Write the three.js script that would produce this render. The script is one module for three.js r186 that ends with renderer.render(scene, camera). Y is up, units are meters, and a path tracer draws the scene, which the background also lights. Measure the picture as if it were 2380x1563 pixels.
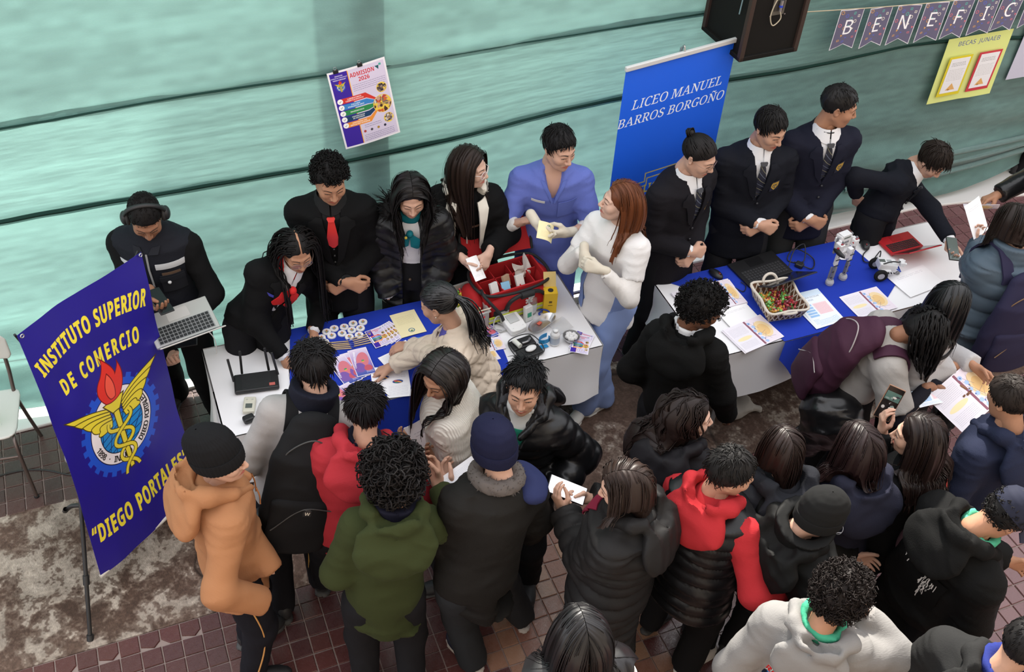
import * as THREE from 'three';
import { mergeGeometries, toCreasedNormals } from 'three/addons/utils/BufferGeometryUtils.js';
import { RoundedBoxGeometry } from 'three/addons/geometries/RoundedBoxGeometry.js';

const scene = new THREE.Scene();
const renderer = new THREE.WebGLRenderer({ antialias: true });
renderer.toneMapping = THREE.LinearToneMapping;
renderer.toneMappingExposure = 2.1;
renderer.shadowMap.enabled = true;
// ------------------------------------------------------------------ camera: a first-floor gallery, 4.87 m above the courtyard
const camera = new THREE.PerspectiveCamera(35.47, 2380 / 1563, 0.05, 200);
camera.rotation.order = 'YXZ';
camera.position.set(0, 4.87, 0);
camera.rotation.set(-43.868 * Math.PI / 180, -24.592 * Math.PI / 180, 4.230 * Math.PI / 180);
// ------------------------------------------------------------------ sky: thin bright haze, slightly brighter towards the sun behind the cloth
{
  const w = 256, h = 128, data = new Float32Array(w * h * 4), sun = new THREE.Vector3(0.31, 0.64, -0.70).normalize(), v = new THREE.Vector3();
  for (let j = 0; j < h; j++) for (let i = 0; i < w; i++) {
    const ph = (i / w - 0.5) * 2 * Math.PI, th = (j + 0.5) / h * Math.PI - Math.PI / 2; v.set(Math.cos(th) * Math.cos(ph), Math.sin(th), Math.cos(th) * Math.sin(ph));
    const c = Math.max(0, v.dot(sun)), g = Math.pow(c, 6) * 0.5 + Math.pow(c, 40) * 1.0, up = Math.max(0, v.y), b = v.y < 0 ? 0.25 : 0.8 + 0.25 * up, k = 4 * (j * w + i);
    data[k] = b * 0.985 + g; data[k + 1] = b * 0.995 + g * 0.97; data[k + 2] = b * 1.04 + g * 0.9; data[k + 3] = 1;
  }
  const t = new THREE.DataTexture(data, w, h, THREE.RGBAFormat, THREE.FloatType); t.mapping = THREE.EquirectangularReflectionMapping; t.magFilter = THREE.LinearFilter; t.minFilter = THREE.LinearFilter; t.needsUpdate = true;
  scene.background = t; scene.environment = t; scene.backgroundIntensity = 1.0; scene.environmentIntensity = 1.0;
}
// ------------------------------------------------------------------ sun: behind the cloth wall, high on the right
const sun = new THREE.DirectionalLight(new THREE.Color(1, 0.94, 0.84), 5.5);
sun.position.set(3.0 + 2.5, 6.2, -6.6 - 4); sun.target.position.set(2.5, 0, -4);
sun.castShadow = true; sun.shadow.mapSize.set(4096, 4096); sun.shadow.radius = 6;
Object.assign(sun.shadow.camera, { left: -8, right: 8, top: 8, bottom: -8, near: 0.5, far: 30 });
scene.add(sun, sun.target);
// ------------------------------------------------------------------ helpers
let seedState = 20261;
const rnd = () => { seedState = (seedState * 1664525 + 1013904223) >>> 0; return seedState / 4294967296; };
const reseed = (n) => { seedState = (n * 7919 + 13) >>> 0; for (let i = 0; i < 4; i++) rnd(); };
const rr = (a, b) => a + (b - a) * rnd();
const V = (x = 0, y = 0, z = 0) => new THREE.Vector3(x, y, z);
const lerp = (a, b, t) => a + (b - a) * t, clamp = (x, a, b) => Math.min(b, Math.max(a, x)), sst = (a, b, x) => { const t = clamp((x - a) / (b - a), 0, 1); return t * t * (3 - 2 * t); };
const rad = (d) => d * Math.PI / 180;
const lin = (hex) => { const c = new THREE.Color(hex); return [c.r, c.g, c.b]; };
const taken = new Map();
const numbered = (name) => { const n = taken.get(name) ?? 0; taken.set(name, n + 1); return n ? name + '_' + String(n).padStart(3, '0') : name; };
function finish(o) { o.traverse((m) => { if (m.isMesh) { m.castShadow = true; m.receiveShadow = true; } }); return o; }
function thing(name, label, category, pos = [0, 0, 0], turn = 0, group) {
  const o = new THREE.Group(); o.name = numbered(name); o.position.set(...pos); o.rotation.y = turn; o.userData = { label, category };
  if (group) o.userData.group = group;
  scene.add(o); return o;
}
function part(name, geo, m, parent, label) {
  const o = new THREE.Mesh(Array.isArray(geo) ? join(geo) : geo, m); o.name = name; o.castShadow = o.receiveShadow = true; if (label) o.userData.label = label;
  parent.add(o); return o;
}
function one(name, geo, m, label, category, pos = [0, 0, 0], turn = 0, group) {
  const o = part(numbered(name), geo, m, scene); o.position.set(...pos); o.rotation.y = turn; o.userData = { label, category }; if (group) o.userData.group = group; return o;
}
function struct(name, geo, m) { const o = part(name, geo, m, scene); o.userData = { kind: 'structure' }; return o; }
function join(list) {
  const g = list.map((a) => { let b = a.index ? a : a; const keep = ['position', 'normal', 'uv', 'color']; for (const k of Object.keys(b.attributes)) if (!keep.includes(k)) b.deleteAttribute(k); return b; });
  const anyI = g.some((b) => b.index), allI = g.every((b) => b.index), uv = g.every((b) => b.attributes.uv), col = g.every((b) => b.attributes.color);
  const h = g.map((b) => { let c = (anyI && !allI && b.index) ? b.toNonIndexed() : b; if (!uv && c.attributes.uv) { c = c.clone(); c.deleteAttribute('uv'); } if (!col && c.attributes.color) { c = c.clone(); c.deleteAttribute('color'); } if (!c.attributes.normal) c.computeVertexNormals(); return c; });
  return mergeGeometries(h);
}
const mat = (c, rough = 0.8, o = {}) => new THREE.MeshPhysicalMaterial({ color: typeof c === 'object' ? new THREE.Color().setRGB(...c) : c, roughness: rough, ...(rough >= .75 ? { specularIntensity: .3 } : {}), ...o });
const mcache = new Map();
const cmat = (c, rough = 0.8, o = {}) => { const k = JSON.stringify([c, rough, Object.keys(o), Object.values(o).filter((v) => typeof v !== 'object')]); if (!mcache.has(k)) mcache.set(k, mat(c, rough, o)); return mcache.get(k); };
const box = (w, h, d, x = 0, y = 0, z = 0, r = 0) => { const g = r ? new RoundedBoxGeometry(w, h, d, 2, Math.min(r, w / 2.01, h / 2.01, d / 2.01)) : new THREE.BoxGeometry(w, h, d); g.translate(x, y, z); return g; };
const cyl = (r0, r1, h, x = 0, y = 0, z = 0, n = 16) => { const g = new THREE.CylinderGeometry(r1, r0, h, n); g.translate(x, y, z); return g; };
const tube = (pts, r, n = 24, m = 6, closed = false) => new THREE.TubeGeometry(new THREE.CatmullRomCurve3(pts.map((p) => p.isVector3 ? p : V(...p)), closed), n, r, m, closed);
const bar = (a, b, r, n = 8) => { a = a.isVector3 ? a : V(...a); b = b.isVector3 ? b : V(...b); const d = b.clone().sub(a), g = new THREE.CylinderGeometry(r, r, d.length(), n); g.applyQuaternion(new THREE.Quaternion().setFromUnitVectors(V(0, 1, 0), d.normalize())); g.translate((a.x + b.x) / 2, (a.y + b.y) / 2, (a.z + b.z) / 2); return g; };
const rot = (g, x = 0, y = 0, z = 0) => { g.applyMatrix4(new THREE.Matrix4().makeRotationFromEuler(new THREE.Euler(x, y, z, 'YXZ'))); return g; };
const mov = (g, x, y, z) => { g.translate(x, y, z); return g; };
function canvasTex(w, h, draw) { const c = document.createElement('canvas'); c.width = w; c.height = h; const x = c.getContext('2d'); draw(x, w, h); const t = new THREE.CanvasTexture(c); t.colorSpace = THREE.SRGBColorSpace; t.anisotropy = 8; return t; }
// value noise
const NT = (() => { const t = new Float32Array(4096); let s = 12345; for (let i = 0; i < 4096; i++) { s = (s * 1664525 + 1013904223) >>> 0; t[i] = s / 2147483648 - 1; } return t; })();
const nh = (x, y, z) => NT[(Math.imul(x, 73856093) ^ Math.imul(y, 19349663) ^ Math.imul(z, 83492791)) & 4095];
function noise(x, y, z) {
  const X = Math.floor(x), Y = Math.floor(y), Z = Math.floor(z); let u = x - X, v = y - Y, w = z - Z; u = u * u * (3 - 2 * u); v = v * v * (3 - 2 * v); w = w * w * (3 - 2 * w);
  const a = nh(X, Y, Z), b = nh(X + 1, Y, Z), c = nh(X, Y + 1, Z), d = nh(X + 1, Y + 1, Z), e = nh(X, Y, Z + 1), f = nh(X + 1, Y, Z + 1), g = nh(X, Y + 1, Z + 1), h = nh(X + 1, Y + 1, Z + 1);
  const p = a + (b - a) * u, q = c + (d - c) * u, r = e + (f - e) * u, s = g + (h - g) * u, m = p + (q - p) * v, n = r + (s - r) * v; return m + (n - m) * w;
}
const fbm = (x, y, z) => noise(x, y, z) * 0.55 + noise(x * 2.1 + 7, y * 2.1, z * 2.1) * 0.28 + noise(x * 4.3, y * 4.3 + 3, z * 4.3) * 0.17;
// ------------------------------------------------------------------ distance-field modelling
const bb = (pts, r) => { const b = [1e9, 1e9, 1e9, -1e9, -1e9, -1e9]; for (const p of pts) { b[0] = Math.min(b[0], p.x - r); b[1] = Math.min(b[1], p.y - r); b[2] = Math.min(b[2], p.z - r); b[3] = Math.max(b[3], p.x + r); b[4] = Math.max(b[4], p.y + r); b[5] = Math.max(b[5], p.z + r); } return b; };
function cone(a, b, ra, rb, o = {}) {   // o.cap flat end at b, o.disp(s) bulge
  const ax = a.x, ay = a.y, az = a.z, ux = b.x - ax, uy = b.y - ay, uz = b.z - az, L2 = ux * ux + uy * uy + uz * uz + 1e-9, L = Math.sqrt(L2), disp = o.disp, cap = o.cap;
  return { b: bb([a, b], Math.max(ra, rb) + 0.02), f(x, y, z) {
    const px = x - ax, py = y - ay, pz = z - az, t0 = (px * ux + py * uy + pz * uz) / L2; let t = t0 < 0 ? 0 : t0 > 1 ? 1 : t0;
    const dx = px - ux * t, dy = py - uy * t, dz = pz - uz * t; let d = Math.sqrt(dx * dx + dy * dy + dz * dz) - (ra + (rb - ra) * t);
    if (disp) d += disp(t * L, L);
    if (cap && t0 > 1) { const e = (t0 - 1) * L, qx = px - ux * t0, qy = py - uy * t0, qz = pz - uz * t0; d = Math.max(Math.sqrt(qx * qx + qy * qy + qz * qz) - rb, e); }
    return d;
  } };
}
const ball = (c, r) => cone(c, c, r, r);
function ell(c, rx, ry, rz, q) {   // ellipsoid, optional quaternion
  const iq = q ? q.clone().invert() : null, t = V(), m = Math.max(rx, ry, rz);
  return { b: bb([c], m + 0.02), f(x, y, z) {
    let px = x - c.x, py = y - c.y, pz = z - c.z; if (iq) { t.set(px, py, pz).applyQuaternion(iq); px = t.x; py = t.y; pz = t.z; }
    const ax = px / rx, ay = py / ry, az = pz / rz, k0 = Math.sqrt(ax * ax + ay * ay + az * az), bx = ax / rx, by = ay / ry, bz = az / rz, k1 = Math.sqrt(bx * bx + by * by + bz * bz);
    return k1 < 1e-6 ? -Math.min(rx, ry, rz) : k0 * (k0 - 1) / k1;
  } };
}
function chain(st, o = {}) {   // stations {p,w,d,x,z}: elliptical cross-sections along a spine
  const n = st.length - 1, S = [0]; for (let i = 0; i < n; i++) S.push(S[i] + st[i].p.distanceTo(st[i + 1].p));
  const m = Math.max(...st.map((q) => Math.max(q.w, q.d))), disp = o.disp, e2 = o.cap ?? 0.03;
  return { b: bb(st.map((q) => q.p), m + 0.03), f(x, y, z) {
    let best = 1e9;
    for (let i = 0; i < n; i++) {
      const a = st[i], b = st[i + 1], ux = b.p.x - a.p.x, uy = b.p.y - a.p.y, uz = b.p.z - a.p.z, L2 = ux * ux + uy * uy + uz * uz;
      let px = x - a.p.x, py = y - a.p.y, pz = z - a.p.z, t = (px * ux + py * uy + pz * uz) / L2; t = t < 0 ? 0 : t > 1 ? 1 : t;
      px -= ux * t; py -= uy * t; pz -= uz * t;
      const w = a.w + (b.w - a.w) * t, d = a.d + (b.d - a.d) * t, X = a.x, Z = a.z, X1 = b.x, Z1 = b.z;
      const qx = px * (X.x + (X1.x - X.x) * t) + py * (X.y + (X1.y - X.y) * t) + pz * (X.z + (X1.z - X.z) * t), qz = px * (Z.x + (Z1.x - Z.x) * t) + py * (Z.y + (Z1.y - Z.y) * t) + pz * (Z.z + (Z1.z - Z.z) * t);
      const qe = Math.max(0, px * px + py * py + pz * pz - qx * qx - qz * qz), k0 = Math.sqrt(qx * qx / (w * w) + qz * qz / (d * d) + qe / (e2 * e2)), k1 = Math.sqrt(qx * qx / (w * w * w * w) + qz * qz / (d * d * d * d) + qe / (e2 * e2 * e2 * e2));
      let r = k1 < 1e-6 ? -Math.min(w, d) : k0 * (k0 - 1) / k1; if (disp) r += disp(S[i] + t * (S[i + 1] - S[i]), Math.atan2(qx, qz)); if (r < best) best = r;
    }
    return best;
  } };
}
const fn = (b, f) => ({ b, f });
const smin = (a, b, k) => { const h = Math.max(k - Math.abs(a - b), 0) / k; return Math.min(a, b) - h * h * k * 0.25; };
const smax = (a, b, k) => -smin(-a, -b, k);
const evalOps = (ops, x, y, z) => { let d = 1; for (const [s, p, k] of ops) { if (x < p.b[0] - .05 || x > p.b[3] + .05 || y < p.b[1] - .05 || y > p.b[4] + .05 || z < p.b[2] - .05 || z > p.b[5] + .05) continue; d = s === '+' ? smin(d, p.f(x, y, z), k || 1e-4) : smax(d, -p.f(x, y, z), k || 1e-4); } return d; };
let GRID = new Float32Array(1 << 20), IDX = new Int32Array(1 << 20);
let triCount = 0;
function meshOps(ops, c, o = {}) {   // naive surface nets; o.warp(x,y,z) displacement, o.color(x,y,z)->[r,g,b]
  const B = [1e9, 1e9, 1e9, -1e9, -1e9, -1e9];
  for (const [s, p] of ops) if (s === '+') for (let i = 0; i < 3; i++) { B[i] = Math.min(B[i], p.b[i]); B[i + 3] = Math.max(B[i + 3], p.b[i + 3]); }
  const m = 2 * c, ox = B[0] - m, oy = B[1] - m, oz = B[2] - m, nx = Math.ceil((B[3] - B[0] + 2 * m) / c) + 1, ny = Math.ceil((B[4] - B[1] + 2 * m) / c) + 1, nz = Math.ceil((B[5] - B[2] + 2 * m) / c) + 1, N = nx * ny * nz;
  if (N > GRID.length) { GRID = new Float32Array(N); IDX = new Int32Array(N); }
  const G = GRID, I = IDX; G.fill(0.12, 0, N);
  const sx = 1, sy = nx, sz = nx * ny;
  for (const [s, p, k = 1e-4] of ops) {
    const e = k + c * 2, i0 = Math.max(0, Math.floor((p.b[0] - e - ox) / c)), i1 = Math.min(nx - 1, Math.ceil((p.b[3] + e - ox) / c)), j0 = Math.max(0, Math.floor((p.b[1] - e - oy) / c)), j1 = Math.min(ny - 1, Math.ceil((p.b[4] + e - oy) / c)), k0 = Math.max(0, Math.floor((p.b[2] - e - oz) / c)), k1 = Math.min(nz - 1, Math.ceil((p.b[5] + e - oz) / c));
    for (let q = k0; q <= k1; q++) for (let j = j0; j <= j1; j++) for (let i = i0, at = q * sz + j * sy + i0; i <= i1; i++, at++) {
      const d = p.f(ox + i * c, oy + j * c, oz + q * c);
      G[at] = s === '+' ? smin(G[at], d, k) : smax(G[at], -d, k);
    }
  }
  if (o.warp) for (let q = 0; q < nz; q++) for (let j = 0; j < ny; j++) for (let i = 0, at = q * sz + j * sy; i < nx; i++, at++) if (Math.abs(G[at]) < 0.045) G[at] += o.warp(ox + i * c, oy + j * c, oz + q * c);
  const pos = [], idx = []; I.fill(-1, 0, N);
  const off = [0, sx, sy, sx + sy, sz, sx + sz, sy + sz, sx + sy + sz];
  for (let q = 0; q < nz - 1; q++) for (let j = 0; j < ny - 1; j++) for (let i = 0, at = q * sz + j * sy; i < nx - 1; i++, at++) {
    let mask = 0; for (let b = 0; b < 8; b++) if (G[at + off[b]] < 0) mask |= 1 << b;
    if (mask === 0 || mask === 255) continue;
    let X = 0, Y = 0, Z = 0, n = 0;
    for (let b = 0; b < 8; b++) for (let a = 1; a < 8; a <<= 1) {
      if (b & a) continue; const b2 = b | a; if (((mask >> b) & 1) === ((mask >> b2) & 1)) continue;
      const ga = G[at + off[b]], gb = G[at + off[b2]], t = ga / (ga - gb);
      X += (b & 1) + (a === 1 ? t : 0); Y += ((b >> 1) & 1) + (a === 2 ? t : 0); Z += ((b >> 2) & 1) + (a === 4 ? t : 0); n++;
    }
    I[at] = pos.length / 3; pos.push(ox + (i + X / n) * c, oy + (j + Y / n) * c, oz + (q + Z / n) * c);
  }
  for (let q = 1; q < nz - 1; q++) for (let j = 1; j < ny - 1; j++) for (let i = 1, at = q * sz + j * sy + 1; i < nx - 1; i++, at++) {
    const inside = G[at] < 0;
    for (let a = 0; a < 3; a++) {
      const st = a === 0 ? sx : a === 1 ? sy : sz; if ((G[at + st] < 0) === inside) continue;
      const u = a === 0 ? sy : a === 1 ? sz : sx, v = a === 0 ? sz : a === 1 ? sx : sy;
      const A = I[at - u - v], Bq = I[at - v], Cq = I[at], D = I[at - u]; if (A < 0 || Bq < 0 || Cq < 0 || D < 0) continue;
      if (inside) idx.push(A, Bq, Cq, A, Cq, D); else idx.push(A, Cq, Bq, A, D, Cq);
    }
  }
  const g = new THREE.BufferGeometry(); g.setAttribute('position', new THREE.Float32BufferAttribute(pos, 3)); g.setIndex(idx); g.computeVertexNormals(); triCount += idx.length / 3;
  if (o.color) { const cl = new Float32Array(pos.length); for (let i = 0; i < pos.length; i += 3) { const k = o.color(pos[i], pos[i + 1], pos[i + 2]); cl[i] = k[0]; cl[i + 1] = k[1]; cl[i + 2] = k[2]; } g.setAttribute('color', new THREE.BufferAttribute(cl, 3)); }
  if (o.uv) uvBox(g, o.uv);
  return g;
}
function uvBox(g, k = 1) { const p = g.attributes.position, u = new Float32Array(p.count * 2); for (let i = 0; i < p.count; i++) { const x = p.getX(i), y = p.getY(i), z = p.getZ(i); u[2 * i] = (x * .83 + z * .71 + y * .1) * k; u[2 * i + 1] = (y + (z - x) * .35) * k; } g.setAttribute('uv', new THREE.BufferAttribute(u, 2)); return g; }
function tint(g, c) { const n = g.attributes.position.count, a = new Float32Array(n * 3); for (let i = 0; i < n; i++) { a[3 * i] = c[0]; a[3 * i + 1] = c[1]; a[3 * i + 2] = c[2]; } g.setAttribute('color', new THREE.BufferAttribute(a, 3)); return g; }
function flip(g) { const ix = g.index.array; for (let i = 0; i < ix.length; i += 3) { const t = ix[i]; ix[i] = ix[i + 1]; ix[i + 1] = t; } return g; }
function grid(nu, nv, f, uvScale) {   // parametric sheet, f(u,v)->[x,y,z]
  const p = [], uv = [], ix = []; for (let j = 0; j <= nv; j++) for (let i = 0; i <= nu; i++) { const q = f(i / nu, j / nv); p.push(...(q.isVector3 ? q.toArray() : q)); uv.push(i / nu, j / nv); }
  for (let j = 0; j < nv; j++) for (let i = 0; i < nu; i++) { const a = j * (nu + 1) + i, b = a + 1, c = a + nu + 1, d = c + 1; ix.push(a, b, d, a, d, c); }
  const g = new THREE.BufferGeometry(); g.setAttribute('position', new THREE.Float32BufferAttribute(p, 3)); g.setAttribute('uv', new THREE.Float32BufferAttribute(uv, 2)); g.setIndex(ix); g.computeVertexNormals(); return g;
}
function shell(g, t) {   // gives an open sheet a thickness t behind its face
  const p = g.attributes.position, n = g.attributes.normal, c = p.count, P = [], U = [], ix = [...g.index.array], uv = g.attributes.uv;
  for (let i = 0; i < c; i++) { P.push(p.getX(i), p.getY(i), p.getZ(i)); if (uv) U.push(uv.getX(i), uv.getY(i)); }
  for (let i = 0; i < c; i++) { P.push(p.getX(i) - n.getX(i) * t, p.getY(i) - n.getY(i) * t, p.getZ(i) - n.getZ(i) * t); if (uv) U.push(uv.getX(i), uv.getY(i)); }
  const edges = new Map(), src = g.index.array; for (let i = 0; i < src.length; i += 3) { ix.push(src[i + 1] + c, src[i] + c, src[i + 2] + c); for (let k = 0; k < 3; k++) { const a = src[i + k], b = src[i + (k + 1) % 3], r = b + '_' + a; if (edges.has(r)) edges.delete(r); else edges.set(a + '_' + b, [a, b]); } }
  for (const [a, b] of edges.values()) ix.push(b, a, a + c, b, a + c, b + c);
  const h = new THREE.BufferGeometry(); h.setAttribute('position', new THREE.Float32BufferAttribute(P, 3)); if (uv) h.setAttribute('uv', new THREE.Float32BufferAttribute(U, 2)); h.setIndex(ix);
  return toCreasedNormals(h, 0.7);
}
// ------------------------------------------------------------------ floor: worn concrete strip between two fields of red clay tiles
function noiseTex(n, f, m = n) { const d = new Uint8Array(n * m * 4); for (let j = 0; j < m; j++) for (let i = 0; i < n; i++) { const c = f(i / n, j / m), k = 4 * (j * n + i); d[k] = c[0]; d[k + 1] = c[1]; d[k + 2] = c[2]; d[k + 3] = 255; } const t = new THREE.DataTexture(d, n, m); t.magFilter = THREE.LinearFilter; t.minFilter = THREE.LinearMipmapLinearFilter; t.generateMipmaps = true; t.wrapS = t.wrapT = THREE.RepeatWrapping; t.needsUpdate = true; return t; }
const srgb = (t) => { t.colorSpace = THREE.SRGBColorSpace; return t; };
{
  const fx = 14, fz = 9;
  const floor = struct('floor', box(fx, .1, fz, 3.2, -.05, -2.2), mat([.30, .235, .215], .9));
  floor.material.map = null;
  // concrete strip: brown wash flaking off pale cement
  const ct = srgb(noiseTex(2048, (u, v) => {
    const x = u * 5.12, z = v * 1.28, wx = x + .03 * noise(x * 7, z * 7, 7), wz = z + .03 * noise(x * 7 + 9, z * 7, 7), f1 = fbm(wx * 2.6 + 5, wz * 2.6, 1.5), f2 = fbm(wx * 11, wz * 11, 4), f3 = noise(x * 110, z * 110, 8), f4 = fbm(wx * 34, wz * 34, 2);
    const west = sst(2.6, .7, x) * .9, q = f1 * .62 + f2 * .34 + f4 * .26 + f3 * .06 + west * .30 - .25, peel = sst(.02, .11, q), thin = sst(-.14, .02, q) * .35, stain = sst(-.2, .5, fbm(x * 1.3, z * 1.7, 9)), crack = Math.exp(-Math.pow(noise(wx * 1.7 + 3, wz * 1.7, 5) * 60, 2));
    const grit = 1 + f3 * .10 + f4 * .16 + f2 * .08; const a = [lerp(100, 76, stain), lerp(81, 59, stain), lerp(71, 50, stain)], b = [lerp(134, 172, f2 + .5), lerp(124, 162, f2 + .5), lerp(113, 150, f2 + .5)];
    return [0, 1, 2].map((k) => clamp(lerp(a[k], b[k], Math.max(peel * .8, thin)) * grit * (1 - crack * .35), 0, 255));
  }, 512)); ct.wrapS = ct.wrapT = THREE.MirroredRepeatWrapping;
  const cb = noiseTex(512, (u, v) => { const g = 128 + 70 * fbm(u * 60, v * 60, 3) + 40 * noise(u * 200, v * 200, 1); return [g, g, g]; }); cb.repeat.set(20, 2);
  const g = box(14, .012, .99, 3.2, .0, -3.675); { const p = g.attributes.position, u = g.attributes.uv; for (let i = 0; i < p.count; i++) u.setXY(i, (p.getX(i) + 1.6) / 5.12, (p.getZ(i) + 4.2) / 1.28); }
  const cm = mat([1, 1, 1], .8, { map: ct, bumpMap: cb, bumpScale: .004 });
  const slab = part('concrete_strip', g, cm, floor);
  // clay tiles, 10 cm
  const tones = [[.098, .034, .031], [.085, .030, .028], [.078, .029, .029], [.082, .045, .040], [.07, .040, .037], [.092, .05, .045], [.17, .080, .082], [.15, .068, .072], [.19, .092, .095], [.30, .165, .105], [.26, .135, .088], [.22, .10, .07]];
  const paletteAt = (x, z) => x > 2.75 ? 2 : z < -4 ? 1 : x > 1.15 && x < 2.0 && z > -3.2 ? 3 : 0;   // deep red paint, dull brown, pinker paint with sky reflection put in, bare terracotta
  const tb = noiseTex(256, (u, v) => { const q = 150 + 60 * fbm(u * 10, v * 10, 2) + 40 * noise(u * 70, v * 70, 5); return [q, q, q]; });
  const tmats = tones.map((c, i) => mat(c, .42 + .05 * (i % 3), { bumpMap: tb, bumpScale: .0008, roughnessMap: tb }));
  const tileGeo = (cut) => { const h = .0465, c = .004, t = .012, P = []; const S = new THREE.Shape(); const q = cut === 1 ? [[-h, -h + .035], [-h + .04, -h], [h, -h], [h, h], [-h, h]] : cut === 2 ? [[-h, -h + .02], [-h + .05, -h + .004], [h - .03, -h], [h, -h + .03], [h, h], [-h, h]] : [[-h, -h], [h, -h], [h, h], [-h, h]]; q.forEach((a, i) => i ? S.lineTo(a[0], a[1]) : S.moveTo(a[0], a[1])); const G = new THREE.ExtrudeGeometry(S, { depth: t - c, bevelEnabled: true, bevelThickness: c, bevelSize: c * .7, bevelOffset: -c * .7, bevelSegments: 1 }); G.rotateX(-Math.PI / 2); G.scale(1, 1, 1); { const p = G.attributes.position, u = G.attributes.uv; for (let i = 0; i < p.count; i++) u.setXY(i, p.getX(i) * 6 + .5, p.getZ(i) * 6 + .5); } return G; };
  const TG = [tileGeo(0), tileGeo(1), tileGeo(2)];
  const singles = [[-1.2, -.6, -4.8, -4.17], [-.95, .1, -3.2, -2.85], [.1, .62, -3.12, -2.72], [1.2, 1.78, -3.2, -2.45], [3.05, 4.3, -2.25, -1.65], [5.05, 5.75, -4.92, -4.2], [3.3, 3.85, -1.6, -1.2], [1.45, 1.95, -1.95, -1.55]];
  const TF2 = box(.093, .012, .093, 0, .0045, 0); { const u = TF2.attributes.uv, p = TF2.attributes.position; for (let i = 0; i < p.count; i++) u.setXY(i, p.getX(i) * 6 + .5, p.getZ(i) * 6 + .5); }
  reseed(77); const rest = tones.map(() => []); let n = 0;
  const fields = [[-1.96, 9.04, -5.155, -4.17, .04, .045], [-1.992, 9.008, -3.178, 1.0, .008, .022]];
  for (const [x0, x1, z0, z1] of fields) for (let z = z0 + .05; z < z1 - .03; z += .1) for (let x = x0 + .05; x < x1; x += .1) {
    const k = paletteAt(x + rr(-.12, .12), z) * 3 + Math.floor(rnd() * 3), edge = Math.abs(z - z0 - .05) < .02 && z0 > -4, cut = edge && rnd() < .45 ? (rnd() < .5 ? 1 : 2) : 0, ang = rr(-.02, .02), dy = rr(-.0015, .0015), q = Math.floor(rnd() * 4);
    const single = n < 298 && singles.some((s) => x > s[0] && x < s[1] && z > s[2] && z < s[3]);
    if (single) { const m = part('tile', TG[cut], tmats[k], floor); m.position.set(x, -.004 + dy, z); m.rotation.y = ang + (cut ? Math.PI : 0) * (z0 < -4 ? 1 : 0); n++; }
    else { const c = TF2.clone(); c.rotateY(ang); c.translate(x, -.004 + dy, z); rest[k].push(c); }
  }
  rest.forEach((r, i) => { const m = part('tile_field', mergeGeometries(r), tmats[i], floor); m.userData.kind = 'stuff'; });
}
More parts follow.
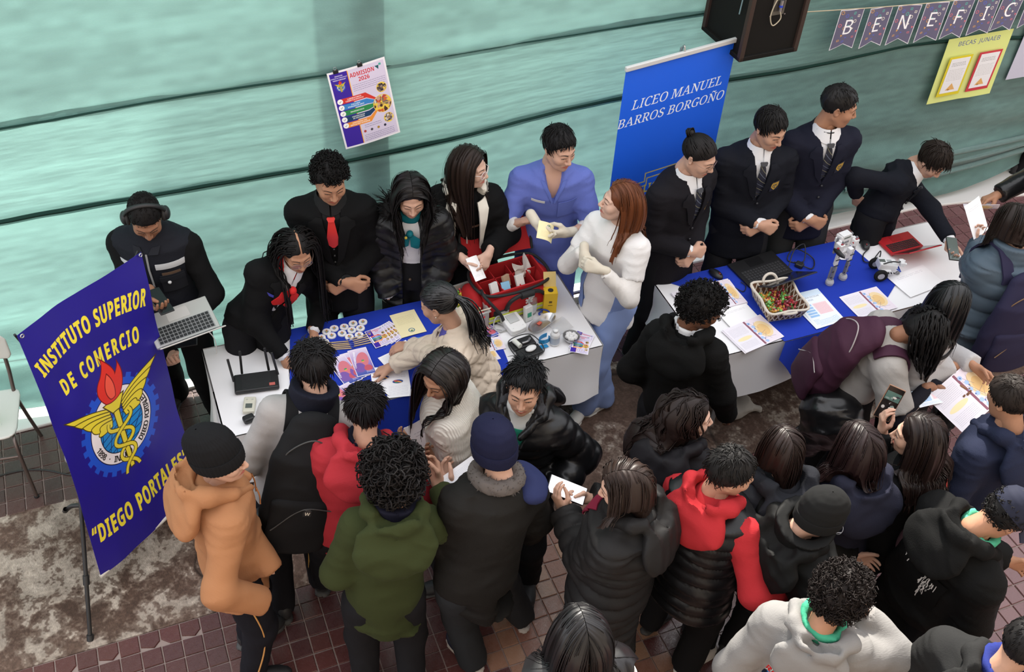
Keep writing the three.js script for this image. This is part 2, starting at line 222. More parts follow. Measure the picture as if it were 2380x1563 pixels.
// ------------------------------------------------------------------ cloth wall: three sagging lengths of green shade cloth hung in front of the pillars
const wallZ = (x) => -4.86 - .02 * x - .012 * Math.max(0, x - 4.5) ** 2 + .03 * Math.sin(x * 1.3);
{
  const weave = noiseTex(512, (u, v) => { const q = 150 + 55 * noise(u * 180, v * 180, 2) + 40 * Math.sin(u * 900) * Math.sin(v * 900); return [q, q, q]; }); weave.repeat.set(9, 3);
  const fade = srgb(noiseTex(512, (u, v) => { const a = fbm(u * 8, v * 22, 1), b = noise(u * 160, v * 60, 3), k = 1 + a * .10 + b * .05; return [118 * k, 157 * k, 152 * k].map((q) => clamp(q, 0, 255)); }));
  const cloth = new THREE.MeshPhysicalMaterial({ color: 0xffffff, map: fade, roughness: 1, transmission: .44, thickness: 0, bumpMap: weave, bumpScale: .0015, side: THREE.DoubleSide });
  const hemM = mat([.012, .04, .032], .9);
  const sagA = (x) => 1.43 + .05 * sst(-1, .8, x) - .02 * Math.sin(x * 1.7) + .05 * sst(4, 5, x) - .25 * sst(5, 7, x), sagB = (x) => 1.985 + .035 * Math.sin(x * 1.2 + .5) + .03 * sst(1, 3, x);
  const fold = (x, y, s) => { const q = y + x * .13 + .25 * noise(x * .8, y * 1.1, s + 11), a = noise(x * .7 + s, q * 3.2, s) * .02 + noise(x * 1.9 + q, q * 8, s + 3) * .0055 + .0035 * noise(x * 6, q * 22, s); return a; };
  const panel = (label, lo, hi, zo, s, rise) => {
    const o = thing('shade_cloth', label, 'cloth wall', [0, 0, 0], 0, 'lengths of green shade cloth');
    const X0 = -2.4, X1 = 9.4; part('fabric', grid(230, 44, (u, v) => { const x = lerp(X0, X1, u), y0 = lo(x), y1 = hi(x), y = lerp(y0, y1, v), low = s === 1 ? sst(.75, 0, v) * (1 + .8 * sst(2.2, -.6, x)) : 0; return V(x, y, wallZ(x) + zo + fold(x, y, s) + low * .045 * Math.sin((y * 17 + x * 2.1) + 1.2 * noise(x * 1.2, y * 3, 7)) + (rise ? rise * v : 0)); }), cloth, o);
    return o;
  };
  const low = panel('lowest length of green shade cloth, rippled, with its lower hem just above the floor', (x) => .08 + .012 * Math.sin(x * 2) + .05 * sst(5.6, 7, x), (x) => sagA(x) + .03, 0, 1), midp = panel('middle length of green shade cloth running between the two dark seams', (x) => sagA(x) - .03, (x) => sagB(x) + .03, .012, 2), up = panel('topmost length of green shade cloth behind the poster and loudspeaker', (x) => sagB(x) - .02, () => 4.1, .022, 3);
  const hem = (f, zo, r, par) => part('hem', shell(grid(200, 2, (u, v) => { const x = lerp(-2.4, 9.4, u), y = f(x) + (v - .5) * r * 2 * (1 + .3 * noise(x * 2, 1, 1)); return V(x, y, wallZ(x) + zo + fold(x, y, 2) + .008 * Math.sin(v * 3.1)); }), .006), hemM, par, 'dark folded hem');
  hem((x) => sagA(x), .02, .0125, midp); hem((x) => sagB(x), .03, .006, up);
  // folded dark gather low on the right
  for (let i = 0; i < 3; i++) part('gather_fold', tube([[4.9, .52 - i * .09, wallZ(4.9) + .0], [5.8, .5 - i * .09, wallZ(5.8) + .03], [6.8, .46 - i * .06, wallZ(6.8) + .04], [8.2, .46 - i * .05, wallZ(8.2) + .03]], .022, 40, 8), cloth, low);
  // low white strip along the foot of the wall, wider at the right
  { const S = new THREE.Shape([[-2.6, -4.72], [.2, -4.80], [4.8, -4.92], [5.7, -4.93], [6.2, -4.86], [7.2, -4.74], [9.4, -4.7], [9.4, -5.5], [-2.6, -5.25]].map((p) => new THREE.Vector2(p[0], -p[1]))); const g = new THREE.ExtrudeGeometry(S, { depth: .02, bevelEnabled: true, bevelSize: .004, bevelThickness: .004, bevelSegments: 1 }); g.rotateX(-Math.PI / 2); struct('trim_1', g, mat([.72, .70, .68], .8)); }
  // what stands behind the cloth and shades it: a pillar, a solid wall on the right
  struct('pillar', box(.24, 4.2, .28, 1.285, 2.1, wallZ(1.28) - .20, .01), mat([.16, .13, .09], .9));
  struct('wall_outer', box(9, 4.6, .2, 8.35, 2.3, -5.75), mat([.30, .29, .27], .9));
  // unseen grey panes added to dim the sun, sparing the lower left cloth
  const smoked = new THREE.MeshPhysicalMaterial({ color: new THREE.Color().setRGB(.42, .42, .41), roughness: 0, transmission: 1, thickness: 0, specularIntensity: .3 });
  struct('added_dim_panes', [new THREE.PlaneGeometry(5.3, 1.95).rotateX(-Math.PI / 2).translate(-1.45, 4.0, -5.98), new THREE.PlaneGeometry(8.2, 3.4).rotateX(-Math.PI / 2).translate(5.3, 4.0, -6.7)], smoked);
  struct('ground_outer', box(30, .06, 22, 3, -.05, -17.7), mat([.5, .48, .45], .9));
  // unseen gallery-side wall behind the viewpoint, added to block low light
  struct('wall_front', box(16, 7.6, .25, 3, 3.8, 1.6), mat([.34, .30, .26], .9));
}
// ------------------------------------------------------------------ people: canonical heads and hands
const headCache = new Map();
function cluster(g, keep, c) {   // merges vertices outside keep onto a coarser lattice
  const p = g.attributes.position, map = new Map(), id = new Int32Array(p.count), P = [], W = [];
  for (let i = 0; i < p.count; i++) { const x = p.getX(i), y = p.getY(i), z = p.getZ(i), k = keep(x, y, z) ? 'v' + i : Math.floor(x / c) + ',' + Math.floor(y / c) + ',' + Math.floor(z / c); let n = map.get(k); if (n === undefined) { n = W.length; map.set(k, n); P.push(0, 0, 0); W.push(0); } P[3 * n] += x; P[3 * n + 1] += y; P[3 * n + 2] += z; W[n]++; id[i] = n; }
  W.forEach((w, n) => { P[3 * n] /= w; P[3 * n + 1] /= w; P[3 * n + 2] /= w; }); const s = g.index.array, ix = []; for (let i = 0; i < s.length; i += 3) { const a = id[s[i]], b = id[s[i + 1]], d = id[s[i + 2]]; if (a !== b && b !== d && a !== d) ix.push(a, b, d); }
  const h = new THREE.BufferGeometry(); h.setAttribute('position', new THREE.Float32BufferAttribute(P, 3)); h.setIndex(ix); h.computeVertexNormals(); return h;
}
function headOps(fem, low) {
  const j = fem ? 0.93 : 1, o = [];
  o.push(['+', ell(V(0, .034, -.016), .0745, .086, .095)], ['+', ell(V(0, -.035, .02), .060 * j, .072, .066), .04], ['+', ell(V(0, -.075, .038), .040 * j, .034, .042), .03], ['+', ball(V(0, -.098, .064), fem ? .016 : .02), .025]);
  o.push(['+', cone(V(0, -.05, -.02), V(0, -.14, -.032), .05 * j, .052 * j), .03]);
  if (low) { o.push(['+', ell(V(0, -.02, .09), .016, .03, .02), .02]); }
  else {
    for (const s of [-1, 1]) {
      o.push(['+', ball(V(s * .038, -.028, .058), .026), .03], ['+', cone(V(s * .012, .024, .083), V(s * .046, .022, .066), fem ? .009 : .0115, .009), .014]);
      o.push(['-', ell(V(s * .0315, .001, .097), .017, .0105, .017), .012]);
      o.push(['+', cone(V(s * .052 * j, -.05, -.005), V(s * .03, -.09, .045), .016, .016), .03]);
    }
    o.push(['+', cone(V(0, .016, .084), V(0, -.030, .1085), .0075, .0105), .012], ['+', ball(V(0, -.033, .108), .0095), .008]);
    for (const s of [-1, 1]) o.push(['+', ell(V(s * .0125, -.036, .0985), .0085, .0075, .0095), .007], ['-', ball(V(s * .006, -.0425, .104), .0032), .003]);
    const lf = fem ? 1.15 : 1;
    o.push(['+', ell(V(0, -.066, .074), .028, .022, .018), .02]);
    for (const s of [-1, 1]) o.push(['+', cone(V(0, -.0605, .0925), V(s * .021, -.065, .0815), .0052 * lf, .003), .006], ['+', cone(V(0, -.0725, .0915), V(s * .019, -.0685, .081), .0064 * lf, .003), .006]);
    o.push(['-', fn([-.025, -.0685, .08, .025, -.064, .105], (x, y, z) => Math.max(Math.abs(y + .0663 + x * x * 4) - .0011, .083 - z, Math.abs(x) - .023)), .003]);
    o.push(['+', ell(V(0, -.099, .07), .018, .014, .016), .02]);
    for (const s of [-1, 1]) o.push(['+', cone(V(s * .0185, .0065, .0865), V(s * .043, .0045, .0775), .0062, .0055), .004], ['+', cone(V(s * .0185, -.009, .0835), V(s * .043, -.0075, .0755), .0052, .005), .005]);
  }
  for (const s of [-1, 1]) { const q = new THREE.Quaternion().setFromEuler(new THREE.Euler(-.15, s * .45, s * -.1)); o.push(['+', ell(V(s * .079, -.004, -.016), .0075, .031, .019, q), .006], ['-', ell(V(s * .086, 0, -.011), .0055, .019, .010, q), .004]); }
  return o;
}
function headGeo(fem, low, skin, lip) {
  const key = [fem, low].join(); if (!headCache.has(key)) headCache.set(key, { ops: headOps(fem, low), g: low ? meshOps(headOps(fem, low), .0075) : cluster(meshOps(headOps(fem, low), .0043), (x, y, z) => z > .022 && y < .06 && Math.abs(x) < .066 || Math.abs(x) > .066 && z > -.045, .014) });
  const { g } = headCache.get(key), h = g.clone(), p = h.attributes.position, c = new Float32Array(p.count * 3), t = [...skin];
  for (let i = 0; i < p.count; i++) {
    const x = p.getX(i), y = p.getY(i), z = p.getZ(i), l = low ? 0 : sst(.0035, -.001, Math.abs(y + .0672 + x * x * 3) - .0105 + Math.abs(x) * .32) * sst(.076, .083, z), n = 1 + fbm(x * 60, y * 60, z * 60) * .07;
    for (let k = 0; k < 3; k++) c[3 * i + k] = lerp(t[k], lip[k], l) * n;
  }
  h.setAttribute('color', new THREE.BufferAttribute(c, 3)); return h;
}
const faceZ = (fem, x, y) => { const o = headCache.get([fem, false].join()).ops; let a = .02, b = .15; for (let i = 0; i < 22; i++) { const m = (a + b) / 2; if (evalOps(o, x, y, m) < 0) a = m; else b = m; } return a; };
const HAND = { relax: [18, 26, 16, 0], flat: [6, 8, 5, 0], hold: [30, 34, 22, 1], grip: [48, 52, 34, 1], fist: [78, 92, 60, 1], clasp: [52, 60, 38, .6], point: [70, 88, 55, 1], curl: [34, 44, 30, .5] };
const handCache = new Map();
function handGeo(pose, glove, rough) {
  const key = pose + glove + rough; if (handCache.has(key)) return handCache.get(key);
  const [c1, c2, c3, th] = HAND[pose], gr = glove ? .0016 : 0, ops = [], xs = [.029, .0095, -.0095, -.0275], ys = [.086, .09, .086, .077], len = [.072, .079, .073, .056];
  ops.push(['+', cone(V(0, -.04, 0), V(0, .012, 0), .0265 + gr, .0265 + gr)]);
  for (let i = 0; i < 4; i++) ops.push(['+', cone(V(xs[i] * .55, .012, 0), V(xs[i], ys[i], 0), .0145 + gr, .0115 + gr), .014]);
  for (let i = 0; i < 4; i++) {
    let a = 0, p = V(xs[i], ys[i], 0), r = .0098 + gr - (i === 3 ? .0012 : 0); const pt = pose === 'point' && i === 0, C = pt ? [8, 10, 8] : [c1 + i * 3, c2, c3], sp = xs[i] * 2.2 * (pose === 'fist' ? .3 : 1);
    for (let k = 0; k < 3; k++) { a += rad(C[k]); const L = len[i] * [.46, .3, .24][k], q = p.clone().add(V(Math.sin(sp * .6) * L, Math.cos(a) * L, Math.sin(a) * L)); ops.push(['+', cone(p, q, r, r - .0009), k ? .002 : .006]); p = q; r -= .0009; }
  }
  const t0 = V(.019, .022, .006), t1 = V(lerp(.05, .038, th), .052, lerp(.014, .032, th)), t2 = V(lerp(.064, .032, th), .08, lerp(.018, .047, th)), t3 = V(lerp(.068, .022, th), .103, lerp(.02, .052, th));
  ops.push(['+', cone(t0, t1, .0155 + gr, .0125 + gr), .012], ['+', cone(t1, t2, .0115 + gr, .0102 + gr), .004], ['+', cone(t2, t3, .0102 + gr, .0085 + gr), .003]);
  const g = meshOps(ops, rough ? .009 : .0056); handCache.set(key, g); return g;
}
const basis = (x, y, z) => new THREE.Matrix4().makeBasis(x, y, z);
// ------------------------------------------------------------------ skeleton
function skeleton(d) {
  const s = d.h / 1.7, hip = d.hip ?? [d.head[0], d.head[2]], yaw = rad(d.yaw), cy = Math.cos(yaw), sy = Math.sin(yaw);
  const loc = (p) => V((p[0] - hip[0]) * cy - (p[2] - hip[1]) * sy, p[1], (p[0] - hip[0]) * sy + (p[2] - hip[1]) * cy);
  const dirL = (v) => V(v[0] * cy - v[2] * sy, v[1], v[0] * sy + v[2] * cy).normalize();
  const J = { s, hip, yaw, loc, dirL, fem: !!d.fem, bw: (d.bw ?? 1) * (d.fem ? .96 : .99), d };
  J.pel = V(0, (d.hipY ?? .53 * d.h), 0);
  const H = loc(d.head); J.head = H;
  J.hq = new THREE.Quaternion().setFromEuler(new THREE.Euler(rad(d.hp ?? 10), rad((d.hyaw ?? d.yaw) - d.yaw), rad(d.hr ?? 0), 'YXZ'));
  const up = H.clone().sub(J.pel).normalize(); J.up = up;
  J.N = H.clone().add(V(0, -.075, -.018).multiplyScalar(s).applyQuaternion(J.hq)).addScaledVector(up, -.08 * s);
  const tw = rad(d.twist ?? 0);
  const X0 = V(1, 0, 0), X1 = V(Math.cos(tw), 0, -Math.sin(tw)).addScaledVector(up, -V(Math.cos(tw), 0, -Math.sin(tw)).dot(up)).normalize(); J.X = X1; J.Z = X1.clone().cross(up).normalize();
  const mid = J.pel.clone().lerp(J.N, .55).addScaledVector(J.Z, -(d.hunch ?? .02));
  J.B = (t) => { const a = J.pel.clone().multiplyScalar((1 - t) * (1 - t)), b = mid.clone().multiplyScalar(2 * t * (1 - t)), c = J.N.clone().multiplyScalar(t * t); return a.add(b).add(c); };
  J.axes = (t) => { const T = J.B(t + .02).sub(J.B(t - .02)).normalize(), x = X0.clone().lerp(X1, clamp(t, 0, 1)).normalize(); x.addScaledVector(T, -x.dot(T)).normalize(); return { x, z: x.clone().cross(T).normalize(), T }; };
  const sw = (d.fem ? .15 : .168) * J.bw * s, shr = d.shrug ?? 0;
  J.len = J.pel.distanceTo(J.N);
  const ax = J.axes(.93), Sc = J.N.clone().addScaledVector(ax.T, (-.094 + shr) * s);
  J.arm = {};
  for (const [k, sg] of [['L', 1], ['R', -1]]) {
    const q = d[k] ?? {}, S = Sc.clone().addScaledVector(ax.x, sg * sw).addScaledVector(ax.z, q.sf ?? 0), L1 = .285 * s, L2 = .25 * s;
    let W = q.p ? loc(q.p) : S.clone().add(V(sg * .07, -.5 * s, .05)); let dv = W.clone().sub(S), D = dv.length(), mx = (L1 + L2) * 1.06;
    if (D > mx) { W = S.clone().addScaledVector(dv.normalize(), mx); D = mx; dv = W.clone().sub(S); }
    const l1 = Math.max(L1, D * .535), l2 = Math.max(L2, D * .475), a = clamp((l1 * l1 + D * D - l2 * l2) / (2 * D), -l1, l1), hh = Math.sqrt(Math.max(0, l1 * l1 - a * a)), u = dv.clone().normalize();
    const pole = (q.pole ? V(...q.pole) : V(sg * .55, -.6, -.5)); pole.addScaledVector(u, -pole.dot(u)).normalize();
    const E = S.clone().addScaledVector(u, a).addScaledVector(pole, hh), f = W.clone().sub(E).normalize();
    const dir = q.dir ? V(...q.dir).normalize() : f.clone().lerp(V(0, 0, 1), q.p ? .15 : 0).normalize(), palm = q.palm ? V(...q.palm) : V(-sg, -.2, .1); palm.addScaledVector(dir, -palm.dot(dir)).normalize();
    J.arm[k] = { S, E, W, f, dir, palm, pose: q.pose ?? 'relax', sg, glove: d.glove, hide: q.hide };
  }
  J.leg = {};
  for (const [k, sg] of [['L', 1], ['R', -1]]) {
    const S = V(sg * .088 * s, J.pel.y - .03, 0), fp = d['f' + k] ? loc([d['f' + k][0], 0, d['f' + k][1]]) : V(sg * (d.stance ?? .11), 0, sg * (d.step ?? .02)); const A = V(fp.x, .085, fp.z - .02), L1 = .405 * s, L2 = .395 * s;
    const dv = A.clone().sub(S), D = Math.min(dv.length(), (L1 + L2) * 1.03), u = dv.normalize(), l1 = Math.max(L1, D * .515), l2 = Math.max(L2, D * .495), a = (l1 * l1 + D * D - l2 * l2) / (2 * D), hh = Math.sqrt(Math.max(0, l1 * l1 - a * a)), pole = V(sg * .12, 0, 1); pole.addScaledVector(u, -pole.dot(u)).normalize();
    J.leg[k] = { S, K: S.clone().addScaledVector(u, a).addScaledVector(pole, hh), A: S.clone().addScaledVector(u, D), sg, turn: rad(d.splay ?? 12) * sg };
  }
  return J;
}
const TM = [[-.04, .150, .108], [.1, .158, .112], [.32, .142, .1], [.52, .147, .106], [.74, .163, .115], [.89, .150, .1], [.97, .085, .075], [1.02, .055, .055]];
const TF = [[-.04, .155, .112], [.1, .165, .118], [.34, .128, .094], [.54, .138, .106], [.72, .148, .122], [.89, .132, .095], [.97, .075, .068], [1.02, .048, .05]];
function torso(J, fit, o = {}) {   // o.hem world height, o.flare, o.disp, o.top (drop stations above)
  const T = J.fem ? TF : TM, st = []; const s = J.s * J.bw;
  for (const [t, w, d] of T) { if (o.top && t > o.top) continue; const A = J.axes(t); st.push({ p: J.B(t), w: w * s + fit, d: (d * s + fit) * (J.d.deep ?? 1), x: A.x, z: A.z }); }
  if (o.hem !== undefined) { const a = st[0], hy = o.hem, fl = o.flare ?? 0; if (hy < a.p.y) { const A = J.axes(0); st.unshift({ p: V(a.p.x, hy, a.p.z), w: a.w + fl + .012, d: a.d + fl + .012, x: A.x, z: A.z }); } }
  return chain(st, { disp: o.disp, cap: .02 });
}
function armOps(J, k, fit, o = {}) {
  const a = J.arm[k], s = J.s, r = [.046 * s + fit * .8, .041 * s + fit, .03 * s + fit], W = a.E.clone().lerp(a.W, o.end ?? .97), S2 = a.S.clone(), kk = o.k ?? .03;
  const out = [['+', cone(J.N.clone().addScaledVector(J.up, -.055 * s), S2, .032 * s + fit * .8, .046 * s + fit * .7), .05]];
  if (o.short) { const M = a.S.clone().lerp(a.E, o.short); out.push(['+', cone(S2, M, r[0] + .006, r[1] + (o.sf ?? .022), { cap: 1, disp: o.disp }), .04]); return out; }
  out.push(['+', cone(S2, a.E, r[0], r[1], { disp: o.disp }), .045], ['+', cone(a.E, W, r[1], (o.cuff ?? r[2]), { cap: 1, disp: o.disp }), kk]); return out;
}
const wrinkle = (amp, f = 1) => (x, y, z) => { const w = noise(x * 4 * f, y * 4 * f, z * 4 * f + 3), n = noise(x * 7 * f + y * 6 + w, y * 13 * f + w, z * 7 * f) + .5 * noise(x * 15 * f, y * 24 * f + x * 8 + w * 2, z * 15 * f + 9), r = noise(x * 5 * f + 4, y * 11 * f + z * 6 + w * 1.5, z * 5 * f), e = Math.exp(-r * r * 14); return amp * (n * .75 - .55 * e); };
function front(J, ops, x, t, off, back = 1, side = 0) {   // point on a garment in front of (or behind) the spine
  const A = J.axes(t), c = J.B(t).addScaledVector(A.x, x), dir = A.z.clone().multiplyScalar(back).addScaledVector(A.x, side).normalize(); let a = 0, b = .34; const q = V();
  if (evalOps(ops, c.x, c.y, c.z) > 0) { a = -.2; }
  for (let i = 0; i < 22; i++) { const m = (a + b) / 2; q.copy(c).addScaledVector(dir, m); if (evalOps(ops, q.x, q.y, q.z) < 0) a = m; else b = m; }
  return c.addScaledVector(dir, a + off);
}
function cast(ops, o, dir, far = .34) { let a = 0, b = far; const q = V(); if (evalOps(ops, o.x, o.y, o.z) > 0) return o.clone(); for (let i = 0; i < 20; i++) { const m = (a + b) / 2; q.copy(o).addScaledVector(dir, m); if (evalOps(ops, q.x, q.y, q.z) < 0) a = m; else b = m; } return o.clone().addScaledVector(dir, a); }
function wrapStrip(J, ops, rows, off, th = .004) { const R = rows.length - 1; return shell(grid(8, R * 4, (u, v) => { const q = v * R, i = Math.min(R - 1, Math.floor(q)), f = q - i, a = rows[i], b = rows[i + 1], t = lerp(a[0], b[0], f), an = lerp(lerp(a[1], b[1], f), lerp(a[2], b[2], f), u), A = J.axes(t), d = A.z.clone().multiplyScalar(Math.cos(an)).addScaledVector(A.x, Math.sin(an)); return cast(ops, J.B(t), d).addScaledVector(d, off); }), th); }
function strip(J, ops, rows, off = .006, n = 4, back = 1, th = .004) {   // rows [t, xl, xr]
  const R = rows.length - 1; const g = grid(n, R * 3, (u, v) => { const q = v * R, i = Math.min(R - 1, Math.floor(q)), f = q - i, a = rows[i], b = rows[i + 1]; return front(J, ops, back * lerp(lerp(a[1], b[1], f), lerp(a[2], b[2], f), u), lerp(a[0], b[0], f), off, back); });
  return shell(back > 0 ? g : g, th);
}
// ------------------------------------------------------------------ hair
const SK = { c: V(0, .034, -.016), r: [.0745, .086, .095] };
function ribbonSet() { return { p: [], ix: [] }; }
function ribbon(R, pts, nrm, wid, thick) {
  const n = pts.length, base = R.p.length / 3;
  for (let i = 0; i < n; i++) {
    const T = pts[Math.min(n - 1, i + 1)].clone().sub(pts[Math.max(0, i - 1)]).normalize(), S = T.clone().cross(nrm[i]).normalize(), Nn = S.clone().cross(T).normalize(), w = wid(i / (n - 1)), h = thick * (w / wid(.3) * .6 + .4);
    for (const [a, b] of [[-1, -.4], [0, 1], [1, -.4]]) R.p.push(pts[i].x + S.x * a * w + Nn.x * b * h, pts[i].y + S.y * a * w + Nn.y * b * h, pts[i].z + S.z * a * w + Nn.z * b * h);
    if (i) for (let k = 0; k < 3; k++) { const a = base + (i - 1) * 3 + k, b = base + (i - 1) * 3 + (k + 1) % 3, c = a + 3, d = b + 3; R.ix.push(a, b, d, a, d, c); }
  }
}
const ribbonGeo = (R) => { const g = new THREE.BufferGeometry(); g.setAttribute('position', new THREE.Float32BufferAttribute(R.p, 3)); g.setIndex(R.ix); g.computeVertexNormals(); triCount += R.ix.length / 3; return g; };
function scalpPoint(hairline) {   // random point on the hair-bearing skull
  for (let i = 0; i < 60; i++) { const u = rr(-1, 1), a = rr(0, Math.PI * 2), q = Math.sqrt(1 - u * u), p = V(Math.cos(a) * q * SK.r[0], u * SK.r[1], Math.sin(a) * q * SK.r[2]).add(SK.c); if ((p.y - .07) * .75 - (p.z - .083) * .66 + (Math.abs(p.x) > .045 ? -.004 : 0) > (hairline ?? 0)) return p; }
  return V(0, .12, -.02);
}
const pushSkull = (p, t) => { const q = p.clone().sub(SK.c), k = Math.sqrt((q.x / (SK.r[0] + t)) ** 2 + (q.y / (SK.r[1] + t)) ** 2 + (q.z / (SK.r[2] + t)) ** 2); if (k < 1 && k > 1e-4) p.copy(SK.c).addScaledVector(q, 1 / k); return p; };
function shellOps(t, face, cut = 0) {   // under-layer of hair
  const o = [['+', ell(SK.c, SK.r[0] + t, SK.r[1] + t, SK.r[2] + t)]];
  if (face === 'long') o.push(['+', ell(V(0, -.03, -.045), .074 + t, .07, .06 + t), .03], ['-', ell(V(0, -.035, .085), .06, .107, .075), .012]);
  else o.push(['-', fn([-.15, -.2, -.2, .15, .2, .2], (x, y, z) => (y - .07) * .75 - (z - .083) * .66 - cut), .012]);
  return o;
}
function hairParts(J, d, ops, add) {   // builds hair in local space; add(name, geometry, material)
  const h = d.hair; if (!h) return; reseed(h.seed ?? 5 + Math.round(d.head[0] * 100));
  const s = J.s * (d.hs ?? .94), M = new THREE.Matrix4().compose(J.head, J.hq, V(s, s, s)), inv = J.hq.clone().invert();
  const rgb = h.c ?? [.012, .009, .008], hm = cmat(rgb, h.rough ?? (h.kind === 'short' || h.kind === 'crop' || h.kind === 'curly' ? .56 : .46), { specularIntensity: h.spec ?? (h.kind === 'long' ? .5 : .35) });
  const toL = (p) => p.clone().applyMatrix4(M), grav = V(0, -1, 0);
  const collide = (q, off) => { for (let it = 0; it < 2; it++) { const e = evalOps(ops, q.x, q.y, q.z); if (e > off) return q; const g = V(evalOps(ops, q.x + .006, q.y, q.z) - e, evalOps(ops, q.x, q.y + .006, q.z) - e, evalOps(ops, q.x, q.y, q.z + .006) - e); if (g.lengthSq() < 1e-10) g.set(0, 0, -1); q.addScaledVector(g.normalize(), off - e); } return q; };
  const t = h.t ?? .012, sh = [], wn = h.wave ?? .003;
  const so = shellOps(h.kind === 'long' ? t * .5 : h.kind === 'braids' ? t * .5 : t, h.kind === 'long' || h.kind === 'braids' ? 'long' : h.kind === 'pony' ? '' : '', h.cut ?? 0);
  if (h.part !== undefined) so.push(['-', fn([-.1, .05, -.1, .1, .2, .12], (x, y, z) => Math.max(Math.abs(x - h.part - noise(z * 40, 3, 1) * .002) - (h.pw ?? .0022), -.09 - z + .02)), .003]);
  const wc = V(...(h.whorl ?? (h.tie ?? [.01, .12, -.055]))), sg = meshOps(so, h.kind === 'curly' || h.kind === 'long' ?   .0105 : .0082, { warp: (x, y, z) => { if (h.kind === 'curly') return .009 * fbm(x * 45, y * 45, z * 45); const a = Math.atan2(x - wc.x, z - wc.z) * 9, r = Math.hypot(x - wc.x, y - wc.y, z - wc.z); return wn * (.5 * fbm(x * 40, y * 40, z * 40) + (h.grv ?? .9) * noise(a * 1.6 + noise(r * 14, a * .4, 2) * 1.2, r * 16, 5)); } }); sg.applyMatrix4(M); sh.push(sg);
  const R = ribbonSet(), n = h.n ?? 200;
  if (h.kind === 'short' || h.kind === 'crop') {
    const nS = Math.round(n * 1.5), wS = .6;
    const whorl = V(...(h.whorl ?? [.01, .12, -.055])), L = h.len ?? .05;
    for (let i = 0; i < nS; i++) {
      const p = i % 5 === 0 ? whorl.clone().add(V(rr(-.045, .045), 0, rr(-.045, .045))) : scalpPoint(h.cut); if (i % 5 === 0) { p.sub(SK.c); const kk = Math.hypot(p.x / SK.r[0], p.y / SK.r[1], p.z / SK.r[2]); p.multiplyScalar(1 / kk).add(SK.c); }
      const nn = p.clone().sub(SK.c).divide(V(...SK.r)).normalize(); pushSkull(p, t * .9);
      const fl = i % 5 === 0 ? V(rr(-1, 1), 0, rr(-1, 1)) : p.clone().sub(whorl); fl.addScaledVector(nn, -fl.dot(nn)).normalize(); fl.add(V(rr(-.5, .5), rr(-.3, .3), rr(-.5, .5)).multiplyScalar(h.mess ?? .5)).add(V(noise(p.x * 28, p.y * 28, p.z * 28), 0, noise(p.x * 28, p.y * 28 + 40, p.z * 28)).multiplyScalar(1.1 * (h.mess ?? .5) + .15)); if (h.fwd) fl.z += h.fwd; fl.addScaledVector(nn, (h.lift ?? .25) * .3 + rr(-.08, .06)).normalize();
      const pts = [p.clone()], nr = [nn], st = L * rr(.7, 1.15) * (p.z > .03 && p.y < .1 ? (h.fr ?? .5) : 1) / 3, q = p.clone(), v = fl.clone();
      for (let k = 0; k < 3; k++) { q.addScaledVector(v, st); v.addScaledVector(nn, -.26).add(V(rr(-.2, .2), -.12, rr(-.2, .2)).multiplyScalar(h.mess ?? .5)).normalize(); pushSkull(q, t * .7 + .002); pts.push(q.clone()); nr.push(q.clone().sub(SK.c).normalize()); }
      const w = rr(.6, 1.2) * (h.w ?? .007) * wS; ribbon(R, pts.map(toL), nr.map((v2) => v2.clone().applyQuaternion(J.hq)), (f) => w * (1 - f * f * .85), .0022 * s);
    }
  } else if (h.kind === 'curly') {
    const L = h.len ?? .02, cr = (h.cr ?? .008) * .85;
    for (let i = 0; i < n * 1.5; i++) {
      const p = scalpPoint(h.cut), nn = p.clone().sub(SK.c).divide(V(...SK.r)).normalize(), out = t + rr(0, L); pushSkull(p, out);
      const ax = V(rr(-1, 1), rr(-1, 1), rr(-1, 1)).addScaledVector(nn, rr(-.3, .8)).normalize(), e1 = ax.clone().cross(V(.3, .8, .5)).normalize(), e2 = ax.clone().cross(e1), r = cr * rr(.7, 1.4), turns = rr(.8, 1.7), lg = rr(.5, 1.6) * cr * 1.6, pts = [], nr = [];
      const NK = cr > .011 ? 8 : 5; for (let k = 0; k <= NK; k++) { const a = k / NK * turns * 6.283, q = p.clone().addScaledVector(e1, Math.cos(a) * r).addScaledVector(e2, Math.sin(a) * r).addScaledVector(ax, (k / NK - .5) * lg); q.z = q.z; pts.push(q); nr.push(q.clone().sub(p).normalize()); }
      const w = (h.w ?? .0036) * rr(.6, 1.15) * .78; ribbon(R, pts.map(toL), nr.map((v2) => v2.clone().applyQuaternion(J.hq)), (f) => w * (1 - Math.abs(f - .5) * .9), w * .8);
    }
  } else if (h.kind === 'long') {
    const px = h.part ?? 0, L = h.len ?? .5, steps = Math.round(10 + L * 20), nu = h.nu ?? 64, wv = h.wavy ?? 0;
    const strand = (f, sg2, lay, len, jit, w0) => {
      const ph = rad(lerp(h.f0 ?? 40, h.f1 ?? 196, f)), p = V(px + sg2 * .0015, SK.c.y + Math.sin(ph) * SK.r[1], SK.c.z + Math.cos(ph) * SK.r[2]); pushSkull(p, t * lay); p.x = px + sg2 * .0015;
      const out = [], st = len / steps, q = toL(p), bk = lerp(h.back ?? -.25, -.5, f) + jit * .25; const sd = lerp(1, .1, sst(.4, .92, f)); let v = V(sg2 * sd, -.12 + lerp(.15, -.5, f) * .3 - sst(.4, .9, f) * .8, bk * (1 - .8 * sst(.6, 1, f))).applyQuaternion(J.hq).normalize(); const th = t * lay + .002 + .003 * w0;
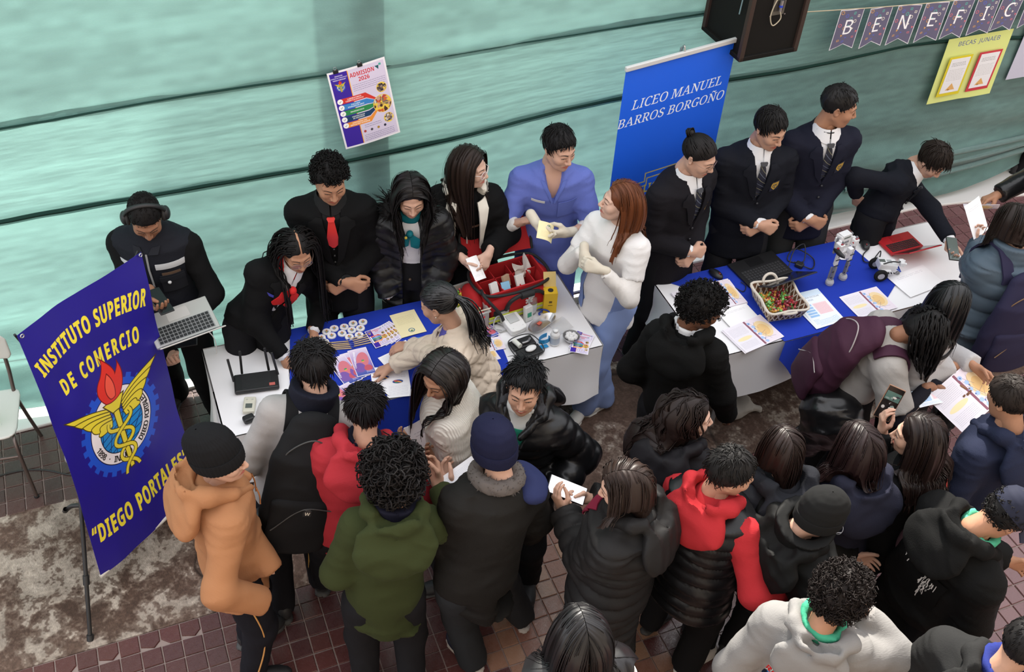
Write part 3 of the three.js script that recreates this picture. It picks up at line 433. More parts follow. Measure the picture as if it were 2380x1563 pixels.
      for (let k = 0; k <= steps; k++) {
        out.push(q.clone()); v.addScaledVector(grav, k < 3 ? .2 : .5);
        if (k > 2 && h.pull) { const c2 = J.head.clone().add(V(...h.pull).multiplyScalar(s)).sub(q); c2.y = 0; v.addScaledVector(c2, (h.pullk ?? 3.5) * sst(1, steps * .6, k)); }
        if (wv) v.add(V(Math.sin(k * 1.05 + f * 30 + sg2), 0, Math.cos(k * 1.05 + f * 30)).multiplyScalar(wv)); if (jit) v.add(V(jit, 0, -jit * .6).multiplyScalar(.08));
        v.normalize(); q.addScaledVector(v, st);
        const w2 = q.clone().sub(J.head).applyQuaternion(inv).divideScalar(s); if (w2.z > .02 && Math.abs(w2.x) < .068 && w2.y < .055 && w2.y > -.14 && !h.veil) w2.x = lerp(w2.x, sg2 * .069, .75); if (f < .95 && sg2 * w2.x < .001) w2.x = sg2 * .001; pushSkull(w2, th); q.copy(w2.multiplyScalar(s).applyQuaternion(J.hq).add(J.head)); if (k > 3) collide(q, .006 + .012 * lay);
      }
      return out;
    };
    for (const lay of [1.15, .55]) for (const sg2 of [-1, 1]) {
      const rows = []; for (let i = 0; i <= nu; i++) { const f = i / nu; rows.push(strand(f, sg2, lay, L * (1 - .12 * (1 - lay)) * (1 + .09 * noise(f * 9, sg2 * 3, lay * 5) + .05 * noise(f * 31, 1, sg2)), 0, noise(f * 34, sg2, lay))); }
      const c0 = J.N.clone(); const g = grid(nu, steps, (u, v) => { const i = Math.round(u * nu), k = Math.round(v * steps), p = rows[i][k], o = p.clone().sub(J.head); if (k > 5) o.copy(p).sub(c0).setY(0); o.normalize(); const w = (.0026 * noise(u * nu * .4, v * 2.2, lay * 9 + sg2) + .0011 * noise(u * nu * 1.1, v * 4, 3)) * sst(.02, .3, v); return p.clone().addScaledVector(o, w); }); triCount += nu * steps * 2; if (sg2 > 0) flip(g); g.computeVertexNormals(); g.deleteAttribute('uv'); sh.push(g);
    }
    for (let i = 0; i < (h.loose ?? 70); i++) { const pts = strand(rnd(), rnd() < .5 ? -1 : 1, rr(1.2, 1.45), L * rr(.8, 1.12), rr(-1, 1) * (h.mess ?? .5), 1), w = rr(.5, 1.1) * (h.w ?? .005); ribbon(R, pts, pts.map((p) => p.clone().sub(p.y > J.head.y - .08 ? J.head : J.N).normalize()), (f) => w * (1 - f * f * .8) * (.15 + .85 * sst(0, .35, f)), .0009); }
  } else if (h.kind === 'braids') {
    const br0 = h.kind === 'braids', px = h.part ?? 0, L = h.len ?? .5, steps = Math.round(br0 ? 12 + L * 24 : 8 + L * 14), br = h.kind === 'braids', sideP = h.side;   // side: 'front','back','split'
    for (let i = 0; i < n; i++) {
      let p = scalpPoint(h.cut ?? .006); if (h.part !== undefined && Math.abs(p.x - px) < .006 && p.y > .05) p.x = px + Math.sign(p.x - px || 1) * rr(.006, .012);
      const nn = p.clone().sub(SK.c).divide(V(...SK.r)).normalize(); pushSkull(p, t * .7); const sg2 = Math.sign(p.x - px || 1);
      const pts = [], nr = [], st = (L * rr(.82, 1.08)) / steps, q = toL(p); let v = V(sg2 * 1.0, -.25, (h.back ?? -.45) + rr(-.25, .25)).applyQuaternion(J.hq).normalize(); const ph = rr(0, 6.28), wv = h.wavy ?? 0, sd = rr(-1, 1), R1 = rr(.6, 1.15), jit = V(rr(-1, 1), 0, rr(-1, 1)).multiplyScalar(h.mess ?? .12);
      for (let k = 0; k <= steps; k++) {
        pts.push(q.clone()); const hl = q.clone().sub(J.head).applyQuaternion(inv).divideScalar(s); nr.push(q.clone().sub(J.head).setY(0).normalize().lerp(hl.clone().sub(SK.c).normalize().applyQuaternion(J.hq), q.y > J.head.y - .06 ? 1 : .2).normalize());
        v.addScaledVector(grav, k < 2 ? .22 : .5).add(jit.clone().multiplyScalar(.06));
        if (k > 2 && h.pull) { const tgt = V(...h.pull).applyAxisAngle(V(0, 1, 0), 0), c2 = J.head.clone().add(tgt.multiplyScalar(s)).sub(q); c2.y = Math.min(c2.y, 0) * .3; v.addScaledVector(c2, (h.pullk ?? 3.5) * sst(1, steps * .5, k)); }
        if (wv) v.add(V(Math.sin(k * .9 + ph), 0, Math.cos(k * .9 + ph)).multiplyScalar(wv));
        v.normalize(); q.addScaledVector(v, st);
        const w2 = q.clone().sub(J.head).applyQuaternion(inv).divideScalar(s); if (w2.z > .03 && Math.abs(w2.x) < .062 && w2.y < .05 && w2.y > -.13 && !h.veil) w2.x = Math.sign(w2.x || sg2) * .064; pushSkull(w2, t * (.5 + .6 * R1) + .003); q.copy(w2.multiplyScalar(s).applyQuaternion(J.hq).add(J.head));
        if (k > 3) collide(q, .008 + .012 * R1);
      }
      if (br) { const r0 = h.w ?? .0055; ribbon(R, pts, nr, (f) => r0 * (1 - f * .35) * (1 + .22 * Math.sin(f * steps * 2.6)), r0 * .9); }
      else { const w = rr(.6, 1.3) * (h.w ?? .0115); ribbon(R, pts, nr, (f) => w * (1 - f * f * .7) * (.6 + .4 * sst(0, .1, f)), .0019); }
    }
  } else if (h.kind === 'pony' || h.kind === 'bun') {
    const tie = V(...(h.tie ?? [0, .02, -.115]));
    for (let i = 0; i < n; i++) {
      const p = scalpPoint(h.cut ?? .004), pts = [], nr = []; pushSkull(p, t * .8); const q = p.clone();
      for (let k = 0; k <= 7; k++) { const f = k / 7, m = p.clone().lerp(tie, f); pushSkull(m, t * .8 + .003 * Math.sin(f * 3)); pts.push(m); nr.push(m.clone().sub(SK.c).normalize()); }
      const w = rr(.7, 1.2) * (h.w ?? .006); ribbon(R, pts.map(toL), nr.map((v2) => v2.clone().applyQuaternion(J.hq)), (f) => w * (1 - f * .5), .003);
    }
    if (h.kind === 'bun') { for (let i = 0; i < 26; i++) { const c = tie.clone().add(V(0, .012, -.018)), a0 = rr(0, 6.28), pts = [], nr = [], ra = rr(.016, .027), yy = rr(-.012, .016), tl = rr(-.7, .7); for (let k = 0; k <= 8; k++) { const a = a0 + k * .45, q = V(Math.cos(a) * ra, yy + Math.sin(a * 1.0) * tl * .01, Math.sin(a) * ra); q.applyAxisAngle(V(1, 0, 0), .7).add(c); pts.push(q); nr.push(q.clone().sub(c).normalize()); } ribbon(R, pts.map(toL), nr.map((v2) => v2.clone().applyQuaternion(J.hq)), (f) => .006 * (1 - Math.abs(f - .5)), .004); } sh.push(meshOps([['+', ell(tie.clone().add(V(0, .012, -.018)), .024, .022, .024)]], .006).applyMatrix4(M)); }
    else { const L = h.len ?? .35, T0 = toL(tie), d0 = V(...(h.out ?? [0, .25, -1])).applyQuaternion(J.hq).normalize();
      for (let i = 0; i < (h.n2 ?? 90); i++) { const q = T0.clone().add(V(rr(-.009, .009), rr(-.009, .009), rr(-.009, .009))), v = d0.clone().add(V(rr(-.3, .3), rr(-.3, .3), rr(-.3, .3))).normalize(), pts = [], nr = [], st = L * rr(.7, 1.05) / 14; for (let k = 0; k <= 14; k++) { pts.push(q.clone()); nr.push(q.clone().sub(J.N).setY(.3).normalize()); v.addScaledVector(grav, .3).add(V(rr(-.1, .1), 0, rr(-.1, .1))); if (h.drift) v.add(V(...h.drift).multiplyScalar(.12)); v.normalize(); q.addScaledVector(v, st); collide(q, .012 + .02 * ((i % 7) / 7)); } const w = rr(.6, 1.2) * .008; ribbon(R, pts, nr, (f) => w * (1 - f * f * .8), .004); }
      add('hair_tie', new THREE.TorusGeometry(.015 * s, .006, 6, 14).applyQuaternion(new THREE.Quaternion().setFromUnitVectors(V(0, 0, 1), d0)).translate(...T0.toArray()), cmat(h.tieC ?? [.015, .015, .016], .7)); }
  }
  if (R.ix.length) sh.push(ribbonGeo(R));
  add('hair', join(sh), hm);
}
function capShape(J, prof, o = {}) {   // knitted cap: rings of an oval; prof [[r, y]...] in head space
  const s = J.s * .93, nu = o.nu ?? 132, nv = prof.length - 1, M = new THREE.Matrix4().compose(J.head, J.hq.clone().multiply(new THREE.Quaternion().setFromEuler(new THREE.Euler(o.tilt ?? -.25, 0, 0))), V(s, s, s));
  const g = grid(nu, nv * 4, (u, v) => { const q = v * nv, i = Math.min(nv - 1, Math.floor(q)), f = q - i, e = f * f * (3 - 2 * f), r = lerp(prof[i][0], prof[i + 1][0], f), y = lerp(prof[i][1], prof[i + 1][1], f), a = -u * Math.PI * 2, rib = (o.ribs ? (o.amp ?? .0022) * Math.abs(Math.sin(a * o.ribs / 2)) * clamp(r / .06, .1, 1) : 0) + fbm(Math.cos(a) * 3, y * 30, Math.sin(a) * 3) * (o.lump ?? .003); return V(Math.cos(a) * (r * .80 + rib), y, Math.sin(a) * (r + rib) - .016 + (o.slouch ?? 0) * v * v); });
  triCount += nu * nv * 8; return g.applyMatrix4(M);
}
// ------------------------------------------------------------------ one person
const skinMat = new THREE.MeshPhysicalMaterial({ vertexColors: true, roughness: .52, specularIntensity: .45, sheen: .25, sheenRoughness: .5, sheenColor: new THREE.Color(.5, .25, .18) });
const SKIN = { fair: [.56, .335, .245], light: [.50, .285, .195], tan: [.40, .205, .125], brown: [.28, .135, .08], dark: [.16, .072, .042], pale: [.62, .40, .31] };
const sheenOf = (c, k = .35) => ({ specularIntensity: .22, sheen: k * .6, sheenRoughness: .6, sheenColor: new THREE.Color(.06 + c[0] * .7, .06 + c[1] * .7, .06 + c[2] * .7) });
const feltTex = noiseTex(128, (u, v) => { const q = 128 + 70 * nh(Math.floor(u * 64), Math.floor(v * 64), 1) + 50 * nh(Math.floor(u * 128), Math.floor(v * 128), 4); return [q, q, q]; }); feltTex.repeat.set(5, 5);
const knitTex = noiseTex(64, (u, v) => { const q = 128 + 110 * Math.sin(u * Math.PI * 16) + 14 * Math.sin(v * Math.PI * 40); return [q, q, q]; }); knitTex.repeat.set(12, 12);
const knitMat = new THREE.MeshPhysicalMaterial({ color: new THREE.Color().setRGB(.68, .63, .56), roughness: .95, bumpMap: knitTex, bumpScale: .004, sheen: .4, sheenColor: new THREE.Color(.8, .75, .7) });
let shoeProto;
function shoeGeo() {
  if (shoeProto) return shoeProto;
  const up = meshOps([['+', ell(V(0, .05, .115), .045, .038, .08)], ['+', ell(V(0, .062, .0), .04, .06, .06), .04], ['+', cone(V(0, .1, -.01), V(0, .06, .09), .036, .03), .03], ['-', fn([-.1, -.1, -.2, .1, .022, .3], (x, y) => y - .02), .002]], .014);
  const so = meshOps([['+', chain([{ p: V(0, .014, -.05), w: .036, d: .014, x: V(1, 0, 0), z: V(0, 1, 0) }, { p: V(0, .014, .06), w: .04, d: .014, x: V(1, 0, 0), z: V(0, 1, 0) }, { p: V(0, .015, .15), w: .047, d: .014, x: V(1, 0, 0), z: V(0, 1, 0) }, { p: V(0, .016, .17), w: .036, d: .013, x: V(1, 0, 0), z: V(0, 1, 0) }], { cap: .022 })]], .0145);
  const lace = join([0, 1, 2, 3].map((i) => tube([[-.022, .093 - i * .011, .05 + i * .02], [0, .101 - i * .011, .054 + i * .02], [.022, .093 - i * .011, .05 + i * .02]], .003, 6, 5)));
  return shoeProto = { up, so, lace };
}
function person(d) {
  const J = skeleton(d), s = J.s, skin = SKIN[d.skin ?? 'light'], lip = d.lip ?? [skin[0] * .78, skin[1] * .40, skin[2] * .42], low = d.low ?? false;
  reseed(Math.round(Math.abs(d.head[0] * 331 + d.head[2] * 57)));
  const root = thing('person', d.label, 'person', [J.hip[0], 0, J.hip[1]], J.yaw, d.group); J.root = root;
  const P = J.P = (name, g, m, label, parent) => part(name, g, m, parent ?? root, label);
  // body: one surface, head and hands on finer grids of their own
  const ops = [['+', torso(J, -.012)], ['+', cone(J.B(.96), J.head.clone().add(V(0, -.07, -.02).multiplyScalar(s).applyQuaternion(J.hq)), (J.fem ? .046 : .053) * s, (J.fem ? .043 : .05) * s), .03]];
  for (const k of ['L', 'R']) { const a = J.arm[k], l = J.leg[k], e = -.006; ops.push(['+', cone(a.S, a.E, .048 * s + e, .038 * s + e), .04], ['+', cone(a.E, a.W, .037 * s + e * .5, .027 * s), .02], ['+', cone(l.S, l.K, .072 * s, .048 * s), .04], ['+', cone(l.K, l.A, .047 * s, .034 * s), .02], ['+', cone(l.A.clone().setY(.06), l.A.clone().add(V(0, -.035, .05)), .028, .024), .02]); }
  const body = [tint(meshOps(ops, .032), skin)];
  const hg = headGeo(!!d.fem, low, skin, lip), hs = s * (d.hs ?? .94), HM = new THREE.Matrix4().compose(J.head, J.hq, V(hs, hs, hs)); J.HM = HM; hg.applyMatrix4(HM); body.push(hg);
  for (const k of ['L', 'R']) {
    const a = J.arm[k]; if (a.hide) continue; const g = handGeo(a.pose, !!d.glove, !d[k]?.pose).clone(); if (k === 'L') { g.scale(-1, 1, 1); flip(g); } const m = basis(a.dir.clone().cross(a.palm), a.dir, a.palm); m.setPosition(a.W.clone().addScaledVector(a.dir, .012)); const q = s * (J.fem ? .92 : 1); g.scale(q, q, q); g.applyMatrix4(m); g.computeVertexNormals();
    if (d.glove) P('glove', g, cmat([.62, .56, .46], .55, { ...sheenOf([.6, .6, .5], .2) }), 'latex glove'); else body.push(tint(g, skin.map((v) => v * 1.03)));
  }
  for (const g of body) { if (g.attributes.uv) g.deleteAttribute('uv'); } P('body', mergeGeometries(body), skinMat);
  // face pieces
  if (!low) {
    const fem = !!d.fem, bc = d.brow ?? [.02, .014, .011], bm = cmat(bc, .7);
    for (const sg of [-1, 1]) {
      const e = tint(new THREE.SphereGeometry(.0118, 14, 10), [.62, .58, .55]), pp = e.attributes.position, cc = e.attributes.color, gz = d.gaze ?? -.35; for (let i = 0; i < pp.count; i++) { const vx = pp.getX(i) - (d.gx ?? 0) * .006, vy = pp.getY(i) - gz * .0118, r = Math.hypot(vx, vy); if (pp.getZ(i) > 0 && r < .0058) cc.setXYZ(i, .02, .012, .008); }
      e.translate(sg * .0315, -.0005, .0745); P('eye', e.applyMatrix4(HM), cmat([1, 1, 1], .2, { vertexColors: true }));
      const bp = [], lp = []; for (let i = 0; i <= 5; i++) { const f = i / 5, x = sg * lerp(.0125, .05, f), y = .0215 + .0055 * Math.sin(f * 2.5) - .004 * f; bp.push(V(x, y, faceZ(fem, x, y) + .0005)); const lx = sg * lerp(.0185, .0465, f), ly = .0012 + .0025 * Math.sin(f * Math.PI) - .0012 * f; lp.push(V(lx, ly, faceZ(fem, lx, ly + .002) + .0012)); }
      const R = ribbonSet(), bw = fem ? .0028 : .0036; ribbon(R, bp, bp.map(() => V(0, 0, 1)), (f) => bw * (1 - f * .65) + .0004, .0014); ribbon(R, lp, lp.map(() => V(0, .2, 1)), () => .0015, .0012); P('eyebrow', ribbonGeo(R).applyMatrix4(HM), bm);
    }
    if (d.glasses) { const gm = cmat(d.glasses === 'thin' ? [.35, .25, .2] : d.glasses === 'clear' ? [.75, .68, .66] : [.02, .02, .022], .3, { metalness: d.glasses === 'thin' ? .7 : 0 }), q = [], r = d.glasses === 'clear' ? .0017 : .0012; for (const sg of [-1, 1]) { q.push(new THREE.TorusGeometry(.026, r, 6, 28).scale(1.08, .92, 1).rotateY(sg * .18).translate(sg * .033, -.005, .1), tube([[sg * .057, .002, .094], [sg * .078, .004, .05], [sg * .082, .002, -.01], [sg * .08, -.012, -.025]], r, 12, 5)); } q.push(tube([[-.01, -.001, .104], [0, .003, .108], [.01, -.001, .104]], r, 8, 5)); const G = P('glasses', join(q).applyMatrix4(HM), gm); for (const sg of [-1, 1]) part('lens', new THREE.CircleGeometry(.0257, 24).scale(1.08, .92, 1).rotateY(sg * .18).translate(sg * .033, -.005, .1).applyMatrix4(HM), lensMat, G); }
  }
  // trousers, shoes
  const b = d.bottom ?? {}, bc = b.c ?? [.012, .012, .014], bf = b.fit ?? .022;
  if (d.skirt) { const t2 = [['+', torso(J, .012, { top: .35, hem: d.skirt.hem, flare: .1 })]]; P('skirt', meshOps(t2, .012, { warp: (x, y, z) => .012 * Math.sin(Math.atan2(x, z) * 14) * sst(J.pel.y, d.skirt.hem, y), uv: 1 }), d.skirt.m ?? cmat(d.skirt.c, .9)); }
  if (!d.nolegs) {
    const lo = [['+', torso(J, .008, { top: .35 })]]; for (const k of ['L', 'R']) { const l = J.leg[k]; lo.push(['+', cone(l.S, l.K, .076 * s + bf, .056 * s + bf), .03], ['+', cone(l.K, l.A.clone().add(V(0, -.045, 0)), .056 * s + bf, (b.wide ?? .045) + bf * .6, { cap: 1 }), .03]); }
    P(d.skirt ? 'tights' : 'trousers', meshOps(lo, b.cell ?? (low || d.far ? .03 : .022), { warp: wrinkle(b.wr ?? .007), uv: 1 }), b.m ?? cmat(bc, b.rough ?? .9, sheenOf(bc, .15)));
    if (b.stripe) for (const k of ['L', 'R']) { const l = J.leg[k], q = [l.S, l.K, l.A].map((p, i) => p.clone().add(V(l.sg * ([.076, .056, .045][i] * s + bf + .001), 0, 0))); P('trouser_stripe', tube(q, .004, 20, 5), cmat(b.stripe, .7)); }
    const S = shoeGeo(), sc = d.shoe ?? [.02, .02, .022], so = d.sole ?? [.05, .05, .05];
    for (const k of ['L', 'R']) { const l = J.leg[k], g = P('shoe', S.up, cmat(sc, .55)); g.position.set(l.A.x, 0, l.A.z); g.rotation.y = l.turn; g.scale.setScalar(s * (J.fem ? .93 : 1.02)); part('sole', S.so, cmat(so, .6), g); part('laces', S.lace, cmat(so, .8), g); }
  }
  // top garments
  const c = d.top, cops = []; J.cops = cops;
  for (const g of c) {
    const fit = g.fit ?? .025, hem = g.hem, disp = g.puff ? ((p, a) => (q) => -a * Math.sqrt(Math.abs(Math.sin(Math.PI * q / p))) + a * .45)(g.pitch ?? .075, g.puff) : undefined;
    const to = [['+', torso(J, fit, { hem, flare: g.flare, disp, top: g.topT })]];
    const o = [...to];
    if (g.open) { const A = J.axes(.9), N = J.N, [w0, dep, w1] = g.open; o.push(['-', fn([-.5, 0, -.5, .5, 2.2, .6], (x, y, z) => { const px = (x - N.x) * A.x.x + (y - N.y) * A.x.y + (z - N.z) * A.x.z, v = (x - N.x) * A.T.x + (y - N.y) * A.T.y + (z - N.z) * A.T.z, pz = (x - N.x) * A.z.x + (y - N.y) * A.z.y + (z - N.z) * A.z.z; const f = clamp(-v / dep, 0, 1); return Math.max(Math.abs(px) - lerp(w0, w1 ?? .004, f), .0 - pz + .02, -v - dep - (w1 ? .6 : 0)) * .9; }), .006]); }
    if (g.sleeve === 'none' && fit > .02) for (const k of ['L', 'R']) o.push(['+', cone(J.N.clone().addScaledVector(J.up, -.05 * s), J.arm[k].S.clone().lerp(J.N, .18), .03 * s + fit * (g.yoke ?? .8), .04 * s + fit * (g.yoke ?? .8), { disp }), .05]);
    if (g.sleeve !== 'none') for (const k of ['L', 'R']) if (!(g.only && g.only !== k)) o.push(...armOps(J, k, g.afit ?? fit * .8, { disp, short: g.sleeve === 'short' ? g.sl ?? .8 : 0, sf: g.sf, end: g.end ?? .97, cuff: g.cuff }));
    let hoodOps;
    if (g.hood) {
      const A = J.axes(.95), k = g.hood, q = (x, y, z) => J.N.clone().addScaledVector(A.x, x * s).addScaledVector(A.T, (y + .022) * s).addScaledVector(A.z, z * s), Q = new THREE.Quaternion().setFromRotationMatrix(basis(A.x, A.T, A.z)), Q2 = Q.clone().multiply(new THREE.Quaternion().setFromEuler(new THREE.Euler(.3, 0, 0))), f2 = fit - .03; hoodOps = [];
      hoodOps.push(['+', ell(q(0, -.085 * k, -.118 - .02 * k - f2), .15 * k, .125 * k, .045 * k, Q2)]);
      for (const e of [-1, 1]) hoodOps.push(['+', cone(q(e * .03, -.075, .118 + f2), q(e * .1, -.012, .035), .014, .027), .02], ['+', cone(q(e * .1, -.012, .035), q(e * .105, .02, -.055), .027, .034 * k), .02], ['+', cone(q(e * .105, .02, -.055), q(e * .05, .022, -.125 - f2), .034 * k, .032 * k), .02], ['+', cone(q(e * .05, .022, -.125 - f2), q(0, .01, -.135 - f2), .032 * k, .03 * k), .02]);
      hoodOps.push(['-', ell(q(0, .05, -.045), .076, .1, .066, Q), .012], ['-', ell(q(0, .05, -.118 - f2), .082 * k, .062, .034 * k, Q2), .014], ['-', cone(q(0, .03, -.14 - f2), q(0, -.23, -.185 - f2), .003, .002), .006]);
      if (disp) hoodOps.push(['-', ell(q(0, .02, -.165), .07 * k, .035, .03, Q), .02]);
    }
    if (g.collar) { const A = J.axes(1), r = g.collarR ?? .075; o.push(['+', fn(bb([J.N], .2), (x, y, z) => { const vx = x - J.N.x, vy = y - J.N.y, vz = z - J.N.z, v = vx * A.T.x + vy * A.T.y + vz * A.T.z, ex = vx - A.T.x * v, ey = vy - A.T.y * v, ez = vz - A.T.z * v, R = Math.sqrt(ex * ex + ey * ey + ez * ez); return Math.max(Math.abs(R - r * s - v * .12) - (g.ct ?? .014), Math.abs(v - .02) - g.collar) * .8; }), .015]); }
    const w0 = wrinkle(g.wr ?? .006, g.wf ?? 1), qs = g.quilt, wr = qs ? (x, y, z) => { const a = (Math.abs(z) > Math.abs(x) ? x : z), e = (v) => { const f = Math.abs((v / qs) - Math.round(v / qs)) * qs; return Math.exp(-(f * f) / 5e-5); }; return w0(x, y, z) + .009 * Math.max(e((a + y) * .72), e((a - y) * .72)); } : w0;
    const m = g.m ?? cmat(g.c, g.rough ?? .85, { ...sheenOf(g.c, g.sheen ?? .25), ...(g.puff || (g.rough ?? 1) < .5 ? {} : { bumpMap: feltTex, bumpScale: .0006 }), ...(g.mo ?? {}) });
    const mesh = P(g.name, meshOps(o, g.cell ?? (g.puff ? .0102 : g !== c[c.length - 1] ? .017 : .0122), { warp: wr, uv: 1 }), m, g.label); if (hoodOps) { const wh = wrinkle((g.wr ?? .006) * 1.6, 1.1); part('hood', meshOps(hoodOps, .0108, { warp: (x, y, z) => wh(x, y, z) + (g.puff ? .006 * Math.abs(Math.sin((x + y * .4) * 46)) : 0), uv: 1 }), m, mesh); o.push(...hoodOps); } g.ops = o; g.torso = to; cops.push(...o); g.mesh = mesh;
  }
  J.top = c; J.outer = [...c].sort((a, b) => (b.fit ?? .025) - (a.fit ?? .025))[0].torso;
  if (d.hat !== 'only') hairParts(J, d, [...cops, ...ops.slice(0, 2)], (n, g, m) => P(n, g, m));
  if (d.extra) d.extra(J, P, d);
  return J;
}
const lensMat = new THREE.MeshPhysicalMaterial({ color: 0xffffff, roughness: .02, transmission: 1, thickness: 0, ior: 1.3 });
// accessories -------------------------------------------------------
function beanie(J, P, c, o = {}) {
  const m = cmat(c, .95, sheenOf(c, .3)), e = o.up ?? 0;
  const g = P('beanie', capShape(J, [[.106, .0], [.114, .04], [.114, .08], [.103, .118 + e * .4], [.078, .143 + e * .8], [.042, .159 + e], [.003, .166 + e]], { ribs: o.ribs ?? 46, amp: o.amp ?? .0028, tilt: o.tilt, slouch: o.slouch, nu: o.nu ?? 184 }), m);
  part('cuff', capShape(J, [[.102, -.03], [.111, -.03], [.118, -.018], [.121, .02], [.119, .038], [.112, .038]], { ribs: o.ribs ?? 46, amp: o.amp ?? .0028, tilt: o.tilt, nu: o.nu ?? 184 }), m, g);
}
function tieOn(J, P, g, c, m, o = {}) { const t = o.top ?? .95, b = o.bot ?? .5; P('necktie', [strip(J, g.torso, [[t + .012, -.017, .017], [t, -.021, .021], [t - .03, -.014, .014]], .022, 4, 1, .014), strip(J, g.torso, [[t - .02, -.014, .014], [lerp(t, b, .5), -.027, .027], [b + .06, -.034, .034], [b, -.006, .006]], .011, 4, 1, .005)], m ?? cmat(c, .5)); }
function collarOn(J, P, c) { const A = J.axes(1), s = J.s, q = (x, y, z) => J.N.clone().addScaledVector(A.x, x * s).addScaledVector(A.T, y * s).addScaledVector(A.z, z * s), m = cmat(c, .8); for (const k of [-1, 1]) P('shirt_collar', shell(grid(8, 2, (u, v) => { const a = lerp(.05, 2.9, u), r = lerp(.064, .082, v); return q(k * Math.sin(a) * r * 1.02, lerp(.045, .0 - .03 * (1 - u) ** 2, v), Math.cos(a) * r * .98 + .004 + (1 - u) * .018 * v); }), .003), m); }
function lapels(J, P, g, m, o = {}) { const lo = o.lo ?? .42, w = o.w ?? .075; for (const k of [-1, 1]) { const rows = [[.93, .045, .075], [.86, .042, .042 + w * .9], [.8, .036, .036 + w], [.78, .033, .036 + w * .7], [lo + .1, .016, .05], [lo, .002, .012]].map(([t, a, b]) => k > 0 ? [t, a, b] : [t, -b, -a]); P('lapel', strip(J, g.torso, rows, .009, 3, 1, .006), m); } }
function patch(J, P, name, g, t, x, w, h, m, off = .008, back = 1, n = 6) { const dt = h / J.len / 2; const q = strip(J, g.torso, [[t - dt, x - w / 2, x + w / 2], [t + dt, x - w / 2, x + w / 2]], off, n, back, .002); return P(name, q, m); }
// ------------------------------------------------------------------ printed matter (flat print only)
const blob = (x, c, cx, cy, rx, ry, a = 0) => { x.fillStyle = c; x.beginPath(); x.ellipse(cx, cy, rx, ry, a, 0, 7); x.fill(); };
const poly = (x, c, p) => { x.fillStyle = c; x.beginPath(); p.forEach((q, i) => i ? x.lineTo(q[0], q[1]) : x.moveTo(q[0], q[1])); x.closePath(); x.fill(); };
const txt = (x, s, cx, cy, size, c, font = 'bold', fam = 'sans-serif', sx = 1, rotA = 0) => { x.save(); x.translate(cx, cy); x.rotate(rotA); x.scale(sx, 1); x.font = font + ' ' + size + 'px ' + fam; x.textAlign = 'center'; x.textBaseline = 'middle'; x.fillStyle = c; x.fillText(s, 0, 0); x.restore(); };
const lines = (x, x0, y0, x1, y1, n, c = '#9a96a8', h = 3) => { x.fillStyle = c; for (let i = 0; i < n; i++) { let u = x0; const y = lerp(y0, y1, (i + .5) / n); while (u < x1 - 8) { const w = Math.min(x1 - u, rr(8, 34)); x.fillRect(u, y, w, h); u += w + 5; } } };
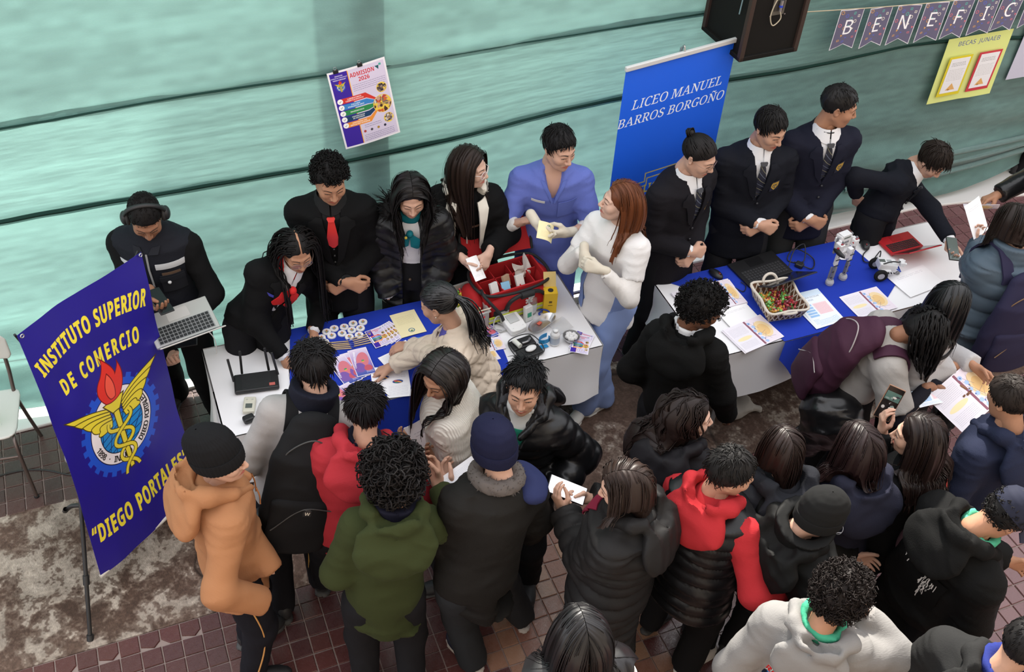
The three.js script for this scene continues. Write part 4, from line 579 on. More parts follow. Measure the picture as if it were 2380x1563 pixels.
function emblem(x, cx, cy, r) {   // winged torch over a globe in a cog wheel
  x.save(); x.translate(cx, cy); x.scale(r / 100, r / 100);
  x.fillStyle = '#2452c8'; for (let i = 0; i < 24; i++) { x.save(); x.rotate(i * Math.PI / 12); x.fillRect(-7, -112, 14, 26); x.restore(); } blob(x, '#2452c8', 0, 0, 102, 102);
  blob(x, '#1a1440', 0, 0, 87, 87); blob(x, '#ece4e6', 0, 0, 85, 85); blob(x, '#101030', 0, 0, 62, 62); blob(x, '#1d86cf', 0, 0, 60, 60); x.save(); x.beginPath(); x.arc(0, 0, 60, 0, 7); x.clip(); x.fillStyle = '#2b4fc6'; x.fillRect(-70, -70, 140, 44);
  x.strokeStyle = '#0c2a66'; x.lineWidth = 2; for (let i = -3; i <= 3; i++) { x.beginPath(); x.moveTo(i * 18 - 40, 70); x.lineTo(i * 34 + 20, -30); x.stroke(); x.beginPath(); x.moveTo(-70, i * 15 + 22); x.lineTo(70, i * 15 - 4); x.stroke(); } x.fillStyle = '#101548'; for (let i = 0; i < 26; i++) { x.beginPath(); x.arc(rr(-55, 55), rr(-58, -30), 2, 0, 7); x.fill(); } x.restore();
  const ring = (s, a0, a1, flipT) => { const n = s.length; for (let i = 0; i < n; i++) { const a = lerp(a0, a1, (i + .5) / n); x.save(); x.rotate(a); x.translate(0, flipT ? 74 : -74); txt(x, s[i], 0, 0, 19, '#17120f'); x.restore(); } };
  ring('1898 · INSUCO ·', 1.45, -.35, true); ring('DIEGO PORTALES', -.5, -2.0, true);
  // wings, torch, snakes, flame
  for (const s of [-1, 1]) { x.save(); x.scale(s, 1); x.strokeStyle = '#4a3c0c'; x.lineWidth = 2; for (let i = 0; i < 5; i++) { x.fillStyle = '#e5d13c'; x.beginPath(); x.moveTo(16, -52 + i * 7); x.quadraticCurveTo(60, -78 + i * 9, 132 - i * 19, -96 + i * 18); x.quadraticCurveTo(80, -44 + i * 9, 20, -38 + i * 7); x.closePath(); x.fill(); x.stroke(); } x.restore(); }
  x.fillStyle = '#e5d13c'; x.strokeStyle = '#4a3c0c'; x.lineWidth = 2.5; x.beginPath(); x.moveTo(-8, -40); x.lineTo(8, -40); x.lineTo(6, 112); x.lineTo(-6, 112); x.closePath(); x.fill(); x.stroke(); x.beginPath(); x.moveTo(-30, -66); x.lineTo(30, -66); x.lineTo(10, -36); x.lineTo(-10, -36); x.closePath(); x.fill(); x.stroke();
  for (const s of [-1, 1]) { for (const [w, c] of [[11, '#4a3c0c'], [7.5, '#e5d13c']]) { x.strokeStyle = c; x.lineWidth = w; x.beginPath(); x.moveTo(s * 30, -22); x.bezierCurveTo(s * 52, 8, s * -34, 10, s * -26, 36); x.bezierCurveTo(s * -16, 56, s * 26, 52, s * 20, 76); x.bezierCurveTo(s * 14, 92, s * -14, 90, s * -20, 118); x.stroke(); } }
  const fl = (p, c) => { x.fillStyle = c; x.strokeStyle = '#7a0f10'; x.lineWidth = 2; x.beginPath(); x.moveTo(p[0], p[1]); for (let i = 2; i < p.length; i += 4) x.quadraticCurveTo(p[i], p[i + 1], p[i + 2], p[i + 3]); x.closePath(); x.fill(); x.stroke(); };
  fl([-20, -66, -48, -104, -16, -128, 2, -150, -4, -168, 24, -132, 22, -116, 34, -130, 34, -140, 50, -96, 20, -66, 0, -56, -20, -66], '#dd3328'); fl([-6, -70, -22, -96, 2, -128, 18, -100, 8, -70, 0, -66, -6, -70], '#ef5a45');
  x.restore();
}
const TX = {};
reseed(5);
TX.insuco = canvasTex(820, 1640, (x, w, h) => {
  x.fillStyle = '#241a86'; x.fillRect(0, 0, w, h);
  const arc = (s, cy, sz, bend, sp) => { const n = s.length; x.font = 'bold ' + sz + 'px sans-serif'; let tot = 0; const ws = [...s].map((c) => { const q = (c === ' ' ? sz * .22 : x.measureText(c).width * .68) + sp; tot += q; return q; }); let u = -tot / 2; [...s].forEach((c, i) => { const m = u + ws[i] / 2, t = m / (w / 2); x.save(); x.translate(w / 2 + m, cy + bend * t * t); x.rotate(bend * 2 * t / (w / 2)); x.scale(.72, 1.42); x.font = 'bold ' + sz + 'px sans-serif'; x.textAlign = 'center'; x.textBaseline = 'middle'; x.fillStyle = '#f1de3e'; x.strokeStyle = '#f1de3e'; x.lineWidth = 4; x.fillText(c, 0, 0); x.strokeText(c, 0, 0); x.restore(); u += ws[i]; }); };
  arc('INSTITUTO SUPERIOR', 190, 96, 74, 4); arc('DE COMERCIO', 410, 92, 40, 12); emblem(x, w / 2 + 5, 860, 262); arc('“DIEGO PORTALES”', 1385, 112, -22, 6);
});
TX.liceo = canvasTex(800, 2000, (x, w, h) => {
  x.fillStyle = '#1c63ea'; x.fillRect(0, 0, w, h);
  const it = (s, cx, cy, sz) => { x.save(); x.translate(cx, cy); x.transform(1, 0, -.18, 1, 0, 0); x.font = '400 ' + sz + 'px serif'; x.textAlign = 'center'; x.fillStyle = '#f4f6ff'; x.fillText(s, 0, 0); x.restore(); }; it('LICEO MANUEL', w / 2 + 10, 300, 88); it('BARROS BORGOÑO', w / 2 - 14, 410, 86);
  const step = (k, lw) => { x.strokeStyle = '#c9b877'; x.lineWidth = lw; x.beginPath(); const p = [[60, 1010], [110, 1010], [110, 950], [190, 950], [190, 890], [270, 890], [270, 830], [530, 830], [530, 890], [610, 890], [610, 950], [690, 950], [690, 1010], [740, 1010], [740, 1300]]; p.forEach((q, i) => { const a = w / 2 + (q[0] - w / 2) * k, b = 1150 + (q[1] - 1150) * k; i ? x.lineTo(a, b) : x.moveTo(a, b); }); x.stroke(); }; step(1.05, 9); step(.92, 9);
  txt(x, 'LICEO', w / 2 - 40, 935, 90, '#d9c35a', 'bold', 'sans-serif', .75); x.strokeStyle = '#c9b877'; x.lineWidth = 9; x.beginPath(); x.arc(w / 2, 1260, 250, 0, 7); x.stroke(); x.fillStyle = '#0d3da8'; x.beginPath(); x.arc(w / 2, 1260, 242, 0, 7); x.fill(); x.beginPath(); x.moveTo(240, 1230); x.lineTo(320, 1130); x.lineTo(400, 1230); x.lineTo(480, 1130); x.lineTo(560, 1230); x.stroke();
});
function admission(x, w, h) {
  x.fillStyle = '#f3f0f6'; x.fillRect(0, 0, w, h); x.save(); x.scale(w / 700, h / 990);
  x.fillStyle = '#dcd2ea'; x.fillRect(22, 22, 656, 946); x.fillStyle = '#3c1fa0'; x.fillRect(22, 22, 206, 946); x.fillStyle = '#e0762a'; x.fillRect(228, 22, 6, 946); x.fillStyle = '#f1d36a'; x.fillRect(234, 22, 6, 946);
  txt(x, 'INSTITUTO', 125, 60, 18, '#fff'); txt(x, 'SUPERIOR DE COMERCIO N°2', 125, 84, 14, '#fff'); txt(x, '“DIEGO PORTALES”', 125, 108, 18, '#fff'); emblem(x, 122, 200, 52);
  txt(x, 'ADMISION', 402, 95, 74, '#cf1f2b', 'bold', 'sans-serif', .8); txt(x, '2026', 410, 165, 70, '#cf1f2b', 'bold', 'sans-serif', .9); poly(x, '#1e5a63', [[560, 70], [610, 70], [600, 120]]); poly(x, '#4fb0a0', [[612, 50], [640, 50], [640, 75], [612, 75]]);
  lines(x, 260, 205, 660, 300, 4, '#6b6490', 4);
  const band = ['#d8352c', '#3a86cf', '#2c8b4f', '#173e66', '#f0953a'], tx2 = [['LABORATORIOS', 'COMPUTACIONALES'], ['TALLERES', 'EXTRAESCOLARES'], ['PROPEDEUTICO'], ['CONTINUIDAD', 'DE ESTUDIOS'], ['CONVENIOS CON', 'EDUCACIÓN SUPERIOR']];
  band.forEach((c, i) => { const y = 345 + i * 78; poly(x, c, [[70, y], [385, y], [520, 470 + i * 22], [520, 490 + i * 22], [385, y + 66], [70, y + 66]]); blob(x, '#fff', 72, y + 33, 34, 34); txt(x, '✓', 72, y + 33, 40, '#333'); x.strokeStyle = '#333'; x.lineWidth = 4; x.beginPath(); x.moveTo(60, y + 34); x.lineTo(69, y + 44); x.lineTo(86, y + 22); x.stroke(); tx2[i].forEach((s, k) => txt(x, s, 245, y + 33 + (k - (tx2[i].length - 1) / 2) * 24, 21, '#fff', 'bold', 'serif')); });
  for (const [cx, cy, r, cs] of [[590, 345, 58, ['#5c4a42', '#8b7b70', '#2b2230', '#b59a8c']], [560, 545, 108, ['#c9a08a', '#4a2a26', '#d5672e', '#7d6b60', '#b9423d', '#d8cfc0']], [600, 745, 56, ['#6a5a62', '#2d2a44', '#a98f7a', '#e0d8d0']]]) { blob(x, '#f2cf4e', cx, cy, r + 6, r + 6); x.save(); x.beginPath(); x.arc(cx, cy, r, 0, 7); x.clip(); for (let i = 0; i < 46; i++) blob(x, cs[i % cs.length], cx + rr(-r, r), cy + rr(-r, r), rr(.1, .34) * r, rr(.1, .3) * r); if (r > 90) { x.fillStyle = '#f2cf4e'; x.fillRect(cx - 3, cy - r, 6, 2 * r); x.fillRect(cx - r, cy - 3, 2 * r, 6); } x.restore(); }
  lines(x, 290, 735, 500, 785, 2, '#6b6490', 5); for (let i = 0; i < 4; i++) blob(x, ['#b5433c', '#4a4550', '#b08a3a', '#2d2a44'][i], 280 + i * 85, 825, 16, 16); lines(x, 265, 865, 640, 955, 4, '#6b6490', 5); x.restore();
}
TX.adm = canvasTex(700, 990, admission);
TX.bro = canvasTex(420, 620, (x, w, h) => { const g = x.createLinearGradient(0, 0, 0, h); g.addColorStop(0, '#e9dcec'); g.addColorStop(.6, '#9d7fc0'); g.addColorStop(1, '#3c55a8'); x.fillStyle = '#efe6f0'; x.fillRect(0, 0, w, h); x.fillStyle = g; x.fillRect(14, 14, w - 28, h - 28); blob(x, '#d87a86', 235, 280, 130, 190, .4); blob(x, '#7f5aa8', 130, 430, 120, 110, .2); blob(x, '#c75a6a', 300, 470, 90, 70); x.save(); x.translate(80, 240); x.rotate(-1.35); txt(x, 'CONTABILIDAD', 0, 0, 52, '#fff'); x.restore(); x.fillStyle = '#3f9a6a'; x.fillRect(210, 270, 60, 26); x.fillStyle = '#d8b03c'; x.fillRect(210, 296, 60, 22); lines(x, 230, 520, 390, 570, 3, '#e8dff0', 5); });
TX.map = canvasTex(840, 600, (x, w, h) => { x.fillStyle = '#efe9f1'; x.fillRect(0, 0, w, h); x.fillStyle = '#e7e2ea'; x.fillRect(12, 12, 400, 576); x.fillStyle = '#8a5566'; x.fillRect(425, 12, 40, 576); x.fillStyle = '#e9dde6'; x.fillRect(465, 12, 363, 576); blob(x, '#ecd3a6', 650, 290, 150, 190); blob(x, '#e6c084', 650, 300, 100, 130); blob(x, '#f0dfb0', 210, 330, 150, 40); x.strokeStyle = '#8a6a80'; x.lineWidth = 4; for (let i = 0; i < 7; i++) { x.beginPath(); x.moveTo(480, 60 + i * 80); x.lineTo(rr(560, 800), rr(40, 560)); x.stroke(); } for (let i = 0; i < 6; i++) blob(x, '#a9c4ea', 490 + (i % 2) * 30, 90 + i * 90, 34, 30); for (let i = 0; i < 4; i++) blob(x, '#5a76b0', 492 + (i % 2) * 30, 92 + i * 130, 12, 12); lines(x, 40, 60, 380, 250, 9, '#b5aebb', 4); lines(x, 40, 400, 380, 540, 7, '#b5aebb', 4); });
TX.doc = canvasTex(420, 600, (x, w, h) => { x.fillStyle = '#f4f2f4'; x.fillRect(0, 0, w, h); lines(x, 60, 70, 360, 150, 4, '#a9a5b3', 4); lines(x, 45, 330, 375, 560, 12, '#b7b4bf', 3); blob(x, '#2d4a8a', 215, 240, 92, 44); blob(x, '#c8544a', 200, 232, 60, 22, .3); blob(x, '#e0a34a', 245, 250, 40, 16, .3); blob(x, '#4a9a5a', 190, 258, 30, 12); });
TX.plain = canvasTex(400, 560, (x, w, h) => { x.fillStyle = '#f3f1f3'; x.fillRect(0, 0, w, h); lines(x, 50, 60, 350, 500, 18, '#b9c2d6', 3); });
TX.blank = canvasTex(200, 280, (x, w, h) => { x.fillStyle = '#f3f2f3'; x.fillRect(0, 0, w, h); lines(x, 30, 40, 170, 70, 2, '#c9c6cc', 3); });
TX.esc = canvasTex(560, 800, (x, w, h) => { x.fillStyle = '#eef4fb'; x.fillRect(0, 0, w, h); x.fillStyle = '#d8eafa'; x.fillRect(0, 0, w, 130); txt(x, 'ADMISIÓN ESCOLAR', 280, 150, 44, '#5f7f9c', '400'); txt(x, '2026', 280, 215, 46, '#5f7f9c', '400'); x.fillStyle = '#f2d3d8'; x.fillRect(250, 300, 260, 260); for (let i = 0; i < 5; i++) { x.fillStyle = '#9cc4ee'; x.fillRect(50, 300 + i * 62, 170, 44); } lines(x, 265, 315, 500, 550, 9, '#d9a0aa', 5); lines(x, 50, 640, 510, 760, 5, '#8fb4da', 6); });
TX.cert = canvasTex(420, 600, (x, w, h) => { x.fillStyle = '#efe3b4'; x.fillRect(0, 0, w, h); lines(x, 60, 90, 360, 300, 9, '#c5b684', 4); blob(x, '#3f6f86', 210, 480, 52, 52); blob(x, '#efe3b4', 210, 480, 38, 38); blob(x, '#4a7a58', 210, 492, 24, 18); });
TX.badge = canvasTex(160, 160, (x, w, h) => { x.fillStyle = '#f2efee'; x.fillRect(0, 0, w, h); emblem(x, 80, 86, 34); });
TX.becas = canvasTex(660, 760, (x, w, h) => { x.fillStyle = '#dfe98f'; x.fillRect(0, 0, w, h); txt(x, 'BECAS  JUNAEB', 330, 75, 70, '#4657a0', '400', 'sans-serif', .9); });
const flagTex = (ch) => canvasTex(200, 300, (x, w, h) => { x.fillStyle = '#e9e6ee'; x.fillRect(0, 0, w, h); x.fillStyle = '#66627c'; x.fillRect(5, 5, w - 10, h - 10); x.lineWidth = 4; for (let i = 0; i < 16; i++) { const c = ['#d9a25a', '#57b4a4', '#d9717a', '#5566c9', '#e8e0d0'][i % 5], px = 24 + (i * 67) % 160, py = 22 + (i * 91) % 250; x.strokeStyle = c; x.fillStyle = c; if (i % 3 === 0) { x.beginPath(); x.arc(px, py, 11, 0, 7); x.stroke(); } else if (i % 3 === 1) poly(x, c, [[px, py], [px + 20, py + 6], [px + 6, py + 20]]); else x.strokeRect(px, py, 14, 14); } x.font = '400 150px sans-serif'; txt(x, ch, 100, 130, 150, '#fbfafd', '400'); });
const paperMat = (t) => new THREE.MeshPhysicalMaterial({ map: t, roughness: .75 });
const PM = Object.fromEntries(Object.entries(TX).map(([k, t]) => [k, paperMat(t)]));
const white = cmat([.78, .77, .76], .8);
function sheet(name, label, cat, m, [x, y, z, w, h, a], curl = .003, group, th = .0012) {   // a sheet of paper lying on a table, top edge towards -z
  const o = thing(name, label, cat, [x, y, z], a, group); const ph = rr(0, 6);
  part('printed_face', shell(grid(6, 8, (u, v) => V((u - .5) * w, curl * (Math.sin(u * 3 + ph) * .5 + Math.cos(v * 4 + ph) * .5 + 1), (.5 - v) * h)), th), m, o); return o;
}
// ------------------------------------------------------------------ tables and cloths
const M = { steel: mat([.55, .55, .56], .3, { metalness: .9 }), tcloth: mat([.84, .83, .84], .85, sheenOf([.8, .8, .8], .2)), blue: mat([.018, .045, .40], .75, sheenOf([.1, .15, .6], .3)), black: mat([.012, .012, .013], .5), grey: mat([.25, .25, .26], .6) };
function table(label, x0, x1, z0, z1, y = .745) {
  const o = thing('folding_table', label, 'table', [(x0 + x1) / 2, 0, (z0 + z1) / 2]), w = x1 - x0, d = z1 - z0; part('tabletop', box(w, .035, d, 0, y - .0175, 0, .008), mat([.6, .6, .58], .6), o);
  for (const sx of [-1, 1]) for (const sz of [-1, 1]) part('leg', bar([sx * (w / 2 - .2), 0, sz * (d / 2 - .08)], [sx * (w / 2 - .2), y - .03, sz * (d / 2 - .08)], .014), M.grey, o);
}
function drape(x0, x1, z0, z1, y, drop, o = {}) {   // drop(side, t) hem depth; sides f b l r
  const gs = [grid(40, 16, (u, v) => V(lerp(x0, x1, u), y + .0015 * noise(u * 9, v * 5, 3), lerp(z1, z0, v)))];
  const side = (k, n, f, nx, nz) => { gs.push(grid(n, 12, (u, v) => { const [x, z] = f(u), d = drop(k, u), w = v * v * .035 + v * .018 * Math.sin(u * n * .42 + 1.5 * noise(u * 6, 1, 2)) + .03 * v * noise(u * n * .22, v * 2, 5) + .008; return V(x + nx * w, y - d * v - (v > 0 ? 0 : 0), z + nz * w); })); };
  side('f', 60, (u) => [lerp(x1, x0, u), z1], 0, 1); side('b', 60, (u) => [lerp(x0, x1, u), z0], 0, -1); side('l', 24, (u) => [x0, lerp(z1, z0, u)], -1, 0); side('r', 24, (u) => [x1, lerp(z0, z1, u)], 1, 0); return gs;
}
table('folding table under the white and blue cloths with the red first-aid bag', .17, 2.2, -4.30, -3.69);
table('folding table under the white and blue cloths with laptop and robots', 2.80, 4.76, -4.0, -3.40);
one('tablecloth', drape(.14, 2.24, -4.33, -3.665, .752, (k, t) => k === 'f' ? .36 : k === 'l' ? .5 : .38), M.tcloth, 'white tablecloth hanging under the first-aid supplies and badges', 'tablecloth');
one('tablecloth', drape(2.77, 4.79, -4.03, -3.37, .752, (k, t) => k === 'f' ? .30 + .04 * t : .3), M.tcloth, 'white tablecloth hanging under the robots and the candy basket', 'tablecloth');
{ const g = grid(40, 14, (u, v) => { const f = lerp(.52, 1.68, u), b = lerp(.62, 1.75, u); return V(lerp(f, b, v) - .06 * (1 - u) * (1 - v), .757 + .002 * noise(u * 12, v * 8, 1), lerp(-3.655, -4.335, v)); }), d = grid(40, 8, (u, v) => V(lerp(.46, 1.68, u) + .0 * v, .757 - .005 - .34 * (1 - v), -3.648 + .05 * (1 - v) + .012 * Math.sin(u * 28) * (1 - v))); one('table_runner', [g, d], M.blue, 'royal blue cloth across the badges, pencils and brochures', 'cloth'); }
{ const S = new THREE.Shape([[2.82, 4.055], [4.13, 4.045], [4.19, 3.57], [3.88, 3.352], [3.25, 3.352], [3.18, 3.70]].map((p) => new THREE.Vector2(p[0], p[1]))); const t = new THREE.ExtrudeGeometry(S, { depth: .003, bevelEnabled: false }); t.rotateX(Math.PI / 2); t.scale(1, 1, -1); t.translate(0, .7575, 0);
  for (let i = 0; i < t.attributes.position.count; i++) { } const ix = []; const fixed = flip(mergeVerts(t)); fixed.computeVertexNormals(); const d = grid(24, 10, (u, v) => { const x = lerp(3.25, 3.88, u), len = lerp(.27, .02, Math.abs(u - .2) / .8) * (u < .2 ? .4 + .6 * u / .2 : 1); return V(x - .05 * v * (1 - u), .757 - len * v, -3.345 + .045 * v + .012 * Math.sin(u * 14) * v); }); flip(d).computeVertexNormals(); one('table_runner', [fixed, d], M.blue, 'royal blue cloth laid aslant under the robots and black laptop', 'cloth'); }
function mergeVerts(g) { const n = g.attributes.position.count; g.setIndex(Array.from({ length: n }, (_, i) => i)); return g; }
one('cloth_bundle', meshOps([['+', ell(V(0, .05, 0), .12, .06, .09)], ['+', cone(V(.05, .06, .02), V(.16, .03, .06), .05, .02), .03]], .012, { warp: wrinkle(.02, 1.5) }), cmat([.5, .48, .44], .9), 'crumpled off-white cloth bundle on the floor under the robot table', 'bundle', [3.16, .01, -3.52]);
// ------------------------------------------------------------------ table one: badges, pencils, papers
reseed(31);
const badgeGeo = new THREE.CylinderGeometry(.0245, .0255, .006, 24), badgeFace = new THREE.CircleGeometry(.0238, 24).rotateX(-Math.PI / 2).translate(0, .0034, 0);
const row3 = ['front', 'middle', 'back'];
[[.806, -4.248], [.853, -4.261], [.909, -4.255], [.963, -4.266], [1.019, -4.261], [.825, -4.209], [.884, -4.208], [.942, -4.216], [.992, -4.217], [.767, -4.211], [.776, -4.171], [.915, -4.168], [.97, -4.166]].forEach(([x, z]) => { const o = thing('badge', 'round white pin badge with tiny school emblem among the rows on blue cloth', 'badge', [x, .761, z], rr(-.4, .4), 'pin badges on the blue cloth'); part('rim', badgeGeo, cmat([.75, .75, .74], .3), o); part('printed_face', badgeFace, PM.badge, o); });
{ const P = [[.796, -4.157, .897, -4.136], [.798, -4.14, .897, -4.12], [.797, -4.127, .896, -4.107], [.797, -4.114, .887, -4.094], [.801, -4.1, .877, -4.082], [.937, -4.15, 1.019, -4.155], [.937, -4.134, 1.02, -4.138], [.935, -4.118, 1.02, -4.122], [.933, -4.103, 1.023, -4.105], [.932, -4.087, 1.024, -4.086]];
  P.forEach(([a, b, c, d], i) => { const o = thing('pencil', i < 5 ? 'kraft pencil with blue end in the bundle nearer the badges\' left end' : 'kraft pencil with blue end in the bundle beside the fanned flyers', 'pencil', [(a + c) / 2, .7625, (b + d) / 2], Math.atan2(-(d - b), c - a), i < 5 ? 'left bundle of pencils' : 'right bundle of pencils'); const L = .13; part('barrel', bar([-L / 2, 0, 0], [L / 2, 0, 0], .0037, 6), cmat([.55, .40, .22], .7), o); const e = i < 5 ? 1 : -1; part('blue_end', bar([e * L / 2, 0, 0], [e * (L / 2 + .014), 0, 0], .0045, 8), cmat([.02, .05, .4], .5), o); part('point', new THREE.ConeGeometry(.0036, .014, 6).rotateZ(e * Math.PI / 2).translate(-e * (L / 2 + .007), 0, 0), cmat([.05, .04, .035], .6), o); }); }
sheet('certificate', 'pale yellow printed sheet with round seal near the ponytailed person', 'paper', PM.cert, [1.256, .758, -4.17, .15, .20, .05]);
for (let i = 0; i < 5; i++) sheet('flyer', i < 4 ? 'lilac admission flyer within the fan beside the pencils' : 'topmost lilac admission flyer of the fan beside the pencils', 'flyer', PM.adm, [1.155 - i * .022, .759 + i * .0016, -4.135 + i * .006, .105, .148, .55 - i * .1], .001, 'fanned admission flyers');
[[.926, -3.955, 0], [.823, -3.923, .22], [.855, -3.94, .12], [.885, -3.95, .06], [.743, -3.752, .53], [.80, -3.72, .3]].forEach(([x, z, a], i) => sheet('brochure', ['purple brochure with white lettering, rightmost of its fan on the blue cloth', 'purple brochure, leftmost of the upper fan', 'purple brochure, second from the left of the upper fan', 'purple brochure, third from the left of the upper fan', 'purple brochure half hidden beside the neck warmer', 'purple brochure beside the red hoodie, on the cloth edge'][i], 'brochure', PM.bro, [x, .759 + (3 - i % 4) * .0016, z, .105, .21, a], .0015, 'purple brochures'));
[[1.18, -3.977, .085, .12, .29, 'plain', 'small letter sheet partly under the envelope by the beige sleeve'], [1.257, -3.943, .08, .11, -.12, 'plain', 'letter sheet nearest the beige jacket'], [1.097, -3.932, .14, .095, .25, 'plain', 'wide letter sheet below the yellow certificate'], [1.0, -3.787, .13, .2, -.2, 'doc', 'printed sheet with oval logo, left of the pair under the reaching hand'], [1.062, -3.735, .13, .19, -.2, 'doc', 'printed sheet with oval logo, right of the pair under the reaching hand']].forEach(([x, z, w, h, a, t, l], i) => sheet('paper_sheet', l, 'paper', PM[t], [x, .7585 + i * .0006, z, w, h, a], .002, 'sheets on the blue cloth'));
one('tissue_pack', box(.085, .014, .045, 0, .007, 0, .005), cmat([.10, .32, .62], .35), 'small sky-blue tissue pack on the blue cloth', 'pack', [1.264, .759, -4.015], -.15);
sheet('brochure', 'pink and white leaflets between the candy box and blood-pressure monitor', 'brochure', PM.bro, [1.655, .759, -3.985, .10, .15, .2]); sheet('paper_sheet', 'photo sheet at the white cloth edge below the pink leaflets', 'paper', PM.map, [1.645, .7595, -3.86, .14, .10, -.05]); sheet('paper_sheet', 'second photo sheet beside the beige quilted shoulder', 'paper', PM.map, [1.60, .759, -3.79, .10, .11, .1]);
sheet('flyer', 'lilac admission flyer at the white table corner, upper of two', 'flyer', PM.adm, [2.118, .761, -3.70, .105, .148, -.55]); sheet('flyer', 'lilac admission flyer at the white table corner, lower of two', 'flyer', PM.adm, [2.136, .7585, -3.72, .105, .148, -.75]);
// router with aerials, meter and adapter
{ const o = thing('router', 'black wireless router with upright aerials on the white cloth end', 'router', [.36, .757, -3.98], -.14); part('case', box(.23, .028, .13, 0, .014, 0, .01), M.black, o); part('vent_panel', join(Array.from({ length: 12 }, (_, i) => box(.15, .001, .003, 0, .0285, -.05 + i * .009))), cmat([.03, .03, .032], .4), o); for (const [x, z, t, l] of [[-.115, -.02, .06, .17], [-.07, -.07, -.05, .17], [.07, -.07, .03, .17], [.115, -.03, .1, .17]]) part('aerial', box(.013, l, .008, 0, l / 2, 0, .003).applyMatrix4(new THREE.Matrix4().makeRotationZ(t)).translate(x, .02, z), M.black, o); part('sticker', box(.03, .001, .02, .08, .0289, .04), cmat([.5, .12, .1], .5), o); }
{ const o = thing('meter', 'small cream handheld meter with grey display beside the router', 'meter', [.292, .757, -3.83], -.3); part('case', box(.062, .026, .105, 0, .013, 0, .008), cmat([.62, .60, .50], .5), o); part('display', box(.034, .002, .03, 0, .027, .015), cmat([.10, .11, .10], .2), o); for (const s of [-1, 1]) part('button', cyl(.005, .005, .003, s * .014, .027, -.03, 10), cmat([.5, .5, .45], .5), o); }
one('power_adapter', join([box(.06, .035, .045, 0, .018, 0, .012), tube([[.03, .02, 0], [.07, .01, .02], [.08, -.2, .06], [.05, -.7, .04]], .003, 20, 5)]), M.black, 'black power adapter hanging over the table edge below the meter', 'adapter', [.27, .757, -3.735], .2);
for (const [l, c, p, r] of [['thin white charging cable running from the laptop down past the white tablecloth', [.75, .74, .74], [[.14, 1.1, -4.16], [.2, .95, -4.2], [.19, .6, -4.32], [.12, .2, -4.25], [.16, .02, -4.0], [.3, .01, -3.8]], .0028], ['blue network cable curling on the floor beside the table leg', [.03, .12, .5], [[.27, .55, -3.72], [.16, .3, -3.72], [.12, .06, -3.85], [.02, .012, -3.9], [.1, .012, -3.7]], .0035], ['yellow cable end below the power adapter', [.6, .45, .05], [[.31, .5, -3.71], [.3, .2, -3.68], [.32, .04, -3.62]], .0035], ['black cable looped on the floor under the router', [.015, .015, .016], [[-.2, .012, -4.05], [.0, .012, -4.2], [.1, .012, -4.05], [.02, .012, -3.92], [.12, .012, -3.82]], .004], ['black cable along the floor behind the chair and blue banner', [.02, .02, .02], [[-1.3, .012, -4.42], [-1.0, .012, -4.46], [-.85, .012, -4.42], [-.7, .012, -4.33], [-.45, .012, -4.28], [-.2, .012, -4.2]], .005]]) one('cable', tube(p, r, 50, 6), cmat(c, .5), l, 'cable');
// candy box
const candyCols = [[.75, .62, .05], [.55, .60, .06], [.20, .50, .05], [.65, .06, .06], [.75, .70, .45], [.70, .25, .05]];
const candyGeo = (() => { const a = new THREE.SphereGeometry(.0085, 8, 6).scale(1.35, .85, 1), w = (s) => new THREE.ConeGeometry(.009, .012, 6, 1).rotateZ(s * Math.PI / 2).translate(s * .0165, 0, 0); return join([a, w(1), w(-1)]); })();
{ const o = thing('plastic_box', 'translucent plastic box holding wrapped candies', 'box', [1.59, .757, -4.13], .12), w = .15, d = .27, h = .12, m = new THREE.MeshPhysicalMaterial({ color: 0xe8eae6, roughness: .35, transmission: .65, thickness: 0 }); part('base', box(w - .02, .003, d - .02, 0, .002, 0), m, o); for (const s of [-1, 1]) { part('side', box(.003, h, d, s * w / 2, h / 2, 0), m, o); part('side', box(w, h, .003, 0, h / 2, s * d / 2), m, o); part('rim', box(.012, .006, d + .02, s * (w / 2 + .004), h, 0, .002), m, o); part('rim', box(w + .02, .006, .012, 0, h, s * (d / 2 + .004), .002), m, o); }
  reseed(9); const mats2 = candyCols.map((c) => mat(c, .3, { clearcoat: .4 })); for (let i = 0; i < 150; i++) { const front2 = rnd(), z = lerp(-.12, .12, front2), red = z > .07 || rnd() < .06, c = red ? 3 : [0, 1, 2, 0, 4, 5, 1][Math.floor(rnd() * 7)], m2 = one('candy', candyGeo, mats2[c], 'wrapped candy in the translucent plastic box', 'candy', [0, 0, 0], 0, 'candies in the plastic box'), x = rr(-.06, .06), lx = 1.59 + x * Math.cos(.12) + z * Math.sin(.12), lz = -4.13 - x * Math.sin(.12) + z * Math.cos(.12); m2.position.set(lx, .757 + .012 + (i < 75 ? .03 : .062) + rr(0, .018), lz); m2.rotation.set(rr(-.6, .6), rr(0, 6), rr(-.5, .5)); } }
